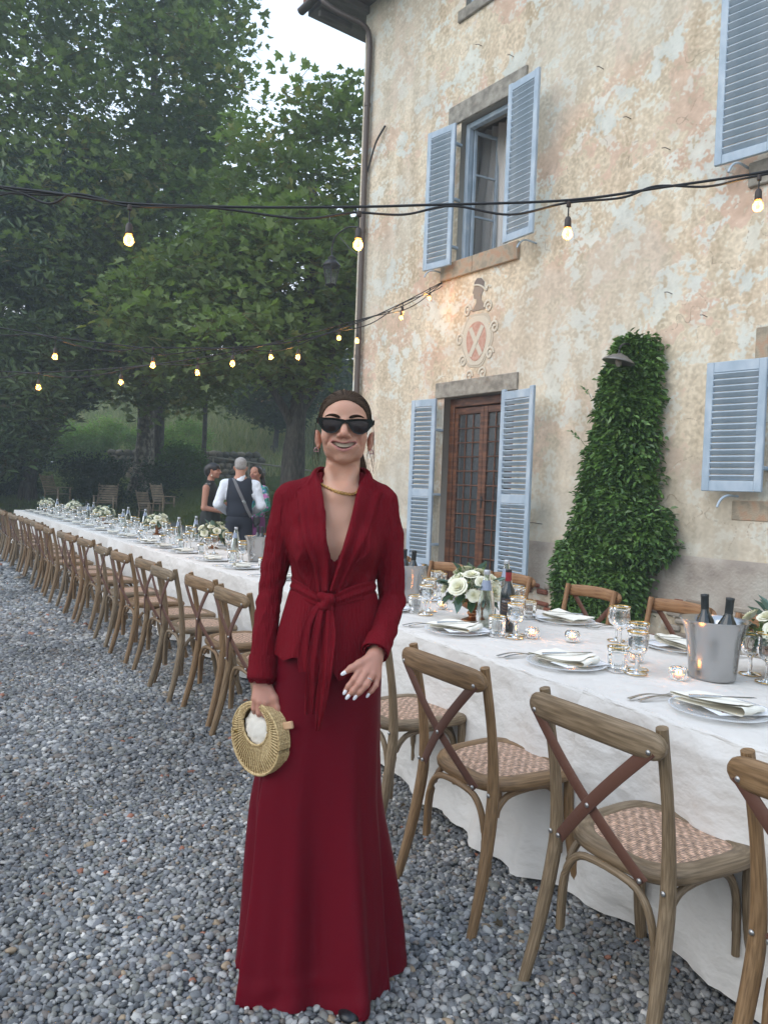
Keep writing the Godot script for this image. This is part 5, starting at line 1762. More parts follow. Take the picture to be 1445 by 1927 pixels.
func make_charger(label: String) -> Node3D:
	var t := thing("charger_plate", label, "plate", Vector3.ZERO, 0.0, "beaded glass charger plates")
	var s := st()
	lathe(s, [[0.0, 0.0], [0.095, 0.0], [0.11, 0.004], [0.160, 0.012], [0.161, 0.014], [0.158, 0.0155], [0.110, 0.0075], [0.094, 0.004], [0.0, 0.004]], 56)
	obj("plate", s, M.plate_glass, t)
	var bm := SphereMesh.new()
	bm.radius = 0.0026
	bm.height = 0.005
	bm.radial_segments = 6
	bm.rings = 3
	var xf := []
	for i in 150:
		var a := TAU * i / 150
		xf.append(Transform3D(Basis(), Vector3(cos(a) * 0.160, 0.0145, sin(a) * 0.160)))
	for j in 3:
		for i in 110:
			var a := TAU * (i + 0.5 * j) / 110
			var rr := 0.152 - j * 0.012
			xf.append(Transform3D(Basis().scaled(Vector3(0.8, 0.5, 0.8)), Vector3(cos(a) * rr, 0.0135 - j * 0.002, sin(a) * rr)))
	multi("beaded_rim", bm, M.bead, xf, t)
	return t

func napkin_mesh(sd: int) -> ArrayMesh:
	# a soft fold of several layers with a rolled left edge
	var r := RandomNumberGenerator.new()
	r.seed = sd
	var s := st()
	var path := [Vector2(0.105, 0.000), Vector2(0.0, 0.001), Vector2(-0.09, 0.001), Vector2(-0.108, 0.006), Vector2(-0.112, 0.014), Vector2(-0.104, 0.022), Vector2(-0.085, 0.020), Vector2(-0.02, 0.011), Vector2(0.05, 0.010), Vector2(0.108, 0.009), Vector2(0.116, 0.012), Vector2(0.108, 0.0155), Vector2(0.03, 0.0165), Vector2(-0.04, 0.0185), Vector2(-0.092, 0.0255)]
	var ctrl := []
	for p in path: ctrl.append(Vector3(p.x, p.y, 0))
	var line := spline(ctrl, 4)
	var g := []
	for i in 12:
		var w := i / 11.0 * 2 - 1
		var row := PackedVector3Array()
		for j in line.size():
			var p := line[j]
			var sk := 0.16 * p.x * w + 0.012 * sin(p.x * 22.0 + sd)
			row.append(Vector3(p.x * (1.0 - 0.06 * w), p.y * (1.0 + 0.25 * w * signf(sin(sd * 1.7))) + 0.0018 * sin(w * 5.0 + p.x * 30.0 + sd), w * (0.062 + 0.02 * p.x) + sk * 0.25))
		g.append(row)
	surf(s, g, false, false, false, 0.01, 0.012)
	return mesh_of(s)

func fork_mesh() -> ArrayMesh:
	var s := st()
	# handle from -0.10 to 0.03, then neck and four tines
	var pts := PackedVector3Array()
	var sc := []
	for i in 16:
		var t := i / 15.0
		pts.append(Vector3(lerpf(-0.105, 0.036, t), 0.003 + 0.010 * sin(PI * t * 0.9), 0))
		sc.append(Vector2(lerpf(0.0105, 0.0035, pow(t, 0.8)), 1.0))
	sweep(s, pts, PackedVector2Array([Vector2(1, -0.0012), Vector2(0.6, -0.0018), Vector2(-0.6, -0.0018), Vector2(-1, -0.0012), Vector2(-0.6, 0.0010), Vector2(0.6, 0.0010)]), Vector3.UP, sc)
	for k in 4:
		var z := (k - 1.5) * 0.0064
		tube(s, PackedVector3Array([Vector3(0.030, 0.006, z * 0.3), Vector3(0.044, 0.003, z), Vector3(0.070, 0.002, z), Vector3(0.094, 0.007, z)]), [0.0022, 0.0017, 0.0015, 0.0008], 6)
	return mesh_of(s)

func knife_mesh() -> ArrayMesh:
	var s := st()
	sweep(s, PackedVector3Array([Vector3(-0.10, 0, 0), Vector3(-0.05, 0.002, 0), Vector3(0.0, 0.002, 0)]), rrect(0.0062, 0.011, 0.002), Vector3(0, 0, 1), [1.35, 1.1, 0.8])
	var bl := PackedVector2Array([Vector2(0.0, -0.004), Vector2(0.03, -0.008), Vector2(0.085, -0.009), Vector2(0.108, -0.002), Vector2(0.10, 0.006), Vector2(0.0, 0.005)])
	plate(s, bl, 0.0016, Transform3D(Basis(Vector3.RIGHT, -PI / 2), Vector3(0, 0.003, 0)))
	return mesh_of(s)

func menu_tex() -> ImageTexture:
	var im := Image.create(256, 512, false, Image.FORMAT_RGB8)
	im.fill(Color8(240, 241, 242))
	var r := RandomNumberGenerator.new()
	r.seed = 61
	# rows of small grey print and a maroon sprig
	for row in 17:
		var x := 60 + r.randi_range(0, 24)
		while x < 190:
			var w := r.randi_range(5, 18)
			im.fill_rect(Rect2i(x, 150 + row * 18, w, 4), Color8(120, 122, 130))
			x += w + 5
	for k in 60:
		im.fill_rect(Rect2i(60 + r.randi_range(0, 120), 60 + r.randi_range(0, 46), r.randi_range(3, 12), r.randi_range(3, 9)), [Color8(150, 70, 84), Color8(120, 46, 60), Color8(196, 150, 152), Color8(96, 110, 90)][r.randi() % 4])
	return ImageTexture.create_from_image(im)

func make_bottle(label: String) -> Node3D:
	var t := thing("water_bottle", label, "bottle", Vector3.ZERO, 0.0, "tall clear glass water bottles")
	var s := st()
	lathe(s, [[0.0, 0.0], [0.040, 0.0], [0.0445, 0.005], [0.0455, 0.05], [0.0445, 0.10], [0.036, 0.165], [0.024, 0.225], [0.0165, 0.262], [0.0145, 0.282], [0.0155, 0.286], [0.0, 0.287]], 36)
	obj("glass_body", s, M.water_glass, t)
	s = st()
	lathe(s, [[0.0158, 0.276], [0.0165, 0.279], [0.0165, 0.296], [0.0155, 0.299], [0.0, 0.299]], 28, Vector3.ZERO, 0.06, 28, 0.27, 0.297)
	obj("cap", s, M.cap_metal, t)
	s = st()
	var g := []
	for i in 5:
		var y := lerpf(0.195, 0.246, i / 4.0)
		var rr := curve([[0.165, 0.036], [0.225, 0.024], [0.262, 0.0165]], y) + 0.0012
		var row := PackedVector3Array()
		for j in 17:
			var a := lerpf(-1.3, 1.3, j / 16.0)
			row.append(Vector3(-cos(a) * rr, y, sin(a) * rr))
		g.append(row)
	surf(s, g, false, false, false, 1.0 / 16, 0.25)
	obj("neck_label", s, M.water_label, t)
	t.scale = Vector3(1.06, 1.0, 1.06)
	return t

func wine_bottle(label: String) -> Node3D:
	var t := thing("wine_bottle", label, "wine bottle", Vector3.ZERO)
	var s := st()
	lathe(s, [[0.0, 0.0], [0.034, 0.0], [0.0372, 0.006], [0.0375, 0.02], [0.0375, 0.185], [0.034, 0.210], [0.022, 0.232], [0.0155, 0.246], [0.0145, 0.262], [0.0145, 0.31], [0.0, 0.311]], 36)
	obj("glass_body", s, M.dark_glass, t)
	return t

func place(o: Node3D, u: float, v: float, turn := 0.0, y := 0.762) -> Node3D:
	o.position = tp(u, y, v)
	o.rotation.y = tturn(v) + turn
	return o

func make_settings() -> void:
	M.petal = mat(lin(240, 238, 218), 0.7, {"back": Color(0.5, 0.5, 0.38)})
	M.dark_leaf = mat(Color(0.020, 0.055, 0.022), 0.4, {"back": Color(0.1, 0.15, 0.05)})
	M.eucalyptus = mat(Color(0.12, 0.20, 0.17), 0.6, {"back": Color(0.15, 0.2, 0.15)})
	M.sprig = mat(Color(0.09, 0.14, 0.045), 0.6, {"back": Color(0.3, 0.35, 0.15)})
	M.bronze = mat(lin(168, 118, 84), 0.28, {"metal": 0.95})
	M.gold = mat(lin(214, 176, 104), 0.25, {"metal": 1.0})
	M.crystal = mat(Color(0.95, 0.965, 0.97), 0.03, {"refract": 0.05})
	M.clear_glass = mat(Color(0.93, 0.95, 0.95), 0.04, {"refract": 0.05})
	M.water_glass = mat(Color(0.74, 0.81, 0.78), 0.22, {"refract": 0.033})
	M.dark_glass = mat(Color(0.008, 0.012, 0.010), 0.06, {"coat": 0.6})
	M.cap_metal = mat(lin(196, 198, 202), 0.35, {"metal": 0.7})
	M.water_label = mat(lin(136, 146, 164), 0.5)
	M.wax = mat(lin(242, 236, 222), 0.5, {"sss": 0.3})
	M.flame = mat(Color(1, 0.7, 0.3), 0.5, {"emit": Color(1.0, 0.55, 0.16), "power": 0.55})
	M.plate_glass = mat(Color(0.80, 0.82, 0.83), 0.08, {"alpha": 0.24, "spec": 0.6})
	M.bead = mat(Color(0.82, 0.84, 0.85), 0.1, {"alpha": 0.55, "spec": 0.7})
	M.napkin = mat(lin(240, 236, 222), 0.85, {"bump": M.speck, "depth": 0.05, "uv": Vector3(6, 6, 1)})
	M.menu = mat(Color(1, 1, 1), 0.7, {"tex": menu_tex()})
	M.steel = mat(lin(186, 186, 184), 0.16, {"metal": 1.0})
	M.bucket_steel = mat(lin(176, 176, 176), 0.24, {"metal": 1.0})
	M.roses = [petal_rose(1), petal_rose(2)]
	var ls := st()
	ls.set_smooth_group(-1)
	leaf(ls, Vector3.ZERO, Vector3(0, 0, 1), Vector3.UP, 1.0, 2, Color.WHITE)
	M.flower_leaf = mesh_of(ls)
	var nap := [napkin_mesh(1), napkin_mesh(2), napkin_mesh(4)]
	var fk := fork_mesh()
	var kn := knife_mesh()
	var ms := st()
	var cardm := boxm(Vector3(0.105, 0.0012, 0.215), 0.0)
	# card with print on its upper face
	for q in [Vector3(-0.0525, 0.0009, -0.1075), Vector3(0.0525, 0.0009, -0.1075), Vector3(0.0525, 0.0009, 0.1075), Vector3(-0.0525, 0.0009, -0.1075), Vector3(0.0525, 0.0009, 0.1075), Vector3(-0.0525, 0.0009, 0.1075)]:
		ms.set_uv(Vector2(q.x / 0.105 + 0.5, q.z / 0.215 + 0.5))
		ms.add_vertex(q)
	var menum := mesh_of(ms)
	var vs := [0.0, 0.75, 1.47, 2.24, 2.98, 3.72, 4.5, 5.28, 5.97, 6.8, 7.45, 8.1, 9.0, 9.75, 10.5, 11.3, 12.1, 12.9, 13.7, 14.5, 15.3, 16.1, 16.9]
	var gob: Node3D = null
	var gob2: Node3D = null
	var tum: Node3D = null
	var chp: Node3D = null
	for side in 2:
		for k in vs.size():
			var v: float = vs[k]
			if side == 1: v += 0.06
			var far := v > 9.4
			var su := (func(u: float) -> float: return u if side == 0 else 1.2 - u)
			var rot := 0.0 if side == 0 else PI
			var wh := "%s from the right on the %s side" % [ORD[k], "near" if side == 0 else "wall"]
			var lab := "beaded glass plate, %s" % wh
			if chp == null: chp = make_charger(lab)
			else:
				var nn := dup(chp, Vector3.ZERO, 0, lab)
				place(nn, su.call(0.21), v, r_turn(k, side))
			if k == 0 and side == 0: place(chp, 0.21, v)
			var base := tp(su.call(0.21), 0.762, v)
			var o := put("menu_card", cardm, M.menu, self)
			var tn := TTURN + rot + PI / 2 + rng.randf_range(-0.5, 0.2)
			o.transform = Transform3D(Basis(Vector3.UP, tn), base + Vector3(0, 0.0185, 0) + (TN * 0.02 - TT * 0.06) * (1 if side == 0 else -1))
			put("print", menum, M.menu, o)
			tag(o, "printed white menu card, %s" % wh, "menu card", "printed menu cards on the plates")
			o = put("napkin", nap[(k + side) % 3], M.napkin, self)
			o.transform = Transform3D(Basis(Vector3.UP, TTURN + rot + PI / 2 + rng.randf_range(-0.25, 0.25)).scaled(Vector3.ONE * 1.12), base + Vector3(0, 0.0215, 0))
			tag(o, "folded cream napkin, %s" % wh, "napkin", "folded cream napkins")
			if not far:
				o = put("knife", kn, M.steel, self)
				o.transform = Transform3D(Basis(Vector3.UP, TTURN + rot - 0.5 + rng.randf_range(-0.4, 0.4)) * Basis(Vector3(0, 0, 1), 0.05), base + Vector3(0, 0.049, 0))
				tag(o, "steel knife on the napkin, %s" % wh, "knife", "steel knives")
				for e in 2:
					o = put("fork", fk, M.steel, self)
					o.transform = Transform3D(Basis(Vector3.UP, TTURN + rot - 0.12 - e * 0.06), tp(su.call(0.14 + 0.02 * e), 0.763, v + (0.22 - 0.035 * e) * (1 if side == 0 else -1)))
					tag(o, "%s steel fork, %s" % ["outer" if e == 0 else "inner", wh], "fork", "steel forks")
			# glasses: tumbler, large and small goblet towards the middle of the table, to the right hand
			var sd := -1.0 if side == 0 else 1.0
			for e in 3:
				var kind: String = ["goblet", "goblet", "tumbler"][e]
				var u: float = [0.45, 0.37, 0.35][e] + rng.randf_range(-0.02, 0.03)
				var vv: float = v + sd * [0.15, 0.24, 0.13][e] + rng.randf_range(-0.02, 0.02)
				if e == 2: vv = v + sd * 0.16; u = 0.335
				var lb := ("%s gold rimmed goblet, %s" % ["taller" if e == 0 else "smaller", wh]) if e < 2 else "gold rimmed tumbler, %s" % wh
				var src: Node3D = [gob, gob2, tum][e]
				if src == null:
					src = make_goblet(lb, e == 0) if e < 2 else make_tumbler(lb)
					if e == 0: gob = src
					elif e == 1: gob2 = src
					else: tum = src
				else: src = dup(src, Vector3.ZERO, 0, lb)
				place(src, su.call(u), vv, rng.randf() * 6.0)
	# flowers in footed bowls
	var fl := [[0.49, 2.49, "first from the right, beside the water bottle right of the woman"], [0.93, 0.98, "cut off by the right edge of the photograph"], [0.70, 7.30, "nearest to the woman on her left side"], [0.75, 9.6, "second on the left of the woman, below the man in the waistcoat"], [0.66, 12.3, "third on the left of the woman, below the mottled plane trunk"], [0.78, 15.4, "fourth on the left of the woman, near the far end"], [0.55, 17.2, "farthest, at the end of the long table"]]
	var f0: Node3D = null
	var f1: Node3D = null
	var c0: Node3D = null
	for k in fl.size():
		var lb := "white roses, %s" % fl[k][2]
		var f: Node3D
		if k < 2:
			f = make_flowers(lb, 300 + k, k == 0)
			if k == 0: f0 = f
			else: f1 = f
		else: f = dup(f0 if k % 2 else f1, Vector3.ZERO, 0, lb)
		place(f, fl[k][0], fl[k][1], k * 1.3)
		lb = "bronze footed bowl, %s" % fl[k][2]
		if c0 == null: c0 = make_compote(lb); place(c0, fl[k][0], fl[k][1])
		else: place(dup(c0, Vector3.ZERO, 0, lb), fl[k][0], fl[k][1])
	# water bottles
	var bt := [[0.44, 2.31, "right of the woman before the roses"], [0.97, 2.80, "right of the woman, behind the red wine"], [0.50, 6.15, "just left of the woman"], [0.95, 6.3, "left of the woman, across the table from the steel bucket"], [0.60, 8.2, "left of the woman, between the two nearest flower bunches"], [0.95, 8.6, "behind the nearest flower bunch left of the woman"], [0.55, 10.6, "on the far half of the table, nearer one of a pair"], [0.95, 10.9, "on the far half of the table, wall side of a pair"], [0.9, 11.7, "below the mottled plane trunk"], [0.6, 13.2, "beside the far steel bucket"], [0.9, 14.2, "beyond the far steel bucket"], [0.6, 16.2, "near the far end, near side"], [0.95, 16.4, "near the far end, wall side"]]
	var b0: Node3D = null
	for q in bt:
		var lb := "clear water bottle, %s" % q[2]
		if b0 == null: b0 = make_bottle(lb); place(b0, q[0], q[1], 0.6)
		else: place(dup(b0, Vector3.ZERO, 0, lb), q[0], q[1], rng.randf_range(0.0, 1.2))
	# the red wine with its label
	var w := wine_bottle("bottle of red wine with a red capsule and black label beside the water bottle")
	place(w, 0.48, 2.185)
	w.rotation.y = 0.0
	var s := st()
	lathe(s, [[0.0152, 0.255], [0.0155, 0.256], [0.0155, 0.300]], 28)
	obj("capsule", s, mat(lin(140, 34, 40), 0.4), w)
	s = st()
	lathe(s, [[0.0155, 0.300], [0.0162, 0.301], [0.0162, 0.312], [0.015, 0.3145], [0.0, 0.3145]], 28)
	obj("capsule_top", s, mat(lin(34, 30, 32), 0.4), w)
	var toward := -0.66
	var band := func(y0: float, y1: float, a0: float, a1: float, r: float, mt: Material, nm: String) -> void:
		var ss := st()
		var g := []
		for i in 3:
			var row := PackedVector3Array()
			for j in 15:
				var a := lerpf(a0, a1, j / 14.0)
				row.append(Vector3(sin(a + toward) * r, lerpf(y0, y1, i / 2.0), cos(a + toward) * r))
			g.append(row)
		surf(ss, g)
		obj(nm, ss, mt, w)
	band.call(0.055, 0.172, -1.25, 1.25, 0.0380, mat(lin(44, 38, 40), 0.6), "label")
	band.call(0.148, 0.160, 0.16, 0.42, 0.0385, mat(lin(150, 36, 40), 0.6), "label_square")
	var gm := mat(lin(170, 130, 86), 0.5)
	for k in 4:
		var ss := st()
		var pts := PackedVector3Array()
		for j in 18:
			var a := lerpf(-1.1, 1.1, j / 17.0)
			var y: float = 0.140 - k * 0.012 - [0.0, 0.006, 0.012, 0.0][k] * cos(a * 1.6) + 0.002 * sin(a * 5 + k)
			if k == 3: y = 0.164
			if k == 3: a *= 0.4
			pts.append(Vector3(sin(a + toward) * 0.0384, y, cos(a + toward) * 0.0384))
		tube(ss, pts, 0.0006, 4)
		obj("label_line", ss, gm, w)
	for q in [["CONTAL", -0.38], ["RE", 0.60]]:
		for i in q[0].length():
			var tm := TextMesh.new()
			var sf := SystemFont.new()
			sf.font_names = PackedStringArray(["Droid Sans"])
			sf.font_weight = 700
			tm.font = sf
			tm.font_size = 24
			tm.pixel_size = 0.00052
			tm.depth = 0.0004
			tm.text = q[0][i]
			var a: float = q[1] + (i - (q[0].length() - 1) / 2.0) * 0.185
			put("letter", tm, M.cap_metal, w, Transform3D(Basis(Vector3.UP, a + toward), Vector3(sin(a + toward) * 0.0385, 0.154, cos(a + toward) * 0.0385)))
	# ice buckets with bottles
	var bk: Node3D = null
	for q in [[0.61, 1.08, "large, in the right foreground"], [0.54, 3.26, "half hidden behind the arm of the woman in red"], [0.60, 5.85, "left of the woman, under the man in the waistcoat"], [0.62, 13.5, "far down the long table"]]:
		var lb := "flared steel ice bucket, %s" % q[2]
		if bk == null:
			bk = thing("ice_bucket", lb, "ice bucket", Vector3.ZERO, 0.0, "flared steel ice buckets")
			s = st()
			lathe(s, [[0.0, 0.0], [0.070, 0.0], [0.075, 0.003], [0.0775, 0.01], [0.084, 0.08], [0.091, 0.14], [0.103, 0.185], [0.116, 0.207], [0.118, 0.2085], [0.115, 0.2085], [0.101, 0.185], [0.089, 0.14], [0.082, 0.08], [0.074, 0.012], [0.0, 0.010]], 48)
			bk.scale = Vector3.ONE * 1.12
			obj("body", s, M.bucket_steel, bk)
			s = st()
			lathe(s, [[0.0, 0.10], [0.084, 0.10], [0.086, 0.12], [0.06, 0.13], [0.0, 0.125]], 24, Vector3.ZERO, 0.1, 9)
			obj("ice", s, mat(Color(0.8, 0.85, 0.88), 0.2), bk)
		else: bk = dup(bk, Vector3.ZERO, 0, lb)
		place(bk, q[0], q[1])
		for e in 2:
			var b := wine_bottle("%s dark bottle, ice bucket %s" % [["left", "right"][e], q[2]])
			b.set_meta("group", "dark bottles in the ice buckets")
			b.position = bk.position + Vector3(0, 0.012, 0) + (TT * (0.036 - 0.072 * e)) + TN * 0.008
			b.rotation = Vector3(-0.09 if e == 0 else 0.05, 0, -0.05 + 0.02 * e)
			s = st()
			lathe(s, [[0.0150, 0.235], [0.0152, 0.25], [0.0152, 0.300], [0.0162, 0.302], [0.0162, 0.312], [0.0, 0.3145]], 24)
			obj("capsule", s, mat(lin(36, 40, 40), 0.45), b)
	# candles
	for q in [[0.48, 1.99, false, "ribbed glass candle holder at the foot of the red wine"], [0.61, 1.85, true, "round clear candle holder in the middle of the near table"], [0.45, 1.11, false, "ribbed candle holder left of the big ice bucket"], [0.58, 2.91, false, "candle holder behind the goblets beside the woman"], [0.56, 1.42, false, "candle holder behind the tumbler and small goblets"]]:
		place(make_votive(q[3], q[2]), q[0], q[1])

func r_turn(k: int, side: int) -> float:
	return k * 0.7 + side

# ---------------------------------------------------------------- string lights
func bulb(parent: Node3D, at: Vector3, k: float, cable_y: float) -> void:
	var s := st()
	var so := Node3D.new()
	so.name = "lamp"
	parent.add_child(so, true)
	so.position = at
	s = st()
	lathe(s, [[0.0, 0.072], [0.010, 0.072], [0.0125, 0.066], [0.0155, 0.060], [0.0165, 0.034], [0.0175, 0.022], [0.016, 0.020], [0.0, 0.020]], 16)
	obj("socket", s, M.socket, so)
	s = st()
	tube(s, PackedVector3Array([Vector3(0, 0.070, 0), Vector3(0.001, cable_y - at.y, 0)]), 0.0035, 6)
	obj("drop_wire", s, M.cable, so)
	s = st()
	box(s, Transform3D(Basis(), Vector3(0, cable_y - at.y - 0.008, 0)), Vector3(0.022, 0.028, 0.016), 0.004)
	obj("connector", s, M.socket, so)
	s = st()
	lathe(s, [[0.0115, 0.022], [0.014, 0.014], [0.021, 0.002], [0.0235, -0.010], [0.021, -0.022], [0.012, -0.031], [0.004, -0.034], [0.0, -0.0342]], 20)
	obj("glass_bulb", s, M.bulb_glass, so)
	s = st()
	for e in 4:
		var a := TAU * e / 4
		tube(s, PackedVector3Array([Vector3(cos(a) * 0.004, 0.012, sin(a) * 0.004), Vector3(cos(a) * 0.007, -0.006, sin(a) * 0.007), Vector3(cos(a) * 0.004, -0.022, sin(a) * 0.004)]), 0.0030, 6)
	ball(s, Vector3(0, -0.005, 0), Vector3(0.010, 0.017, 0.010), 12)
	var f := obj("filament_bulb", s, M.filament, so)
	var l := OmniLight3D.new()
	l.name = "bulb_light"
	l.light_color = Color(1.0, 0.72, 0.36)
	l.light_energy = 0.04 * k
	l.omni_range = 40.0
	l.omni_attenuation = 2.0
	l.light_size = 0.01
	l.shadow_enabled = true
	l.position = Vector3(0, -0.005, 0)
	f.add_child(l)

func make_string_lights() -> void:
	M.cable = mat(Color(0.012, 0.012, 0.013), 0.55)
	M.socket = mat(lin(58, 48, 42), 0.5)
	M.bulb_glass = mat(Color(1.0, 0.80, 0.45), 0.03, {"alpha": 0.25, "spec": 0.6, "emit": Color(1.0, 0.55, 0.13), "power": 0.22})
	M.filament = mat(Color(1, 0.8, 0.5), 0.5, {"emit": Color(1.0, 0.66, 0.24), "power": 1.4})
	var c1 := [Vector3(-2.5, 3.1, -6.4), Vector3(-0.6, 2.92, -4.98), Vector3(0.138, 2.849, -4.429), Vector3(0.664, 2.821, -4.037), Vector3(0.907, 2.795, -3.855), Vector3(1.170, 2.765, -3.659), Vector3(1.615, 2.769, -3.328), Vector3(2.029, 2.791, -3.021), Vector3(2.281, 2.811, -2.833), Vector3(2.816, 2.859, -2.437), Vector3(3.189, 2.940, -2.162), Vector3(3.581, 3.034, -1.873), Vector3(4.094, 3.190, -1.496), Vector3(5.4, 3.7, -0.55), Vector3(6.98, 4.5, 0.6)]
	var c2 := [Vector3(-2.5, 3.1, -6.4), Vector3(-0.6, 2.90, -4.98), Vector3(0.138, 2.849, -4.429), Vector3(0.664, 2.816, -4.037), Vector3(0.847, 2.750, -3.899), Vector3(0.937, 2.799, -3.833), Vector3(1.039, 2.786, -3.757), Vector3(1.160, 2.752, -3.666), Vector3(1.474, 2.759, -3.433), Vector3(1.798, 2.725, -3.191), Vector3(1.979, 2.756, -3.057), Vector3(2.031, 2.764, -3.018), Vector3(2.201, 2.762, -2.891), Vector3(2.382, 2.811, -2.758), Vector3(2.605, 2.781, -2.591), Vector3(2.818, 2.847, -2.435), Vector3(3.028, 2.882, -2.280), Vector3(3.158, 2.943, -2.185), Vector3(3.350, 2.950, -2.042), Vector3(3.531, 3.007, -1.909), Vector3(4.095, 3.180, -1.496), Vector3(5.4, 3.68, -0.55), Vector3(6.98, 4.5, 0.6)]
	var b1 := [Vector3(1.159, 2.598, -3.662), Vector3(2.030, 2.618, -3.015), Vector3(2.823, 2.708, -2.427), Vector3(3.544, 2.874, -1.896)]
	var y1 := [2.752, 2.764, 2.847, 3.007]
	var t := thing("string_light", "black festoon cable with amber bulbs nearest, crossing the whole picture above the woman", "string lights", Vector3.ZERO)
	var s := st()
	tube(s, spline(c1, 8), 0.0065, 8)
	obj("cable", s, M.cable, t)
	s = st()
	tube(s, spline(c2, 8), 0.0058, 8)
	obj("cable", s, M.cable, t)
	# a knot of cable ties at the left
	for e in 3:
		s = st()
		tube(s, spline([Vector3(0.45, 2.835, -4.19), Vector3(0.62, 2.80 - e * 0.012, -4.07), Vector3(0.78, 2.79 + 0.01 * e, -3.95), Vector3(0.95, 2.795, -3.83)], 6), 0.0045, 6)
		obj("cable", s, M.cable, t)
	for k in b1.size(): bulb(t, b1[k], 1.0, y1[k])
	var ca := [Vector3(-3.5, 3.6, -11.5), Vector3(0.701, 2.839, -8.000), Vector3(1.275, 2.786, -7.571), Vector3(1.673, 2.724, -7.273), Vector3(2.228, 2.665, -6.859), Vector3(2.376, 2.663, -6.748), Vector3(3.035, 2.727, -6.509), Vector3(3.769, 2.912, -6.592), Vector3(4.515, 3.218, -6.670), Vector3(5.811, 3.825, -7.595), Vector3(6.99, 4.44, -8.25)]
	var cb := [Vector3(-3.5, 3.3, -12.2), Vector3(0.792, 2.473, -8.918), Vector3(1.432, 2.509, -8.443), Vector3(1.743, 2.513, -8.212), Vector3(2.404, 2.592, -7.723), Vector3(3.016, 2.717, -7.271), Vector3(3.792, 2.971, -7.201), Vector3(4.636, 3.298, -7.206), Vector3(5.801, 3.778, -7.601), Vector3(6.99, 4.43, -8.25)]
	var ba := [Vector3(1.676, 2.553, -7.266), Vector3(2.379, 2.511, -6.741), Vector3(3.038, 2.585, -6.503), Vector3(3.771, 2.754, -6.586), Vector3(4.518, 3.039, -6.662), Vector3(5.813, 3.706, -7.590), Vector3(6.62, 4.12, -8.05)]
	var bb := [Vector3(1.746, 2.370, -8.206), Vector3(2.406, 2.454, -7.717), Vector3(3.018, 2.579, -7.265), Vector3(3.794, 2.831, -7.195), Vector3(4.638, 3.161, -7.200), Vector3(5.803, 3.646, -7.594)]
	for q in [[ca, ba, "upper of the two distant festoon cables running from the villa window to the trees"], [cb, bb, "lower of the two distant festoon cables running from the villa window to the trees"]]:
		t = thing("string_light", q[2], "string lights", Vector3.ZERO)
		s = st()
		var line := spline(q[0], 8)
		tube(s, line, 0.0062, 6)
		obj("cable", s, M.cable, t)
		s = st()
		var l2 := PackedVector3Array()
		for i in line.size(): l2.append(line[i] + Vector3(0, -0.035 - 0.03 * sin(i * 0.5), 0.01))
		tube(s, l2, 0.0058, 6)
		obj("cable", s, M.cable, t)
		for b in q[1]:
			var best := 99.0
			var cy: float = b.y + 0.12
			for p in line:
				var dd := Vector2(p.x - b.x, p.z - b.z).length()
				if dd < best: best = dd; cy = p.y
			bulb(t, b, 1.0, maxf(cy, b.y + 0.09))

# ---------------------------------------------------------------- bodies: a field of tapered capsules and ellipsoids, joined smoothly and meshed
class Field:
	var q: Array = []
	func cap(a: Vector3, b: Vector3, ra: float, rb: float, k := 0.01, op := 0) -> void:
		q.append([0, a, b - a, ra, rb, k, op, 1.0 / maxf((b - a).length_squared(), 1e-9)])
	func chain(pts: Array, rad: Array, k := 0.006) -> void:
		for i in pts.size() - 1: cap(pts[i], pts[i + 1], rad[i], rad[i + 1], k)
	func ell(c: Vector3, r: Vector3, k := 0.01, op := 0, b := Basis.IDENTITY) -> void:
		q.append([1, c, r, 0.0, 0.0, k, op, b.inverse()])
	func one(e: Array, p: Vector3) -> float:
		if e[0] == 0:
			var pa: Vector3 = p - e[1]
			var h := clampf(pa.dot(e[2]) * e[7], 0.0, 1.0)
			return (pa - e[2] * h).length() - lerpf(e[3], e[4], h)
		var w: Vector3 = e[7] * (p - e[1])
		var w1: Vector3 = w / e[2]
		var k1: float = (w1 / e[2]).length()
		if k1 < 1e-6: return -minf(e[2].x, minf(e[2].y, e[2].z))
		var k0 := w1.length()
		return k0 * (k0 - 1.0) / k1
	func eval(p: Vector3, l: Array) -> float:
		var d := 9.0
		for e in l:
			var x := one(e, p)
			var k: float = e[5]
			if e[6] == 0:
				var h := maxf(k - absf(d - x), 0.0) / k
				d = minf(d, x) - h * h * k * 0.25
			else:
				var h := maxf(k - absf(d + x), 0.0) / k
				d = maxf(d, -x) + h * h * k * 0.25
		return d

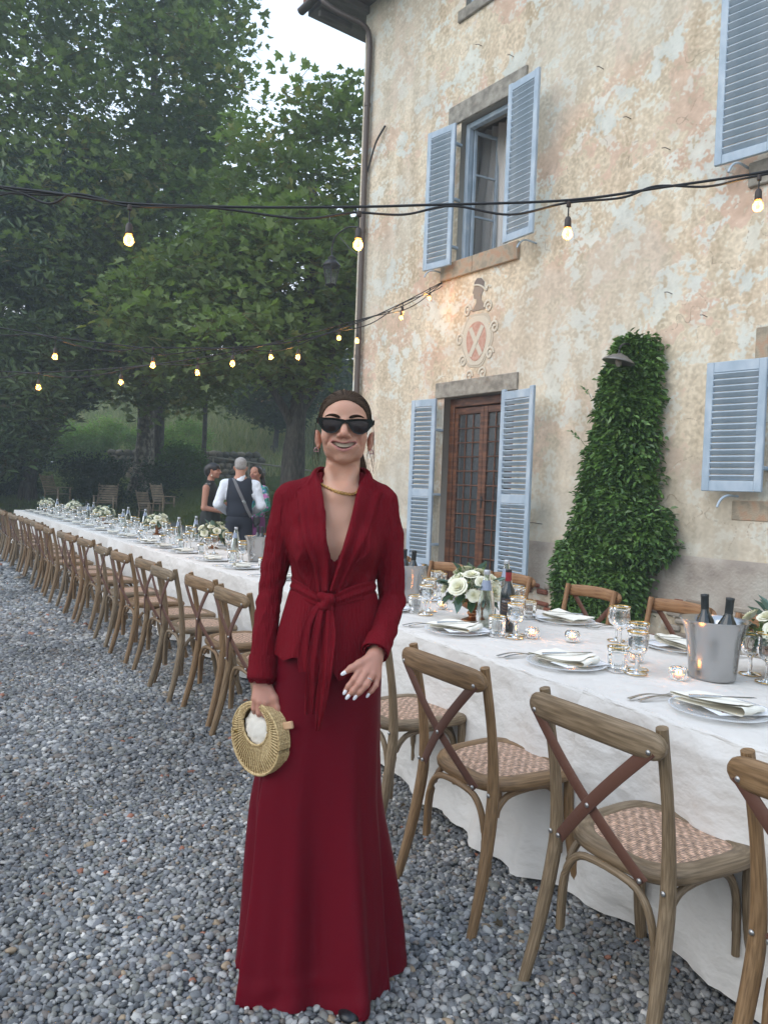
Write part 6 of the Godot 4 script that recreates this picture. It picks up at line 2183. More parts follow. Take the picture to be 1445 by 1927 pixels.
func nets(s: SurfaceTool, f: Field, lo: Vector3, hi: Vector3, c: float, colf = null, disp = null) -> void:
	var nx := int(ceil((hi.x - lo.x) / c)) + 2
	var ny := int(ceil((hi.y - lo.y) / c)) + 2
	var nz := int(ceil((hi.z - lo.z) / c)) + 2
	var val := PackedFloat32Array()
	val.resize(nx * ny * nz)
	val.fill(9.0)
	var bs := 5
	var hd := 0.5 * bs * c * 1.7321
	var active := []
	for bz in range(0, nz, bs):
		for by in range(0, ny, bs):
			for bx in range(0, nx, bs):
				var ctr := lo + Vector3(bx + 2.0, by + 2.0, bz + 2.0) * c
				var d := f.eval(ctr, f.q)
				var far := absf(d) > hd * 1.3 + 0.012
				if far and d > 0.0: continue
				var sub := []
				if not far:
					active.append(Vector3i(bx, by, bz))
					for e in f.q:
						var x := f.one(e, ctr)
						if e[6] == 0 and x < d + 2.0 * hd + e[5] * 1.5: sub.append(e)
						elif e[6] == 1 and x < hd + e[5] * 1.5: sub.append(e)
				for k in range(bz, mini(bz + bs, nz)):
					for j in range(by, mini(by + bs, ny)):
						var o := (k * ny + j) * nx
						for i in range(bx, mini(bx + bs, nx)):
							val[o + i] = -9.0 if far else f.eval(lo + Vector3(i, j, k) * c, sub)
	var vid := PackedInt32Array()
	vid.resize(nx * ny * nz)
	vid.fill(-1)
	var vs := PackedVector3Array()
	var cells := PackedInt32Array()
	var sx := 1
	var sy := nx
	var sz := nx * ny
	for b in active:
		for k in range(b.z, mini(b.z + bs, nz - 1)):
			for j in range(b.y, mini(b.y + bs, ny - 1)):
				for i in range(b.x, mini(b.x + bs, nx - 1)):
					var o := k * sz + j * sy + i
					var v := [val[o], val[o + 1], val[o + sy], val[o + sy + 1], val[o + sz], val[o + sz + 1], val[o + sz + sy], val[o + sz + sy + 1]]
					var neg := 0
					for e in v: if e < 0.0: neg += 1
					if neg == 0 or neg == 8: continue
					var acc := Vector3.ZERO
					var n := 0
					for e in [[0, 1], [2, 3], [4, 5], [6, 7], [0, 2], [1, 3], [4, 6], [5, 7], [0, 4], [1, 5], [2, 6], [3, 7]]:
						var a: float = v[e[0]]
						var bb: float = v[e[1]]
						if (a < 0.0) == (bb < 0.0): continue
						var t := a / (a - bb)
						var p0 := Vector3(e[0] & 1, (e[0] >> 1) & 1, e[0] >> 2)
						var p1 := Vector3(e[1] & 1, (e[1] >> 1) & 1, e[1] >> 2)
						acc += p0.lerp(p1, t)
						n += 1
					vid[o] = vs.size()
					vs.append(lo + (Vector3(i, j, k) + acc / n) * c)
					cells.append(o)
	var cols := []
	if colf != null:
		for p in vs: cols.append(colf.call(p))
	if disp != null:
		for i in vs.size(): vs[i] = disp.call(vs[i])
	for o in cells:
		for ax in 3:
			var d0: int = [sx, sy, sz][ax]
			var d1: int = [sy, sz, sx][ax]
			var d2: int = [sz, sx, sy][ax]
			var a := val[o]
			if o + d0 >= val.size(): continue
			var b := val[o + d0]
			if (a < 0.0) == (b < 0.0): continue
			if o - d1 - d2 < 0: continue
			var q := [vid[o - d1 - d2], vid[o - d2], vid[o], vid[o - d1]]
			if q[0] < 0 or q[1] < 0 or q[2] < 0 or q[3] < 0: continue
			for e in ([0, 2, 1, 0, 3, 2] if a < 0.0 else [0, 1, 2, 0, 2, 3]):
				var w: int = q[e]
				if colf != null: s.set_color(cols[w])
				s.set_uv(Vector2(vs[w].x, vs[w].y))
				s.add_vertex(vs[w])

func on_front(f: Field, x: float, y: float, z0 := 0.3) -> Vector3:
	var p := Vector3(x, y, z0)
	for i in 40:
		var d := f.eval(p, f.q)
		if d < 0.0008: break
		p.z -= maxf(d * 0.8, 0.0006)
		if p.z < -0.2: break
	return p

func ribbon(s: SurfaceTool, pts: PackedVector3Array, w: Array, nrm: Array, fold := 0.0, nf := 3.0, th := 0.004) -> void:
	# a soft band: centre line, widths, outward direction per point
	var g := []
	for i in pts.size():
		var t := (pts[mini(i + 1, pts.size() - 1)] - pts[maxi(i - 1, 0)]).normalized()
		var n: Vector3 = nrm[i]
		var x := t.cross(n).normalized()
		var row := PackedVector3Array()
		for j in 13:
			var u := j / 12.0 * 2 - 1
			row.append(pts[i] + x * (u * w[i] * 0.5) + n * (fold * sin(u * nf * PI + i * 0.13) + th * (1.0 - u * u)))
		for j in range(12, -1, -1):
			var u := j / 12.0 * 2 - 1
			row.append(pts[i] + x * (u * w[i] * 0.498) + n * (fold * sin(u * nf * PI + i * 0.13) - th))
		g.append(row)
	surf(s, g, false, true, false, 0.01, 0.02)

# ---------------------------------------------------------------- the woman in red, local z towards the camera
const HO := Vector3(-0.042, 1.626, 0.0)
func head_field(f: Field, o: Vector3, k: float, smile: bool) -> void:
	var e := func(c: Vector3, r: Vector3, sm_: float, op := 0) -> void: f.ell(o + c * k, r * k, sm_ * k, op)
	e.call(Vector3(0, 0.026, -0.014), Vector3(0.071, 0.078, 0.090), 0.01)
	e.call(Vector3(0, 0.040, 0.022), Vector3(0.061, 0.050, 0.060), 0.02)
	e.call(Vector3(0, -0.018, 0.020), Vector3(0.062, 0.078, 0.062), 0.02)
	e.call(Vector3(0, -0.060, 0.030), Vector3(0.040, 0.040, 0.046), 0.024)
	e.call(Vector3(0, -0.090, 0.058), Vector3(0.021, 0.014, 0.018), 0.018)
	for d in [-1, 1]:
		e.call(Vector3(d * 0.042, -0.030, 0.050), Vector3(0.023, 0.022, 0.026), 0.018)
		e.call(Vector3(d * 0.041, -0.060, 0.008), Vector3(0.014, 0.028, 0.034), 0.024)
		e.call(Vector3(d * 0.030, 0.021, 0.066), Vector3(0.024, 0.010, 0.014), 0.014)
		# ear
		f.ell(o + Vector3(d * 0.078, -0.033, -0.008) * k, Vector3(0.009, 0.0255, 0.017) * k, 0.005 * k, 0, Basis(Vector3.UP, d * 0.55) * Basis(Vector3(0, 0, 1), -d * 0.18))
		f.ell(o + Vector3(d * 0.087, -0.030, 0.000) * k, Vector3(0.006, 0.018, 0.008) * k, 0.005 * k, 1, Basis(Vector3.UP, d * 0.55) * Basis(Vector3(0, 0, 1), -d * 0.18))
		f.ell(o + Vector3(d * 0.074, -0.056, -0.001) * k, Vector3(0.006, 0.009, 0.007) * k, 0.005 * k)
	# nose
	f.cap(o + Vector3(0, 0.012, 0.080) * k, o + Vector3(0, -0.024, 0.1015) * k, 0.0085 * k, 0.0115 * k, 0.012 * k)
	for d in [-1, 1]: e.call(Vector3(d * 0.0125, -0.029, 0.090), Vector3(0.0085, 0.0070, 0.010), 0.006)
	# mouth
	if smile:
		e.call(Vector3(0, -0.054, 0.066), Vector3(0.044, 0.024, 0.020), 0.016)
		f.chain([o + Vector3(-0.0355, -0.0450, 0.0655) * k, o + Vector3(-0.0270, -0.0466, 0.0750) * k, o + Vector3(-0.015, -0.0485, 0.0820) * k, o + Vector3(0, -0.0495, 0.0845) * k, o + Vector3(0.015, -0.0485, 0.0820) * k, o + Vector3(0.0270, -0.0466, 0.0750) * k, o + Vector3(0.0355, -0.0450, 0.0655) * k], [0.0016 * k, 0.0026 * k, 0.0034 * k, 0.0034 * k, 0.0034 * k, 0.0026 * k, 0.0016 * k], 0.004 * k)
		f.chain([o + Vector3(-0.0350, -0.0458, 0.0655) * k, o + Vector3(-0.0270, -0.0550, 0.0742) * k, o + Vector3(-0.015, -0.0660, 0.0795) * k, o + Vector3(0, -0.0695, 0.0815) * k, o + Vector3(0.015, -0.0660, 0.0795) * k, o + Vector3(0.0270, -0.0550, 0.0742) * k, o + Vector3(0.0350, -0.0458, 0.0655) * k], [0.0016 * k, 0.0030 * k, 0.0042 * k, 0.0047 * k, 0.0042 * k, 0.0030 * k, 0.0016 * k], 0.004 * k)
		# the open mouth: a crescent
		for q in [[-0.0275, -0.0488, 0.003], [-0.020, -0.0525, 0.0052], [-0.011, -0.0565, 0.0072], [0.0, -0.0582, 0.0080], [0.011, -0.0565, 0.0072], [0.020, -0.0525, 0.0052], [0.0275, -0.0488, 0.003]]:
			f.ell(o + Vector3(q[0], q[1], 0.082 - 9.0 * q[0] * q[0]) * k, Vector3(0.0085, q[2], 0.016) * k, 0.002 * k, 1)
		# creases of the smile
		for d in [-1, 1]:
			f.chain([o + Vector3(d * 0.024, -0.026, 0.0860) * k, o + Vector3(d * 0.040, -0.038, 0.0770) * k, o + Vector3(d * 0.0475, -0.056, 0.0620) * k], [0.0012 * k, 0.0022 * k, 0.0012 * k], 0.008 * k)
			f.q[-1][6] = 1
			f.q[-2][6] = 1
	else:
		e.call(Vector3(0, -0.050, 0.080), Vector3(0.022, 0.007, 0.008), 0.008)
		e.call(Vector3(0, -0.061, 0.078), Vector3(0.018, 0.006, 0.008), 0.008)

func make_woman() -> void:
	var w := thing("person", "woman in a dark red suit and black sunglasses, laughing, standing before the table", "person", Vector3(1.26, 0, -1.83), -0.603)
	M.skin = mat(Color(1, 1, 1), 0.42, {"vc": 1, "sss": 0.12, "spec": 0.4, "bump": M.speck, "depth": 0.012, "tri": Vector3(14, 14, 14)})
	var crepe := grey_tex(512, 512, 0.06, 171, 3)
	M.jacket = mat(Color(0.155, 0.006, 0.012), 0.85, {"bump": crepe, "depth": 0.42, "tri": Vector3(6.5, 0.6, 6.5), "spec": 0.2})
	M.skirt = mat(Color(0.118, 0.0028, 0.0100), 0.45, {"bump": crepe, "depth": 0.02, "tri": Vector3(7, 7, 7), "spec": 0.22})
	M.hair = mat(Color(1, 1, 1), 0.55, {"tex": ramp_tex(512, 512, 0.05, 173, 3, 1.0, [[0.25, Color(0.024, 0.015, 0.010)], [0.5, Color(0.055, 0.036, 0.025)], [0.8, Color(0.10, 0.070, 0.048)]]), "tri": Vector3(22, 9, 1.2), "spec": 0.08})
	var skin_c := Color(0.57, 0.305, 0.205)
	# ---- skin
	var f := Field.new()
	head_field(f, HO, 1.0, true)
	f.cap(HO + Vector3(0, -0.06, -0.030), Vector3(-0.048, 1.425, -0.035), 0.049, 0.053, 0.014)
	f.cap(Vector3(-0.085, 1.50, 0.012), Vector3(-0.056, 1.432, 0.050), 0.010, 0.010, 0.03)
	f.cap(Vector3(-0.008, 1.50, 0.012), Vector3(-0.040, 1.432, 0.050), 0.010, 0.010, 0.03)
	f.ell(Vector3(-0.052, 1.34, -0.010), Vector3(0.130, 0.130, 0.088), 0.04)
	f.ell(Vector3(-0.055, 1.20, -0.010), Vector3(0.118, 0.15, 0.080), 0.04)
	f.cap(Vector3(-0.060, 1.427, 0.045), Vector3(-0.130, 1.440, 0.020), 0.009, 0.007, 0.025)
	f.cap(Vector3(-0.036, 1.427, 0.045), Vector3(0.026, 1.441, 0.020), 0.009, 0.007, 0.025)
	for d in [-1, 1]: f.ell(Vector3(-0.057 + d * 0.062, 1.285, 0.058), Vector3(0.046, 0.052, 0.038), 0.03)
	var lip := Color(0.47, 0.20, 0.17)
	var colf := func(p: Vector3) -> Color:
		var h := p - HO
		var c := skin_c
		if h.z > 0.045 and h.y < -0.038 and h.y > -0.078 and absf(h.x) < 0.038:
			var t2 := h.x * h.x / 0.00128
			var up := lerpf(-0.0495, -0.0440, minf(t2, 1.0))
			var lw := lerpf(-0.0695, -0.0450, minf(t2, 1.0))
			if h.y <= up + 0.0038 and h.y >= lw - 0.0046: c = lip
			if h.y < up - 0.0022 and h.y > lw + 0.0030: c = Color(0.20, 0.060, 0.052)
		var ck := exp(-pow((absf(h.x) - 0.042) / 0.022, 2) - pow((h.y + 0.032) / 0.022, 2)) * (1.0 if h.z > 0.02 else 0.0)
		c = c.lerp(Color(0.56, 0.25, 0.19), 0.35 * ck)
		if absf(h.x) > 0.070 and absf(h.y + 0.03) < 0.05: c = c.lerp(Color(0.55, 0.25, 0.18), 0.3)
		if absf(h.x) < 0.018 and absf(h.y + 0.026) < 0.016 and h.z > 0.085: c = c.lerp(Color(0.58, 0.25, 0.18), 0.4)
		return c
	var s := st()
	nets(s, f, Vector3(-0.14, 1.47, -0.12), Vector3(0.06, 1.72, 0.12), 0.0034, colf)
	nets(s, f, Vector3(-0.20, 1.17, -0.11), Vector3(0.10, 1.482, 0.13), 0.006, colf)
	# ---- hands
	var hr := Field.new()
	var R := func(a: Array) -> Array: return a
	hr.cap(Vector3(-0.250, 0.935, 0.038), Vector3(-0.249, 0.885, 0.046), 0.025, 0.0235, 0.012)
	for q in [[Vector3(-0.236, 0.880, 0.050), Vector3(-0.221, 0.840, 0.066)], [Vector3(-0.245, 0.880, 0.052), Vector3(-0.236, 0.835, 0.071)], [Vector3(-0.254, 0.880, 0.050), Vector3(-0.252, 0.836, 0.070)], [Vector3(-0.262, 0.882, 0.046), Vector3(-0.266, 0.842, 0.062)]]: hr.cap(q[0], q[1], 0.0125, 0.0112, 0.010)
	hr.chain([Vector3(-0.221, 0.840, 0.066), Vector3(-0.219, 0.806, 0.071), Vector3(-0.223, 0.784, 0.066), Vector3(-0.225, 0.767, 0.058)], [0.0100, 0.0088, 0.0078, 0.0062], 0.004)
	hr.chain([Vector3(-0.236, 0.835, 0.071), Vector3(-0.236, 0.801, 0.073), Vector3(-0.237, 0.786, 0.052), Vector3(-0.238, 0.800, 0.036)], [0.0102, 0.0090, 0.0080, 0.0066], 0.004)
	hr.chain([Vector3(-0.252, 0.836, 0.070), Vector3(-0.253, 0.804, 0.071), Vector3(-0.254, 0.790, 0.051), Vector3(-0.254, 0.803, 0.036)], [0.0100, 0.0088, 0.0078, 0.0064], 0.004)
	hr.chain([Vector3(-0.266, 0.842, 0.062), Vector3(-0.269, 0.813, 0.062), Vector3(-0.269, 0.799, 0.046), Vector3(-0.268, 0.808, 0.034)], [0.0088, 0.0076, 0.0068, 0.0056], 0.004)
	hr.chain([Vector3(-0.233, 0.872, 0.056), Vector3(-0.211, 0.846, 0.068), Vector3(-0.201, 0.820, 0.073), Vector3(-0.194, 0.796, 0.073)], [0.0150, 0.0112, 0.0095, 0.0070], 0.006)
	var hcol := func(p: Vector3) -> Color: return Color(0.48, 0.235, 0.165)
	nets(s, hr, Vector3(-0.295, 0.750, 0.0), Vector3(-0.175, 0.960, 0.10), 0.0028, hcol)
	var hl := Field.new()
	hl.cap(Vector3(0.092, 1.030, 0.100), Vector3(0.066, 0.996, 0.158), 0.025, 0.0225, 0.012)
	var kn := [Vector3(0.028, 0.966, 0.190), Vector3(0.044, 0.960, 0.196), Vector3(0.060, 0.953, 0.194), Vector3(0.074, 0.945, 0.186)]
	var wr := [Vector3(0.054, 0.994, 0.164), Vector3(0.062, 0.992, 0.166), Vector3(0.069, 0.990, 0.165), Vector3(0.075, 0.988, 0.162)]
	for i in 4: hl.cap(wr[i], kn[i], 0.0125, 0.0108, 0.010)
	hl.chain([kn[0], Vector3(0.012, 0.942, 0.206), Vector3(-0.002, 0.923, 0.206), Vector3(-0.011, 0.908, 0.202)], [0.0098, 0.0086, 0.0076, 0.0060], 0.004)
	hl.chain([kn[1], Vector3(0.026, 0.932, 0.212), Vector3(0.010, 0.911, 0.212), Vector3(-0.002, 0.897, 0.207)], [0.0100, 0.0088, 0.0078, 0.0062], 0.004)
	hl.chain([kn[2], Vector3(0.045, 0.928, 0.211), Vector3(0.029, 0.910, 0.212), Vector3(0.017, 0.896, 0.207)], [0.0098, 0.0086, 0.0076, 0.0060], 0.004)
	hl.chain([kn[3], Vector3(0.070, 0.925, 0.198), Vector3(0.060, 0.911, 0.200), Vector3(0.051, 0.900, 0.197)], [0.0088, 0.0076, 0.0068, 0.0054], 0.004)
	hl.chain([Vector3(0.050, 0.990, 0.172), Vector3(0.024, 0.979, 0.188), Vector3(0.003, 0.968, 0.196), Vector3(-0.013, 0.957, 0.196)], [0.0140, 0.0110, 0.0094, 0.0068], 0.006)
	nets(s, hl, Vector3(-0.03, 0.880, 0.09), Vector3(0.125, 1.055, 0.235), 0.0028, hcol)
	# ---- trunk, arms and legs under the clothes
	var fb := Field.new()
	fb.ell(Vector3(-0.055, 1.30, -0.015), Vector3(0.125, 0.16, 0.070), 0.03)
	fb.ell(Vector3(-0.058, 1.05, -0.01), Vector3(0.115, 0.17, 0.075), 0.05)
	fb.ell(Vector3(-0.062, 0.92, -0.01), Vector3(0.125, 0.12, 0.085), 0.05)
	fb.chain([Vector3(-0.19, 1.41, -0.02), Vector3(-0.243, 1.14, -0.012), Vector3(-0.251, 0.93, 0.038)], [0.028, 0.022, 0.022], 0.02)
	fb.chain([Vector3(0.08, 1.41, -0.02), Vector3(0.116, 1.13, -0.022), Vector3(0.086, 1.03, 0.110)], [0.028, 0.022, 0.022], 0.02)
	for d in [-1, 1]: fb.chain([Vector3(-0.062 + d * 0.06, 0.88, 0), Vector3(-0.062 + d * 0.06, 0.48, 0.0), Vector3(-0.055 + d * 0.06, 0.08, -0.01), Vector3(-0.05 + d * 0.06, 0.04, 0.09)], [0.070, 0.045, 0.032, 0.03], 0.03)
	nets(s, fb, Vector3(-0.30, -0.0, -0.13), Vector3(0.16, 1.48, 0.16), 0.018, func(_p): return skin_c)
	obj("body", s, M.skin, w)
	# ---- face details
	s = st()
	var g := []
	for i in 5:
		var row := PackedVector3Array()
		for j in 25:
			var t := j / 24.0 * 2 - 1
			var y := lerpf(-0.0490 + 0.0035 * t * t, -0.0608 + 0.0100 * t * t, i / 4.0) - 0.0005 * absf(sin(j * PI / 2.4)) * (1.0 if i == 4 else 0.0)
			row.append(HO + Vector3(t * 0.0295, y, 0.0760 - 0.0115 * t * t - 0.0007 * absf(cos(j * PI / 2.4))))
		g.append(row)
	surf(s, g, false, false, true)
	obj("teeth", s, mat(lin(202, 184, 158), 0.4), w)
	for d in [-1, 1]:
		s = st()
		ball(s, HO + Vector3(d * 0.031, 0.004, 0.064), Vector3(0.013, 0.011, 0.012), 14)
		obj("eye", s, mat(lin(216, 206, 198), 0.2), w)
		s = st()
		var pts := PackedVector3Array()
		for i in 9:
			var t := i / 8.0
			pts.append(on_front(f, HO.x + d * lerpf(0.013, 0.055, t), HO.y + 0.0215 + 0.009 * sin(PI * t * 0.75) - 0.004 * t) + Vector3(0, 0, 0.001))
		sweep(s, pts, circle(1.0, 6), Vector3(0, 0, 1), [Vector2(0.002, 0.001), Vector2(0.004, 0.002), Vector2(0.0044, 0.002), Vector2(0.0042, 0.002), Vector2(0.004, 0.002), Vector2(0.0034, 0.002), Vector2(0.003, 0.0016), Vector2(0.002, 0.0012), Vector2(0.001, 0.0008)])
		obj("eyebrow", s, mat(Color(0.030, 0.018, 0.012), 0.9, {"spec": 0.1}), w)
	# ---- hair drawn back
	var fh := Field.new()
	fh.ell(HO + Vector3(0, 0.030, -0.016), Vector3(0.0755, 0.080, 0.094), 0.01)
	fh.ell(HO + Vector3(0, 0.0425, 0.021), Vector3(0.0632, 0.0518, 0.0628), 0.02)
	fh.ell(HO + Vector3(0, -0.028, -0.050), Vector3(0.064, 0.058, 0.056), 0.02)
	fh.ell(HO + Vector3(0, -0.040, 0.078), Vector3(0.0745, 0.112, 0.080), 0.004, 1)
	fh.ell(HO + Vector3(0, 0.008, 0.078), Vector3(0.077, 0.059, 0.074), 0.004, 1)
	fh.ell(HO + Vector3(0, -0.110, 0.02), Vector3(0.085, 0.085, 0.07), 0.004, 1)
	for d in [-1, 1]: fh.ell(HO + Vector3(d * 0.082, -0.045, -0.002), Vector3(0.022, 0.046, 0.028), 0.006, 1)
	s = st()
	nets(s, fh, HO + Vector3(-0.09, -0.10, -0.13), HO + Vector3(0.09, 0.12, 0.10), 0.0042)
	obj("hair", s, M.hair, w)
	var hs := RandomNumberGenerator.new()
	hs.seed = 31
	var face := Field.new()
	head_field(face, HO, 1.0, false)
	var outer := func(c: Vector3, dd: Vector3) -> float:
		var rr := 0.125
		for e in 9: rr -= minf(fh.eval(c + dd * rr, fh.q), face.eval(c + dd * rr, face.q)) * 0.85
		return rr
	var tones := [M.hair, mat(Color(0.115, 0.080, 0.055), 0.5, {"spec": 0.15}), mat(Color(0.018, 0.011, 0.008), 0.6, {"spec": 0.1})]
	for tone in 3:
		s = st()
		for i in [150, 90, 70][tone]:
			var t := hs.randf_range(-1.0, 1.0)
			var a0 := t * 1.62
			# from the hairline over the skull to the knot at the back
			var d0 := Vector3(sin(a0) * 0.98, cos(a0) * 0.90 - 0.02, (0.92 - 0.50 * t * t) * hs.randf_range(0.85, 1.06)).normalized()
			var d1 := Vector3(sin(a0) * 0.30, -0.25, -0.95).normalized()
			var c := HO + Vector3(0, 0.022, -0.014)
			var pts := PackedVector3Array()
			var rad := []
			var thick := hs.randf_range(0.0005, 0.0012)
			for q in 12:
				var u := q / 11.0
				var dd := d0.slerp(d1, u)
				pts.append(c + dd * (outer.call(c, dd) + 0.0004 + 0.0008 * minf(u * 6.0, 1.0)))
				rad.append(thick * minf(0.25 + u * 6.0, 1.0))
			tube(s, pts, rad, 4, false)
		tag(obj("combed_strands", s, tones[tone], w), "", "", "", "stuff")
	s = st()
	limb(s, [HO + Vector3(0.0, -0.03, -0.098), HO + Vector3(0.035, -0.07, -0.105), HO + Vector3(0.052, -0.14, -0.085), HO + Vector3(0.055, -0.20, -0.085)], 0.030, 0.016, 10)
	obj("ponytail", s, M.hair, w)
	var r := RandomNumberGenerator.new()
	r.seed = 12
	s = st()
	for i in 14:
		var d := -1.0 if i % 2 else 1.0
		var a := HO + Vector3(d * 0.070, -0.035 - r.randf() * 0.03, -0.025 - r.randf() * 0.02)
		var b := a + Vector3(d * r.randf_range(-0.004, 0.022), -r.randf_range(0.04, 0.11), r.randf_range(-0.01, 0.02))
		tube(s, spline([a, a.lerp(b, 0.5) + Vector3(d * r.randf_range(-0.004, 0.01), 0, 0.004), b], 4), 0.00045, 3, false)
	for d in [-1.0, 1.0]:
		for i in 3: tube(s, spline([HO + Vector3(d * 0.070, 0.045, 0.012), HO + Vector3(d * 0.083, 0.005, 0.018 + 0.002 * i), HO + Vector3(d * (0.082 + 0.003 * i), -0.045 - 0.02 * i, 0.012), HO + Vector3(d * (0.076 + 0.005 * i), -0.085 - 0.02 * i, 0.006)], 5), 0.0006, 3, false)
	tag(obj("loose_strands", s, M.hair, w), "", "", "", "stuff")
	# ---- sunglasses
	var G := Node3D.new()
	G.name = "sunglasses"
	w.add_child(G)
	G.position = HO + Vector3(0.003, 0.002, 0.0955)
	G.rotation.x = 0.0
	var black := mat(Color(0.005, 0.007, 0.006), 0.28, {"spec": 0.3})
	for d in [-1, 1]:
		var oc := [Vector2(0.0, 0.0120), Vector2(0.012, 0.0140), Vector2(0.034, 0.0165), Vector2(0.056, 0.0170), Vector2(0.0765, 0.0165), Vector2(0.0760, 0.004), Vector2(0.0705, -0.008), Vector2(0.0620, -0.0185), Vector2(0.050, -0.0255), Vector2(0.037, -0.0265), Vector2(0.0235, -0.0225), Vector2(0.0135, -0.011), Vector2(0.007, 0.001), Vector2(0.0, 0.0045)]
		var ic := [Vector2(0.0120, 0.0070), Vector2(0.017, 0.0090), Vector2(0.034, 0.0118), Vector2(0.050, 0.0122), Vector2(0.0640, 0.0110), Vector2(0.0655, 0.002), Vector2(0.0630, -0.008), Vector2(0.0565, -0.0165), Vector2(0.048, -0.0218), Vector2(0.037, -0.0230), Vector2(0.0260, -0.0190), Vector2(0.0180, -0.009), Vector2(0.0135, -0.001), Vector2(0.0118, 0.004)]
		var zc := func(x: float) -> float: return -2.2 * x * x
		s = st()
		var rows := []
		for e in [[oc, 0.0035, 1.0], [oc, 0.0, 1.0], [oc, -0.0035, 1.0], [ic, -0.003, 1.0], [ic, 0.003, 1.0]]:
			var row := PackedVector3Array()
			for q in e[0]: row.append(Vector3(q.x * d, q.y, zc.call(q.x) + e[1]))
			rows.append(row)
		s.set_smooth_group(-1)
		surf(s, rows, true, true, d > 0)
		obj("rim", s, black, G)
		s = st()
		var poly := PackedVector2Array()
		for q in ic: poly.append(Vector2(q.x * d, q.y))
		var lr := []
		for k in 5:
			var row := PackedVector3Array()
			for q in ic:
				var c: Vector2 = q.lerp(Vector2(0.038, -0.003), k / 4.0)
				row.append(Vector3(c.x * d, c.y, zc.call(c.x) + 0.0012 * (k / 4.0)))
			lr.append(row)
		surf(s, lr, false, true, d > 0)
		obj("lens", s, mat(Color(0.018, 0.010, 0.009), 0.06, {"spec": 0.38}), G)
		s = st()
		box(s, Transform3D(Basis(Vector3.UP, d * 0.06), Vector3(d * 0.0770, 0.009, -0.058)), Vector3(0.004, 0.014, 0.090), 0.0015)
		obj("temple", s, black, G)
		s = st()
		box(s, Transform3D(Basis(), Vector3(d * 0.0790, 0.009, -0.018)), Vector3(0.003, 0.013, 0.009), 0.001)
		obj("hinge", s, M.gold, G)
	# ---- earrings, necklace
	for d in [-1, 1]:
		s = st()
		var pts := PackedVector3Array()
		for i in 13:
			var a := TAU * i / 12
			pts.append(HO + Vector3(d * 0.080 + 0.0065 * cos(a) * (1.0 - 0.3 * sin(a)), -0.066 + 0.006 * sin(a) - 0.003 * absf(cos(a)), 0.006))
		tube(s, pts, 0.0016, 6)
		obj("earring", s, mat(lin(206, 160, 158), 0.3, {"metal": 0.6}), w)
	s = st()
	var nk := spline([Vector3(-0.108, 1.462, -0.012), Vector3(-0.094, 1.454, 0.05), Vector3(-0.052, 1.438, 0.09), Vector3(-0.008, 1.434, 0.06), Vector3(0.006, 1.452, -0.01)], 9)
	for i in nk.size():
		var p := nk[i]
		if p.z > 0.0: p = on_front(f, p.x, p.y, 0.2) + Vector3(0, 0, 0.003)
		var t := (nk[mini(i + 1, nk.size() - 1)] - nk[maxi(i - 1, 0)]).normalized()
		var lk := PackedVector3Array()
		var up := Vector3(0, 0, 1) if i % 2 else Vector3(0, 1, 0)
		var x := (up - t * up.dot(t)).normalized()
		for e in 9: lk.append(p + t * cos(TAU * e / 8) * 0.0062 + x * sin(TAU * e / 8) * 0.0040)
		tube(s, lk, 0.0012, 5, false)
	tag(obj("necklace", s, M.gold, w), "", "", "", "stuff")
	# ---- jacket
	var fj := Field.new()
	fj.ell(Vector3(-0.058, 1.335, -0.014), Vector3(0.160, 0.150, 0.100), 0.04)
	fj.ell(Vector3(-0.058, 1.20, -0.010), Vector3(0.119, 0.14, 0.095), 0.05)
	for d in [-1, 1]: fj.ell(Vector3(-0.058 + d * 0.066, 1.275, 0.062), Vector3(0.055, 0.062, 0.045), 0.035)
	fj.cap(Vector3(-0.058, 1.18, -0.005), Vector3(-0.058, 1.12, -0.005), 0.092, 0.094, 0.05)
	fj.ell(Vector3(-0.058, 1.13, -0.005), Vector3(0.117, 0.06, 0.098), 0.02)
	fj.cap(Vector3(-0.095, 1.480, -0.035), Vector3(-0.172, 1.432, -0.025), 0.020, 0.036, 0.03)
	fj.cap(Vector3(0.000, 1.485, -0.035), Vector3(0.058, 1.435, -0.025), 0.020, 0.036, 0.03)
	fj.chain([Vector3(-0.192, 1.412, -0.022), Vector3(-0.212, 1.32, -0.022)], [0.050, 0.046], 0.018)
	fj.chain([Vector3(-0.214, 1.32, -0.022), Vector3(-0.243, 1.14, -0.012), Vector3(-0.252, 0.97, 0.030), Vector3(-0.250, 0.900, 0.044)], [0.047, 0.0355, 0.0375, 0.041], 0.003)
	fj.chain([Vector3(0.072, 1.412, -0.022), Vector3(0.092, 1.32, -0.022)], [0.050, 0.046], 0.018)
	fj.chain([Vector3(0.095, 1.32, -0.022), Vector3(0.116, 1.13, -0.022), Vector3(0.094, 1.052, 0.070), Vector3(0.068, 1.006, 0.148)], [0.047, 0.039, 0.037, 0.034], 0.004)
	var whole := fj.q.duplicate()
	var full := Field.new()
	full.q = whole
	# the neck opening and the long narrow V
	fj.cap(Vector3(-0.049, 1.56, -0.035), Vector3(-0.049, 1.445, -0.005), 0.060, 0.050, 0.008, 1)
	for q in [[Vector3(-0.049, 1.445, 0.12), Vector3(-0.047, 1.385, 0.14), 0.055, 0.043], [Vector3(-0.047, 1.385, 0.14), Vector3(-0.053, 1.30, 0.15), 0.043, 0.031], [Vector3(-0.053, 1.30, 0.15), Vector3(-0.060, 1.185, 0.15), 0.031, 0.010]]:
		for k in 3: fj.cap(q[0] - Vector3(0, 0, k * 0.045), q[1] - Vector3(0, 0, k * 0.045), q[2], q[3], 0.004, 1)
	# open cuffs
	fj.cap(Vector3(-0.250, 0.903, 0.0435), Vector3(-0.2505, 0.85, 0.053), 0.034, 0.034, 0.004, 1)
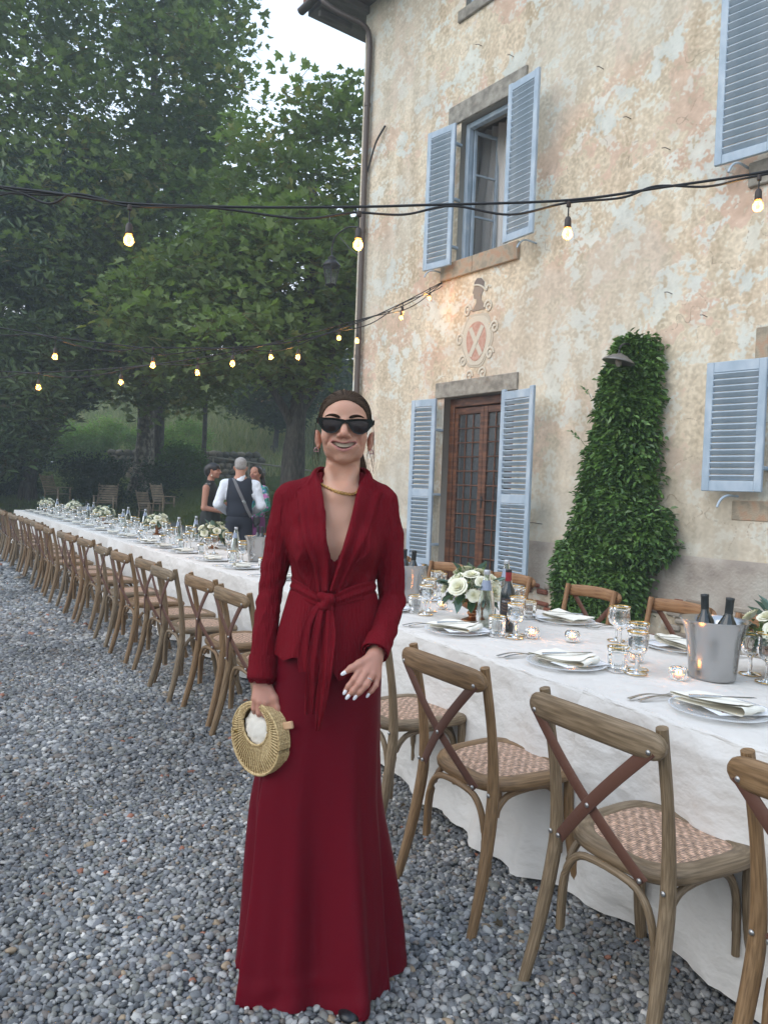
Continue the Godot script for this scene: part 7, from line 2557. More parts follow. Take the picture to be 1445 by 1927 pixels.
	fj.cap(Vector3(0.070, 1.009, 0.142), Vector3(0.056, 0.985, 0.19), 0.028, 0.028, 0.004, 1)
	s = st()
	var wn := noise(7.0, 177, 3)
	var gat := noise(2.0, 178, 2)
	var disp := func(p: Vector3) -> Vector3:
		var c := Vector3(-0.058, p.y, -0.01)
		var n := (p - c)
		n.y = 0
		var o := Vector3.ZERO
		if absf(p.x + 0.058) < 0.118 and p.y > 1.1 and p.z > -0.02:
			# folds that gather into the belt and hang from the shoulders
			var fan_ := (p.x + 0.066) / (0.035 + 0.62 * maxf(p.y - 1.10, 0.0))
			var rdg := 1.0 - 2.0 * absf(sin(fan_ * 5.0 + 1.2 * gat.get_noise_2d(p.y * 4.0, 1.0)))
			var a := 0.0085 * smoothstep(0.118, 0.095, absf(p.x + 0.058)) * rdg * smoothstep(1.48, 1.36, p.y) * smoothstep(0.0, 0.02, absf(p.x + 0.056))
			o += n.normalized() * a
		if p.x < -0.190 or p.x > 0.078:
			var ax := -0.22 if p.x < 0 else 0.10
			var q := Vector3(p.x - ax, 0, p.z)
			var an := atan2(q.z, q.x)
			var el := exp(-pow((p.y - (1.13 if p.x < 0 else 1.10)) / 0.07, 2))
			o += q.normalized() * (0.0022 * (1.0 - 2.0 * absf(sin(an * 4.0 + p.y * 9.0 + 2.0 * gat.get_noise_2d(p.y * 3.0, an)))) + 0.0022 * el * sin(p.y * 120.0 + an * 2.0) + 0.003 * wn.get_noise_3dv(p * 2.0))
		o += n.normalized() * 0.0022 * wn.get_noise_3dv(p * Vector3(3.0, 1.0, 3.0))
		return p + o
	nets(s, fj, Vector3(-0.31, 0.88, -0.13), Vector3(0.17, 1.51, 0.18), 0.0062, null, disp)
	var jk := obj("jacket", s, M.jacket, w)
	# turned cuffs
	for q in [[Vector3(-0.2495, 0.962, 0.034), Vector3(-0.2505, 0.895, 0.046), 0.0415, 0.0435], [Vector3(0.082, 1.035, 0.112), Vector3(0.066, 1.003, 0.155), 0.0385, 0.039]]:
		s = st()
		var t: Vector3 = (q[1] - q[0]).normalized()
		var n := 8
		var pts := PackedVector3Array()
		var sc := []
		for i in n + 1:
			pts.append(q[0].lerp(q[1], float(i) / n))
			sc.append(lerpf(q[2], q[3], float(i) / n) * (1.0 + 0.02 * sin(i * 1.3)))
		for i in n + 1:
			pts.append(q[1].lerp(q[0], float(i) / n))
			sc.append(lerpf(q[3], q[2], float(i) / n) - 0.004)
		var gg := []
		var x := t.cross(Vector3(0, 0, 1)).normalized()
		var y := t.cross(x).normalized()
		for i in pts.size():
			var row := PackedVector3Array()
			for j in 28:
				var a := TAU * j / 28
				row.append(pts[i] + (x * cos(a) + y * sin(a)) * sc[i] * (1.0 + 0.03 * sin(a * 3.0 + i * 0.1)))
			gg.append(row)
		surf(s, gg, false, true, true)
		obj("cuff", s, M.jacket, jk)
	# shawl collar along the opening
	for d in [-1, 1]:
		var edge: Array
		if d < 0: edge = [Vector3(-0.058, 1.500, -0.095), Vector3(-0.096, 1.508, -0.062), Vector3(-0.112, 1.494, -0.010), Vector3(-0.104, 1.462, 0.05), Vector3(-0.094, 1.425, 0.09), Vector3(-0.084, 1.365, 0.1), Vector3(-0.079, 1.300, 0.1), Vector3(-0.070, 1.235, 0.1), Vector3(-0.068, 1.165, 0.1)]
		else: edge = [Vector3(-0.040, 1.500, -0.095), Vector3(-0.002, 1.510, -0.062), Vector3(0.018, 1.498, -0.010), Vector3(0.006, 1.462, 0.05), Vector3(-0.003, 1.425, 0.09), Vector3(-0.014, 1.365, 0.1), Vector3(-0.030, 1.300, 0.1), Vector3(-0.046, 1.235, 0.1), Vector3(-0.066, 1.165, 0.1)]
		var line := spline(edge, 7)
		var gg := []
		for i in line.size():
			var v := float(i) / (line.size() - 1)
			var row := PackedVector3Array()
			var wd := 0.072 * smoothstep(0.0, 0.35, v) * lerpf(1.0, 0.5, smoothstep(0.6, 1.0, v)) + 0.03 * (1.0 - smoothstep(0.1, 0.4, v))
			var e := line[i]
			for j in 15:
				var u := j / 14.0
				var p := Vector3(e.x + d * u * wd, e.y - 0.012 * u - 0.03 * u * (1.0 - smoothstep(0.2, 0.5, v)), e.z)
				var lift := 0.009 + 0.014 * exp(-pow((u - 0.12) / 0.16, 2)) + 0.0055 * sin(u * 13.0 + v * 5.0 + d) * (0.3 + 0.7 * u) - 0.010 * smoothstep(0.82, 1.0, u)
				if v > 0.38: p = on_front(full, p.x, p.y, 0.25) + Vector3(0, 0, lift)
				else:
					var q := on_front(full, p.x, minf(p.y, 1.485), 0.25) + Vector3(0, 0, lift)
					var nb := Vector3(e.x + d * (u * 0.032 + 0.004), e.y + 0.010 * sin(PI * u) - 0.040 * u * u, e.z + 0.006 * sin(PI * u))
					p = nb.lerp(q, smoothstep(0.27, 0.38, v))
				row.append(p)
			gg.append(row)
		s = st()
		surf(s, gg, false, false, d < 0)
		obj("lapel", s, M.jacket, jk)
	# peplum below the belt
	s = st()
	var rows := []
	for i in 22:
		var v := i / 21.0
		var row := PackedVector3Array()
		for j in 97:
			var a := TAU * (j / 96.0) - PI / 2      # starts behind
			var cx := cos(a)
			var cz := sin(a)
			var wave := 0.5 + 0.5 * sin(a * 9.0 + 1.0 + 0.8 * sin(a * 2.0))
			var aw := lerpf(0.126, 0.158, pow(v, 0.8)) + 0.011 * v * wave
			var fz := lerpf(0.100, 0.132, v) + 0.013 * v * wave
			var bz := lerpf(0.100, 0.150, v)
			var hem := 0.945 + 0.030 * sin(a * 3.0 + 0.6) + 0.016 * sin(a * 7.0)
			hem += 0.05 * exp(-pow((a - PI / 2 + 0.06) / 0.10, 2))
			var y := lerpf(1.150, hem, v)
			row.append(Vector3(-0.058 - 0.006 * v + cx * aw, y, (cz * fz if cz > 0 else cz * bz)))
		rows.append(row)
	surf(s, rows, false, false, false)
	var back := []
	for rr in rows:
		var b := PackedVector3Array()
		for p in rr: b.append(Vector3(-0.062, p.y, 0).lerp(p, 0.982))
		back.append(b)
	surf(s, back, false, false, true)
	obj("peplum", s, M.jacket, jk)
	# belt, knot, tails
	s = st()
	var bp := PackedVector3Array()
	var bw := []
	var bn := []
	for j in 73:
		var a := TAU * j / 72.0 + PI / 2
		var fr := exp(-pow(angle_difference(a, PI / 2 + 0.16) / 0.55, 2))
		bn.append(Vector3(cos(a), 0.0, sin(a)))
		bp.append(Vector3(-0.058 + cos(a) * 0.122, 1.162 - 0.030 * fr, sin(a) * (0.112 if sin(a) > 0 else 0.108) - 0.004))
		bw.append(lerpf(0.050, 0.030, fr))
	ribbon(s, bp, bw, bn, 0.002, 2.0, 0.003)
	obj("belt", s, M.jacket, w)
	var kf := Field.new()
	var kc := Vector3(-0.074, 1.136, 0.116)
	kf.cap(kc + Vector3(-0.014, 0.012, 0), kc + Vector3(0.012, 0.004, 0.008), 0.013, 0.014, 0.006)
	kf.cap(kc + Vector3(0.012, 0.010, 0.002), kc + Vector3(-0.006, -0.016, 0.010), 0.012, 0.013, 0.004)
	kf.cap(kc + Vector3(0.0, -0.008, 0.004), kc + Vector3(0.012, -0.022, 0.0), 0.012, 0.013, 0.006)
	s = st()
	nets(s, kf, kc - Vector3(0.04, 0.05, 0.03), kc + Vector3(0.04, 0.04, 0.04), 0.004)
	obj("knot", s, M.jacket, w)
	for q in [[[kc + Vector3(-0.004, -0.010, 0.006), Vector3(-0.088, 1.060, 0.142), Vector3(-0.100, 0.970, 0.158), Vector3(-0.104, 0.900, 0.150), Vector3(-0.108, 0.826, 0.146)], [0.020, 0.036, 0.034, 0.036, 0.030], 0.35], [[kc + Vector3(0.008, -0.012, 0.006), Vector3(-0.062, 1.050, 0.146), Vector3(-0.066, 0.960, 0.164), Vector3(-0.074, 0.880, 0.154), Vector3(-0.083, 0.782, 0.148)], [0.022, 0.042, 0.040, 0.034, 0.010], -0.5], [[kc + Vector3(-0.010, -0.008, 0.004), Vector3(-0.112, 1.070, 0.136), Vector3(-0.122, 1.00, 0.150), Vector3(-0.120, 0.945, 0.155)], [0.020, 0.040, 0.044, 0.040], 0.2]]:
		var line := spline(q[0], 8)
		var ws := []
		var ns := []
		for i in line.size():
			var v: float = float(i) / (line.size() - 1) * (q[1].size() - 1)
			var k := mini(int(v), q[1].size() - 2)
			ws.append(lerpf(q[1][k], q[1][k + 1], v - k))
			ns.append(Vector3(sin(q[2] + 0.25 * sin(i * 0.25)), 0.05, cos(q[2])).normalized())
		s = st()
		ribbon(s, line, ws, ns, 0.004, 1.5, 0.0025)
		obj("belt_tail", s, M.jacket, w)
	# ---- skirt
	s = st()
	var lt := [[0.0, -0.294], [0.057, -0.290], [0.216, -0.282], [0.375, -0.276], [0.533, -0.270], [0.69, -0.250], [0.82, -0.236], [0.96, -0.222], [1.05, -0.196], [1.15, -0.182]]
	var rt := [[0.0, 0.174], [0.057, 0.167], [0.216, 0.146], [0.375, 0.126], [0.533, 0.104], [0.69, 0.096], [0.82, 0.094], [0.96, 0.092], [1.05, 0.076], [1.15, 0.066]]
	var fr_ := [[0.0, 0.185], [0.1, 0.172], [0.3, 0.148], [0.5, 0.128], [0.7, 0.118], [0.85, 0.114], [1.0, 0.108], [1.15, 0.094]]
	rows = []
	for i in 74:
		var v := i / 73.0
		var y0 := lerpf(1.15, 0.0, v)
		var row := PackedVector3Array()
		var xl := curve(lt, y0)
		var xr := curve(rt, y0)
		var cx := (xl + xr) / 2
		var hw := (xr - xl) / 2
		var fz := curve(fr_, y0)
		for j in 145:
			var a := TAU * (j % 144) / 144.0
			var c := cos(a)
			var sn := sin(a)
			var ex := signf(c) * pow(absf(c), 0.92)
			var ez := signf(sn) * pow(absf(sn), 0.92)
			var low := smoothstep(0.95, 0.0, y0)
			# long soft folds from the hips, deeper towards the hem
			var fo := 0.034 * cos(a * 5.0 + 0.9 + 0.5 * sin(y0 * 2.0)) + 0.022 * cos(a * 9.0 + 2.2 + 0.4 * y0) + 0.006 * cos(a * 17.0 + 0.7)
			fo += -0.030 * exp(-pow((a - 2.62 - 0.12 * y0) / 0.085, 2)) + 0.018 * exp(-pow((a - 2.84) / 0.10, 2))
			fo += 0.012 * exp(-pow((a - 1.72 - 0.1 * y0) / 0.10, 2)) - 0.010 * exp(-pow((a - 1.30 + 0.25 * y0) / 0.16, 2))
			fo *= low * (0.85 + 0.15 * sin(y0 * 9.0 + a * 3.0))
			# rucks where the front of the hem meets the gravel
			var gr := smoothstep(0.20, 0.02, y0) * maxf(sn, 0.0) * 0.2
			fo += gr * 0.012 * sin(a * 11.0 + y0 * 40.0) + gr * 0.008 * sin(y0 * 95.0 + a * 4.0)
			var yy := y0 + 0.006 * v * sin(a * 7.0 + 1.0) + 0.008 * smoothstep(0.9, 1.0, v)
			row.append(Vector3(cx + ex * hw * (1.0 + fo / 0.24), yy, ez * (fz if sn > 0 else fz * 1.15) * (1.0 + fo / 0.18) - 0.004))
		rows.append(row)
	surf(s, rows, false, false, false, 0.01, 0.016)
	obj("skirt", s, M.skirt, w)
	s = st()
	ball(s, Vector3(0.035, 0.016, 0.172), Vector3(0.034, 0.018, 0.045), 14)
	obj("shoe", s, mat(Color(0.008, 0.008, 0.009), 0.3), w)
	# ---- nails and ring
	M.nail = mat(lin(236, 232, 234), 0.18, {"coat": 0.5})
	for q in [[Vector3(-0.2255, 0.7685, 0.0635), Vector3(-0.3, -1, -0.3), 0.0048], [Vector3(-0.1935, 0.797, 0.0795), Vector3(0.25, -1, 0.1), 0.0060], [Vector3(-0.0115, 0.9065, 0.2075), Vector3(-0.5, -0.9, -0.1), 0.0050], [Vector3(-0.0035, 0.895, 0.2125), Vector3(-0.55, -0.8, -0.2), 0.0052], [Vector3(0.0160, 0.894, 0.2125), Vector3(-0.5, -0.85, -0.2), 0.0050], [Vector3(0.0500, 0.898, 0.2020), Vector3(-0.5, -0.85, -0.1), 0.0044], [Vector3(-0.0155, 0.956, 0.2015), Vector3(-0.85, -0.5, 0.1), 0.0058]]:
		s = st()
		var y: Vector3 = q[1].normalized()
		var x := y.cross(Vector3(0, 0, 1)).normalized()
		ball(s, Vector3.ZERO, Vector3(q[2], q[2] * 1.9, 0.0024), 10)
		put("fingernail", mesh_of(s), M.nail, w, Transform3D(Basis(x, y, x.cross(y)), q[0]))
	s = st()
	var rp := PackedVector3Array()
	var ra := Vector3(0.052, 0.940, 0.203)
	var rd: Vector3 = (Vector3(0.045, 0.928, 0.211) - kn[2]).normalized()
	var rx: Vector3 = rd.cross(Vector3.UP).normalized()
	for i in 15: rp.append(ra + (rx * cos(TAU * i / 14) + rd.cross(rx) * sin(TAU * i / 14)) * 0.0098)
	tube(s, rp, 0.0013, 6)
	obj("ring", s, mat(lin(206, 206, 204), 0.15, {"metal": 1.0}), w)
	make_bag(w)

func make_bag(w: Node3D) -> void:
	var b := thing("handbag", "round straw handbag with a crescent front and white lining, held by the woman in red", "handbag")
	# disc axis turned to the viewer's left; local z out of the front face
	var loc := Transform3D(Basis(Vector3.UP, -0.74) * Basis(Vector3(0, 0, 1), 0.06), Vector3(-0.250, 0.728, 0.050))
	b.transform = w.transform * loc
	var straw := mat(Color(1, 1, 1), 0.6, {"tex": ramp_tex(128, 128, 0.06, 191, 3, 1.0, [[0.25, lin(140, 112, 70)], [0.55, lin(190, 162, 112)], [0.8, lin(220, 196, 148)]]), "tri": Vector3(20, 20, 20), "spec": 0.5})
	var R := 0.102
	var hc := Vector2(0.0, 0.036)
	var hr := 0.055
	var th := 0.019
	for sd in [1, -1]:
		var s := st()
		for i in 76:
			var a := TAU * i / 76
			var o := Vector2(cos(a), sin(a))
			var p0 := hc + o * hr
			# to the outer circle along the ray from the hole's centre
			var bq := hc.dot(o)
			var t := -bq + sqrt(bq * bq + R * R - hc.length_squared())
			var p1 := hc + o * t
			var m := (p0 + p1) / 2
			tube(s, PackedVector3Array([Vector3(p0.x, p0.y, sd * (th - 0.002)), Vector3(m.x, m.y, sd * (th + 0.004)), Vector3(p1.x, p1.y, sd * (th - 0.003))]), [0.0019, 0.0027, 0.0034], 5, false)
		tag(obj("straw_spokes", s, straw, b), "", "", "", "stuff")
		# woven ground behind the spokes
		s = st()
		var g := []
		for k in 3:
			var row := PackedVector3Array()
			for i in 60:
				var a := TAU * i / 60
				var o := Vector2(cos(a), sin(a))
				var bq := hc.dot(o)
				var t := -bq + sqrt(bq * bq + R * R - hc.length_squared())
				var p := hc + o * lerpf(hr, t, k / 2.0)
				row.append(Vector3(p.x, p.y, sd * (th - 0.004)))
			g.append(row)
		surf(s, g, false, true)
		obj("face", s, mat(lin(150, 120, 76), 0.9), b)
		for q in [[Vector2.ZERO, R, 0.0042], [hc, hr, 0.0038]]:
			s = st()
			var pts := PackedVector3Array()
			for i in 49:
				var a := TAU * i / 48
				pts.append(Vector3(q[0].x + cos(a) * q[1], q[0].y + sin(a) * q[1], sd * (th - 0.001)))
			tube(s, pts, q[2], 7, false)
			obj("edge_coil", s, straw, b)
	# woven side: rows of coil
	for k in 6:
		var s := st()
		var pts := PackedVector3Array()
		for i in 49:
			var a := TAU * i / 48
			pts.append(Vector3(cos(a) * (R - 0.001), sin(a) * (R - 0.001), lerpf(-th, th, (k + 0.5) / 6.0)))
		tube(s, pts, 0.0042, 6, false)
		obj("side_coil", s, straw, b)
	# lining pouch
	var s := st()
	var nz := noise(22.0, 195, 3)
	var g := []
	for i in 25:
		var row := PackedVector3Array()
		for j in 40:
			var d := Vector3(sin(PI * i / 24) * cos(TAU * j / 40), cos(PI * i / 24), sin(PI * i / 24) * sin(TAU * j / 40))
			var k := 1.0 + 0.30 * nz.get_noise_3dv(d * 0.05 * 1.6) + 0.16 * absf(nz.get_noise_3dv(d * 0.12 + Vector3(3, 0, 0)))
			row.append(Vector3(0, 0.022, 0) + d * Vector3(0.058, 0.052, 0.017) * k)
		g.append(row)
	surf(s, g, false, true)
	obj("lining_pouch", s, mat(lin(226, 218, 204), 0.85, {"bump": M.speck, "depth": 0.05, "tri": Vector3(10, 10, 10)}), b)
	s = st()
	box(s, Transform3D(Basis(Vector3(0, 0, 1), 0.28), Vector3(0.104, 0.048, -0.010)), Vector3(0.044, 0.021, 0.012), 0.003)
	obj("wooden_toggle", s, mat(lin(206, 166, 128), 0.6, {"bump": M.speck, "depth": 0.05, "tri": Vector3(4, 30, 30)}), b)
	s = st()
	box(s, Transform3D(Basis(), Vector3(-0.080, 0.008, th + 0.005)), Vector3(0.014, 0.009, 0.003), 0.001)
	obj("metal_tag", s, M.gold, b)

# ---------------------------------------------------------------- three guests behind the table
func make_guests() -> void:
	var skin := mat(Color.WHITE, 0.5, {"vc": 1, "sss": 0.1})
	# man in waistcoat, back to the camera: local z towards the camera, so he faces -z
	var m := thing("person", "grey haired man in a navy waistcoat and white shirt, seen from behind", "person", Vector3(4.58, 0.0, -9.44), -0.49)
	var k := 1.09
	var f := Field.new()
	head_field(f, Vector3(0, 1.74, 0), k, false)
	for q in f.q:
		q[1].z = -q[1].z
		if q[0] == 0: q[2].z = -q[2].z
	f.cap(Vector3(0, 1.70, 0.01), Vector3(0, 1.56, 0.02), 0.062, 0.066, 0.03)
	f.ell(Vector3(0, 1.40, 0.0), Vector3(0.19, 0.20, 0.10), 0.04)
	f.cap(Vector3(-0.10, 1.08, -0.26), Vector3(-0.07, 1.08, -0.30), 0.034, 0.034, 0.02)
	f.cap(Vector3(0.16, 1.10, -0.20), Vector3(0.10, 1.10, -0.28), 0.034, 0.034, 0.02)
	var s := st()
	var sc := Color(0.50, 0.26, 0.18)
	nets(s, f, Vector3(-0.2, 1.2, -0.14), Vector3(0.2, 1.88, 0.15), 0.009, func(p): return sc if p.y < 1.79 or p.z < -0.02 else Color(0.36, 0.27, 0.23))
	nets(s, f, Vector3(-0.22, 1.02, -0.36), Vector3(0.22, 1.16, -0.14), 0.012, func(_p): return sc)
	obj("body", s, skin, m)
	var h := Field.new()
	h.ell(Vector3(0, 1.772, 0.018), Vector3(0.082, 0.082, 0.098), 0.01)
	h.ell(Vector3(0, 1.725, 0.045), Vector3(0.076, 0.05, 0.068), 0.02)
	h.ell(Vector3(0, 1.72, -0.085), Vector3(0.10, 0.11, 0.09), 0.01, 1)
	s = st()
	nets(s, h, Vector3(-0.1, 1.66, -0.1), Vector3(0.1, 1.87, 0.13), 0.009)
	obj("hair", s, mat(Color(1, 1, 1), 0.7, {"tex": ramp_tex(128, 128, 0.08, 201, 3, 1.0, [[0.2, Color(0.20, 0.18, 0.165)], [0.7, Color(0.42, 0.40, 0.38)]]), "tri": Vector3(8, 8, 8)}), m)
	var sh := Field.new()
	sh.ell(Vector3(0, 1.36, 0.0), Vector3(0.205, 0.20, 0.112), 0.05)
	sh.cap(Vector3(-0.16, 1.50, 0.0), Vector3(0.16, 1.50, 0.0), 0.055, 0.055, 0.04)
	sh.cap(Vector3(0, 1.54, 0.015), Vector3(0, 1.575, 0.012), 0.078, 0.072, 0.02)
	sh.chain([Vector3(-0.205, 1.48, 0.0), Vector3(-0.285, 1.21, 0.02), Vector3(-0.17, 1.10, -0.19)], [0.068, 0.062, 0.048], 0.03)
	sh.chain([Vector3(0.205, 1.48, 0.0), Vector3(0.290, 1.21, 0.02), Vector3(0.20, 1.12, -0.15)], [0.068, 0.062, 0.048], 0.03)
	s = st()
	var wn := noise(5.0, 205, 3)
	nets(s, sh, Vector3(-0.38, 1.03, -0.26), Vector3(0.38, 1.72, 0.15), 0.013, null, func(p): return p + Vector3(1, 0.3, 1) * 0.010 * wn.get_noise_3dv(p * 2.0))
	obj("shirt", s, mat(lin(226, 232, 240), 0.8), m)
	var v := Field.new()
	v.ell(Vector3(0, 1.36, 0.004), Vector3(0.196, 0.235, 0.126), 0.05)
	v.cap(Vector3(-0.115, 1.50, 0.0), Vector3(0.115, 1.50, 0.0), 0.066, 0.066, 0.05)
	v.ell(Vector3(0, 1.12, 0.0), Vector3(0.176, 0.16, 0.124), 0.06)
	v.cap(Vector3(0, 1.56, 0.0), Vector3(0, 1.7, 0.0), 0.083, 0.085, 0.01, 1)
	s = st()
	nets(s, v, Vector3(-0.22, 0.98, -0.16), Vector3(0.22, 1.6, 0.17), 0.013)
	obj("waistcoat", s, mat(Color(0.012, 0.017, 0.030), 0.75), m)
	var tr := Field.new()
	tr.ell(Vector3(0, 1.0, 0.0), Vector3(0.172, 0.13, 0.118), 0.05)
	for d in [-1, 1]: tr.chain([Vector3(d * 0.09, 0.95, 0), Vector3(d * 0.10, 0.5, 0.0), Vector3(d * 0.10, 0.05, 0.01)], [0.095, 0.072, 0.062], 0.03)
	s = st()
	nets(s, tr, Vector3(-0.22, 0.0, -0.16), Vector3(0.22, 1.10, 0.16), 0.018)
	obj("trousers", s, mat(Color(0.014, 0.018, 0.030), 0.8), m)
	s = st()
	var line := spline([Vector3(-0.10, 1.575, 0.0), Vector3(-0.075, 1.545, 0.075), Vector3(-0.02, 1.42, 0.135), Vector3(0.05, 1.28, 0.137), Vector3(0.115, 1.14, 0.122), Vector3(0.165, 1.05, 0.085)], 5)
	var ws := []
	var ns := []
	for i in line.size(): ws.append(0.042); ns.append(Vector3(0.25, 0.1, 1).normalized())
	ribbon(s, line, ws, ns, 0.0, 1.0, 0.003)
	obj("camera_strap", s, mat(lin(112, 112, 114), 0.6), m)
	s = st()
	box(s, Transform3D(Basis(Vector3(0, 0, 1), -0.5), Vector3(0.065, 1.25, 0.143)), Vector3(0.046, 0.03, 0.008), 0.003)
	obj("buckle", s, M.steel, m)
	var cs := thing("photo_camera", "black camera hanging on the strap at the hip of the man in the waistcoat", "camera", m.position, -0.49)
	s = st()
	box(s, Transform3D(Basis(), Vector3(0.235, 1.0, 0.03)), Vector3(0.10, 0.09, 0.07), 0.012)
	lathe(s, [[0.0, 0.0], [0.034, 0.0], [0.036, 0.07], [0.0, 0.07]], 16, Vector3(0.235, 0.91, 0.03))
	obj("camera_body", s, mat(Color(0.01, 0.01, 0.01), 0.4), cs)
	# woman in black, seen from her right side, facing the viewer's right
	var b := thing("person", "dark haired woman in a sleeveless black dress, looking down beside the man", "person", Vector3(4.42, 0.0, -10.02), -0.43 + 1.25)
	f = Field.new()
	head_field(f, Vector3(0, 1.665, 0.03), 1.0, false)
	f.cap(Vector3(0, 1.60, 0.0), Vector3(0, 1.47, -0.02), 0.046, 0.050, 0.03)
	f.ell(Vector3(0, 1.36, -0.01), Vector3(0.145, 0.16, 0.08), 0.04)
	f.chain([Vector3(-0.155, 1.42, -0.02), Vector3(-0.185, 1.14, -0.03), Vector3(-0.10, 1.10, 0.20), Vector3(-0.05, 1.12, 0.30)], [0.046, 0.038, 0.030, 0.026], 0.02)
	f.chain([Vector3(0.155, 1.42, -0.02), Vector3(0.185, 1.14, 0.0), Vector3(0.10, 1.20, 0.20), Vector3(0.05, 1.24, 0.27)], [0.046, 0.038, 0.030, 0.026], 0.02)
	s = st()
	var sb := Color(0.42, 0.20, 0.13)
	nets(s, f, Vector3(-0.1, 1.47, -0.12), Vector3(0.1, 1.79, 0.16), 0.007, func(p): return Color(0.30, 0.09, 0.08) if absf(p.y - 1.61) < 0.011 and p.z > 0.105 and absf(p.x) < 0.022 else sb)
	nets(s, f, Vector3(-0.26, 1.04, -0.12), Vector3(0.26, 1.488, 0.36), 0.011, func(_p): return sb)
	obj("body", s, skin, b)
	h = Field.new()
	h.ell(Vector3(0, 1.697, 0.012), Vector3(0.081, 0.084, 0.100), 0.01)
	h.ell(Vector3(0, 1.705, 0.060), Vector3(0.070, 0.046, 0.062), 0.02)
	h.ell(Vector3(0, 1.66, -0.05), Vector3(0.070, 0.085, 0.06), 0.02)
	h.ell(Vector3(0, 1.60, 0.115), Vector3(0.072, 0.083, 0.078), 0.006, 1)
	h.ell(Vector3(-0.085, 1.64, 0.02), Vector3(0.03, 0.05, 0.03), 0.006, 1)
	s = st()
	nets(s, h, Vector3(-0.1, 1.55, -0.13), Vector3(0.1, 1.8, 0.14), 0.008)
	obj("hair", s, mat(Color(0.012, 0.009, 0.008), 0.4), b)
	for d in [-1, 1]:
		s = st()
		ball(s, Vector3(d * 0.084, 1.595, 0.03), Vector3(0.010, 0.012, 0.010), 10)
		obj("earring", s, mat(lin(236, 226, 210), 0.3), b)
		s = st()
		ball(s, Vector3(d * 0.032, 1.672, 0.098), Vector3(0.012, 0.007, 0.008), 10)
		obj("eye", s, mat(lin(60, 46, 40), 0.3), b)
	var dr := Field.new()
	dr.ell(Vector3(0, 1.35, -0.008), Vector3(0.150, 0.17, 0.095), 0.04)
	dr.cap(Vector3(-0.085, 1.455, -0.02), Vector3(0.085, 1.455, -0.02), 0.042, 0.042, 0.04)
	dr.cap(Vector3(0, 1.46, -0.018), Vector3(0, 1.515, -0.012), 0.062, 0.054, 0.02)
	dr.ell(Vector3(0, 1.10, 0.0), Vector3(0.135, 0.20, 0.10), 0.06)
	dr.chain([Vector3(0, 1.0, 0), Vector3(0, 0.55, 0), Vector3(0, 0.10, 0)], [0.145, 0.16, 0.19], 0.05)
	s = st()
	nets(s, dr, Vector3(-0.24, 0.0, -0.24), Vector3(0.24, 1.55, 0.24), 0.018)
	obj("dress", s, mat(Color(0.010, 0.012, 0.011), 0.7), b)
	s = st()
	for i in 8: ball(s, Vector3(-0.145 + 0.006 * i, 1.47 + 0.004 * (i % 3), -0.03 + i * 0.008), Vector3(0.006, 0.006, 0.006), 6)
	tag(obj("shoulder_studs", s, M.steel, b), "", "", "", "stuff")
	# woman in the flowered blouse, turned a little to the viewer's left
	var l := thing("person", "woman in a green flowered blouse and plum trousers, hair tied back", "person", Vector3(5.22, 0.0, -10.22), -0.47 - 0.65)
	f = Field.new()
	head_field(f, Vector3(0, 1.665, 0.02), 0.99, false)
	f.cap(Vector3(0, 1.60, 0.0), Vector3(0, 1.46, -0.02), 0.046, 0.052, 0.03)
	f.ell(Vector3(0, 1.36, 0.0), Vector3(0.13, 0.15, 0.085), 0.04)
	f.cap(Vector3(-0.05, 1.33, 0.26), Vector3(-0.05, 1.38, 0.25), 0.030, 0.026, 0.02)
	s = st()
	nets(s, f, Vector3(-0.1, 1.42, -0.12), Vector3(0.1, 1.79, 0.16), 0.007, func(p): return Color(0.36, 0.10, 0.09) if absf(p.y - 1.61) < 0.011 and p.z > 0.095 and absf(p.x) < 0.022 else sb)
	nets(s, f, Vector3(-0.16, 1.22, -0.11), Vector3(0.14, 1.43, 0.31), 0.011, func(_p): return sb)
	obj("body", s, skin, l)
	h = Field.new()
	h.ell(Vector3(0, 1.695, 0.0), Vector3(0.078, 0.080, 0.097), 0.01)
	h.ell(Vector3(0, 1.64, -0.06), Vector3(0.055, 0.06, 0.05), 0.02)
	h.ell(Vector3(0, 1.62, 0.085), Vector3(0.074, 0.12, 0.088), 0.006, 1)
	h.chain([Vector3(0.02, 1.66, -0.10), Vector3(0.05, 1.52, -0.11), Vector3(0.06, 1.42, -0.10)], [0.035, 0.03, 0.015], 0.02)
	s = st()
	nets(s, h, Vector3(-0.1, 1.38, -0.17), Vector3(0.12, 1.8, 0.12), 0.008)
	obj("hair", s, mat(Color(0.014, 0.010, 0.008), 0.4), l)
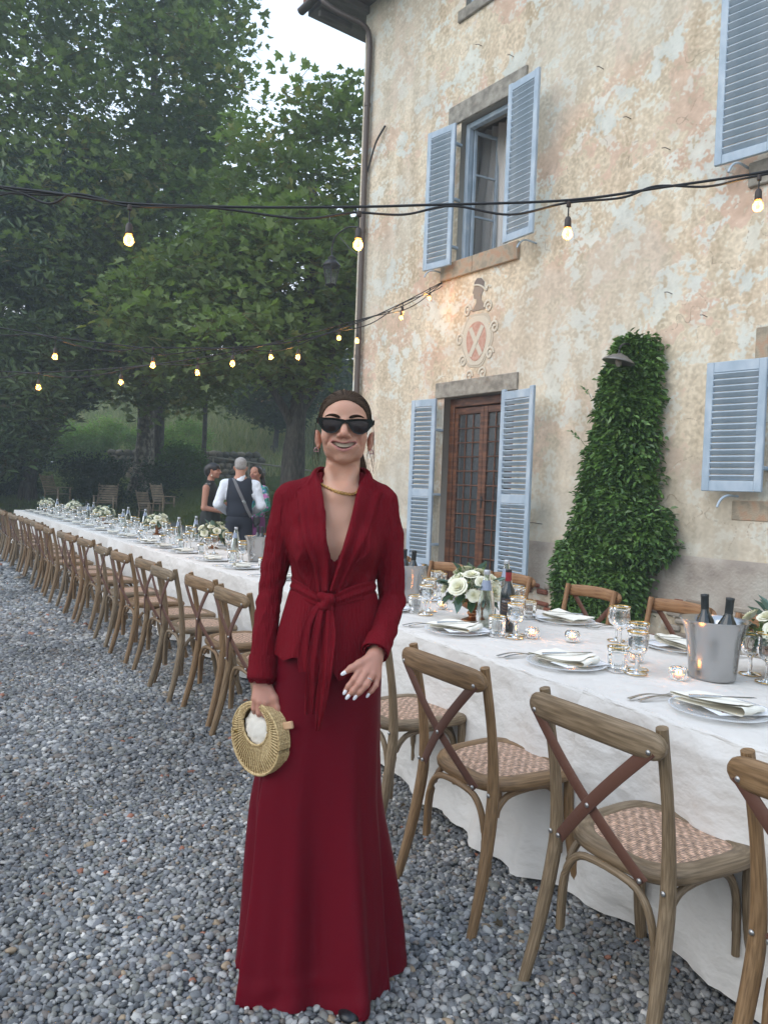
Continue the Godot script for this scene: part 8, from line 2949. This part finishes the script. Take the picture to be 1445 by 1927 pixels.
	for d in [-1, 1]:
		s = st()
		ball(s, Vector3(d * 0.032, 1.672, 0.087), Vector3(0.012, 0.007, 0.008), 10)
		obj("eye", s, mat(lin(60, 46, 40), 0.3), l)
	var bl := Field.new()
	bl.ell(Vector3(0, 1.33, 0.0), Vector3(0.155, 0.18, 0.105), 0.04)
	bl.cap(Vector3(-0.11, 1.44, -0.015), Vector3(0.11, 1.44, -0.015), 0.050, 0.050, 0.04)
	bl.ell(Vector3(0, 1.08, 0.0), Vector3(0.155, 0.20, 0.115), 0.06)
	bl.chain([Vector3(-0.15, 1.42, -0.01), Vector3(-0.19, 1.18, 0.02), Vector3(-0.08, 1.30, 0.22)], [0.056, 0.052, 0.042], 0.03)
	bl.chain([Vector3(0.15, 1.42, -0.01), Vector3(0.20, 1.16, -0.01), Vector3(0.12, 1.05, 0.16)], [0.056, 0.052, 0.042], 0.03)
	bl.cap(Vector3(0, 1.42, 0.10), Vector3(0, 1.55, 0.06), 0.030, 0.055, 0.01, 1)
	s = st()
	var fl := noise(9.0, 211, 2)
	nets(s, bl, Vector3(-0.28, 0.92, -0.15), Vector3(0.28, 1.5, 0.3), 0.011, func(p):
		var a := fl.get_noise_3dv(p)
		var c := fl.get_noise_3dv(p * 1.3 + Vector3(7, 3, 1))
		if a > 0.22: return Color(0.55, 0.16, 0.42)
		if c > 0.28: return Color(0.60, 0.50, 0.62)
		if a < -0.30: return Color(0.03, 0.22, 0.36)
		if c < -0.30: return Color(0.015, 0.07, 0.06)
		return Color(0.03, 0.24, 0.17))
	obj("blouse", s, mat(Color.WHITE, 0.55, {"vc": 1}), l)
	tr = Field.new()
	tr.ell(Vector3(0, 0.97, 0.0), Vector3(0.162, 0.13, 0.115), 0.05)
	for d in [-1, 1]: tr.chain([Vector3(d * 0.08, 0.92, 0), Vector3(d * 0.09, 0.5, 0.0), Vector3(d * 0.09, 0.05, 0.01)], [0.085, 0.075, 0.08], 0.03)
	s = st()
	nets(s, tr, Vector3(-0.22, 0.0, -0.16), Vector3(0.22, 1.06, 0.16), 0.018)
	obj("trousers", s, mat(Color(0.16, 0.03, 0.13), 0.8), l)
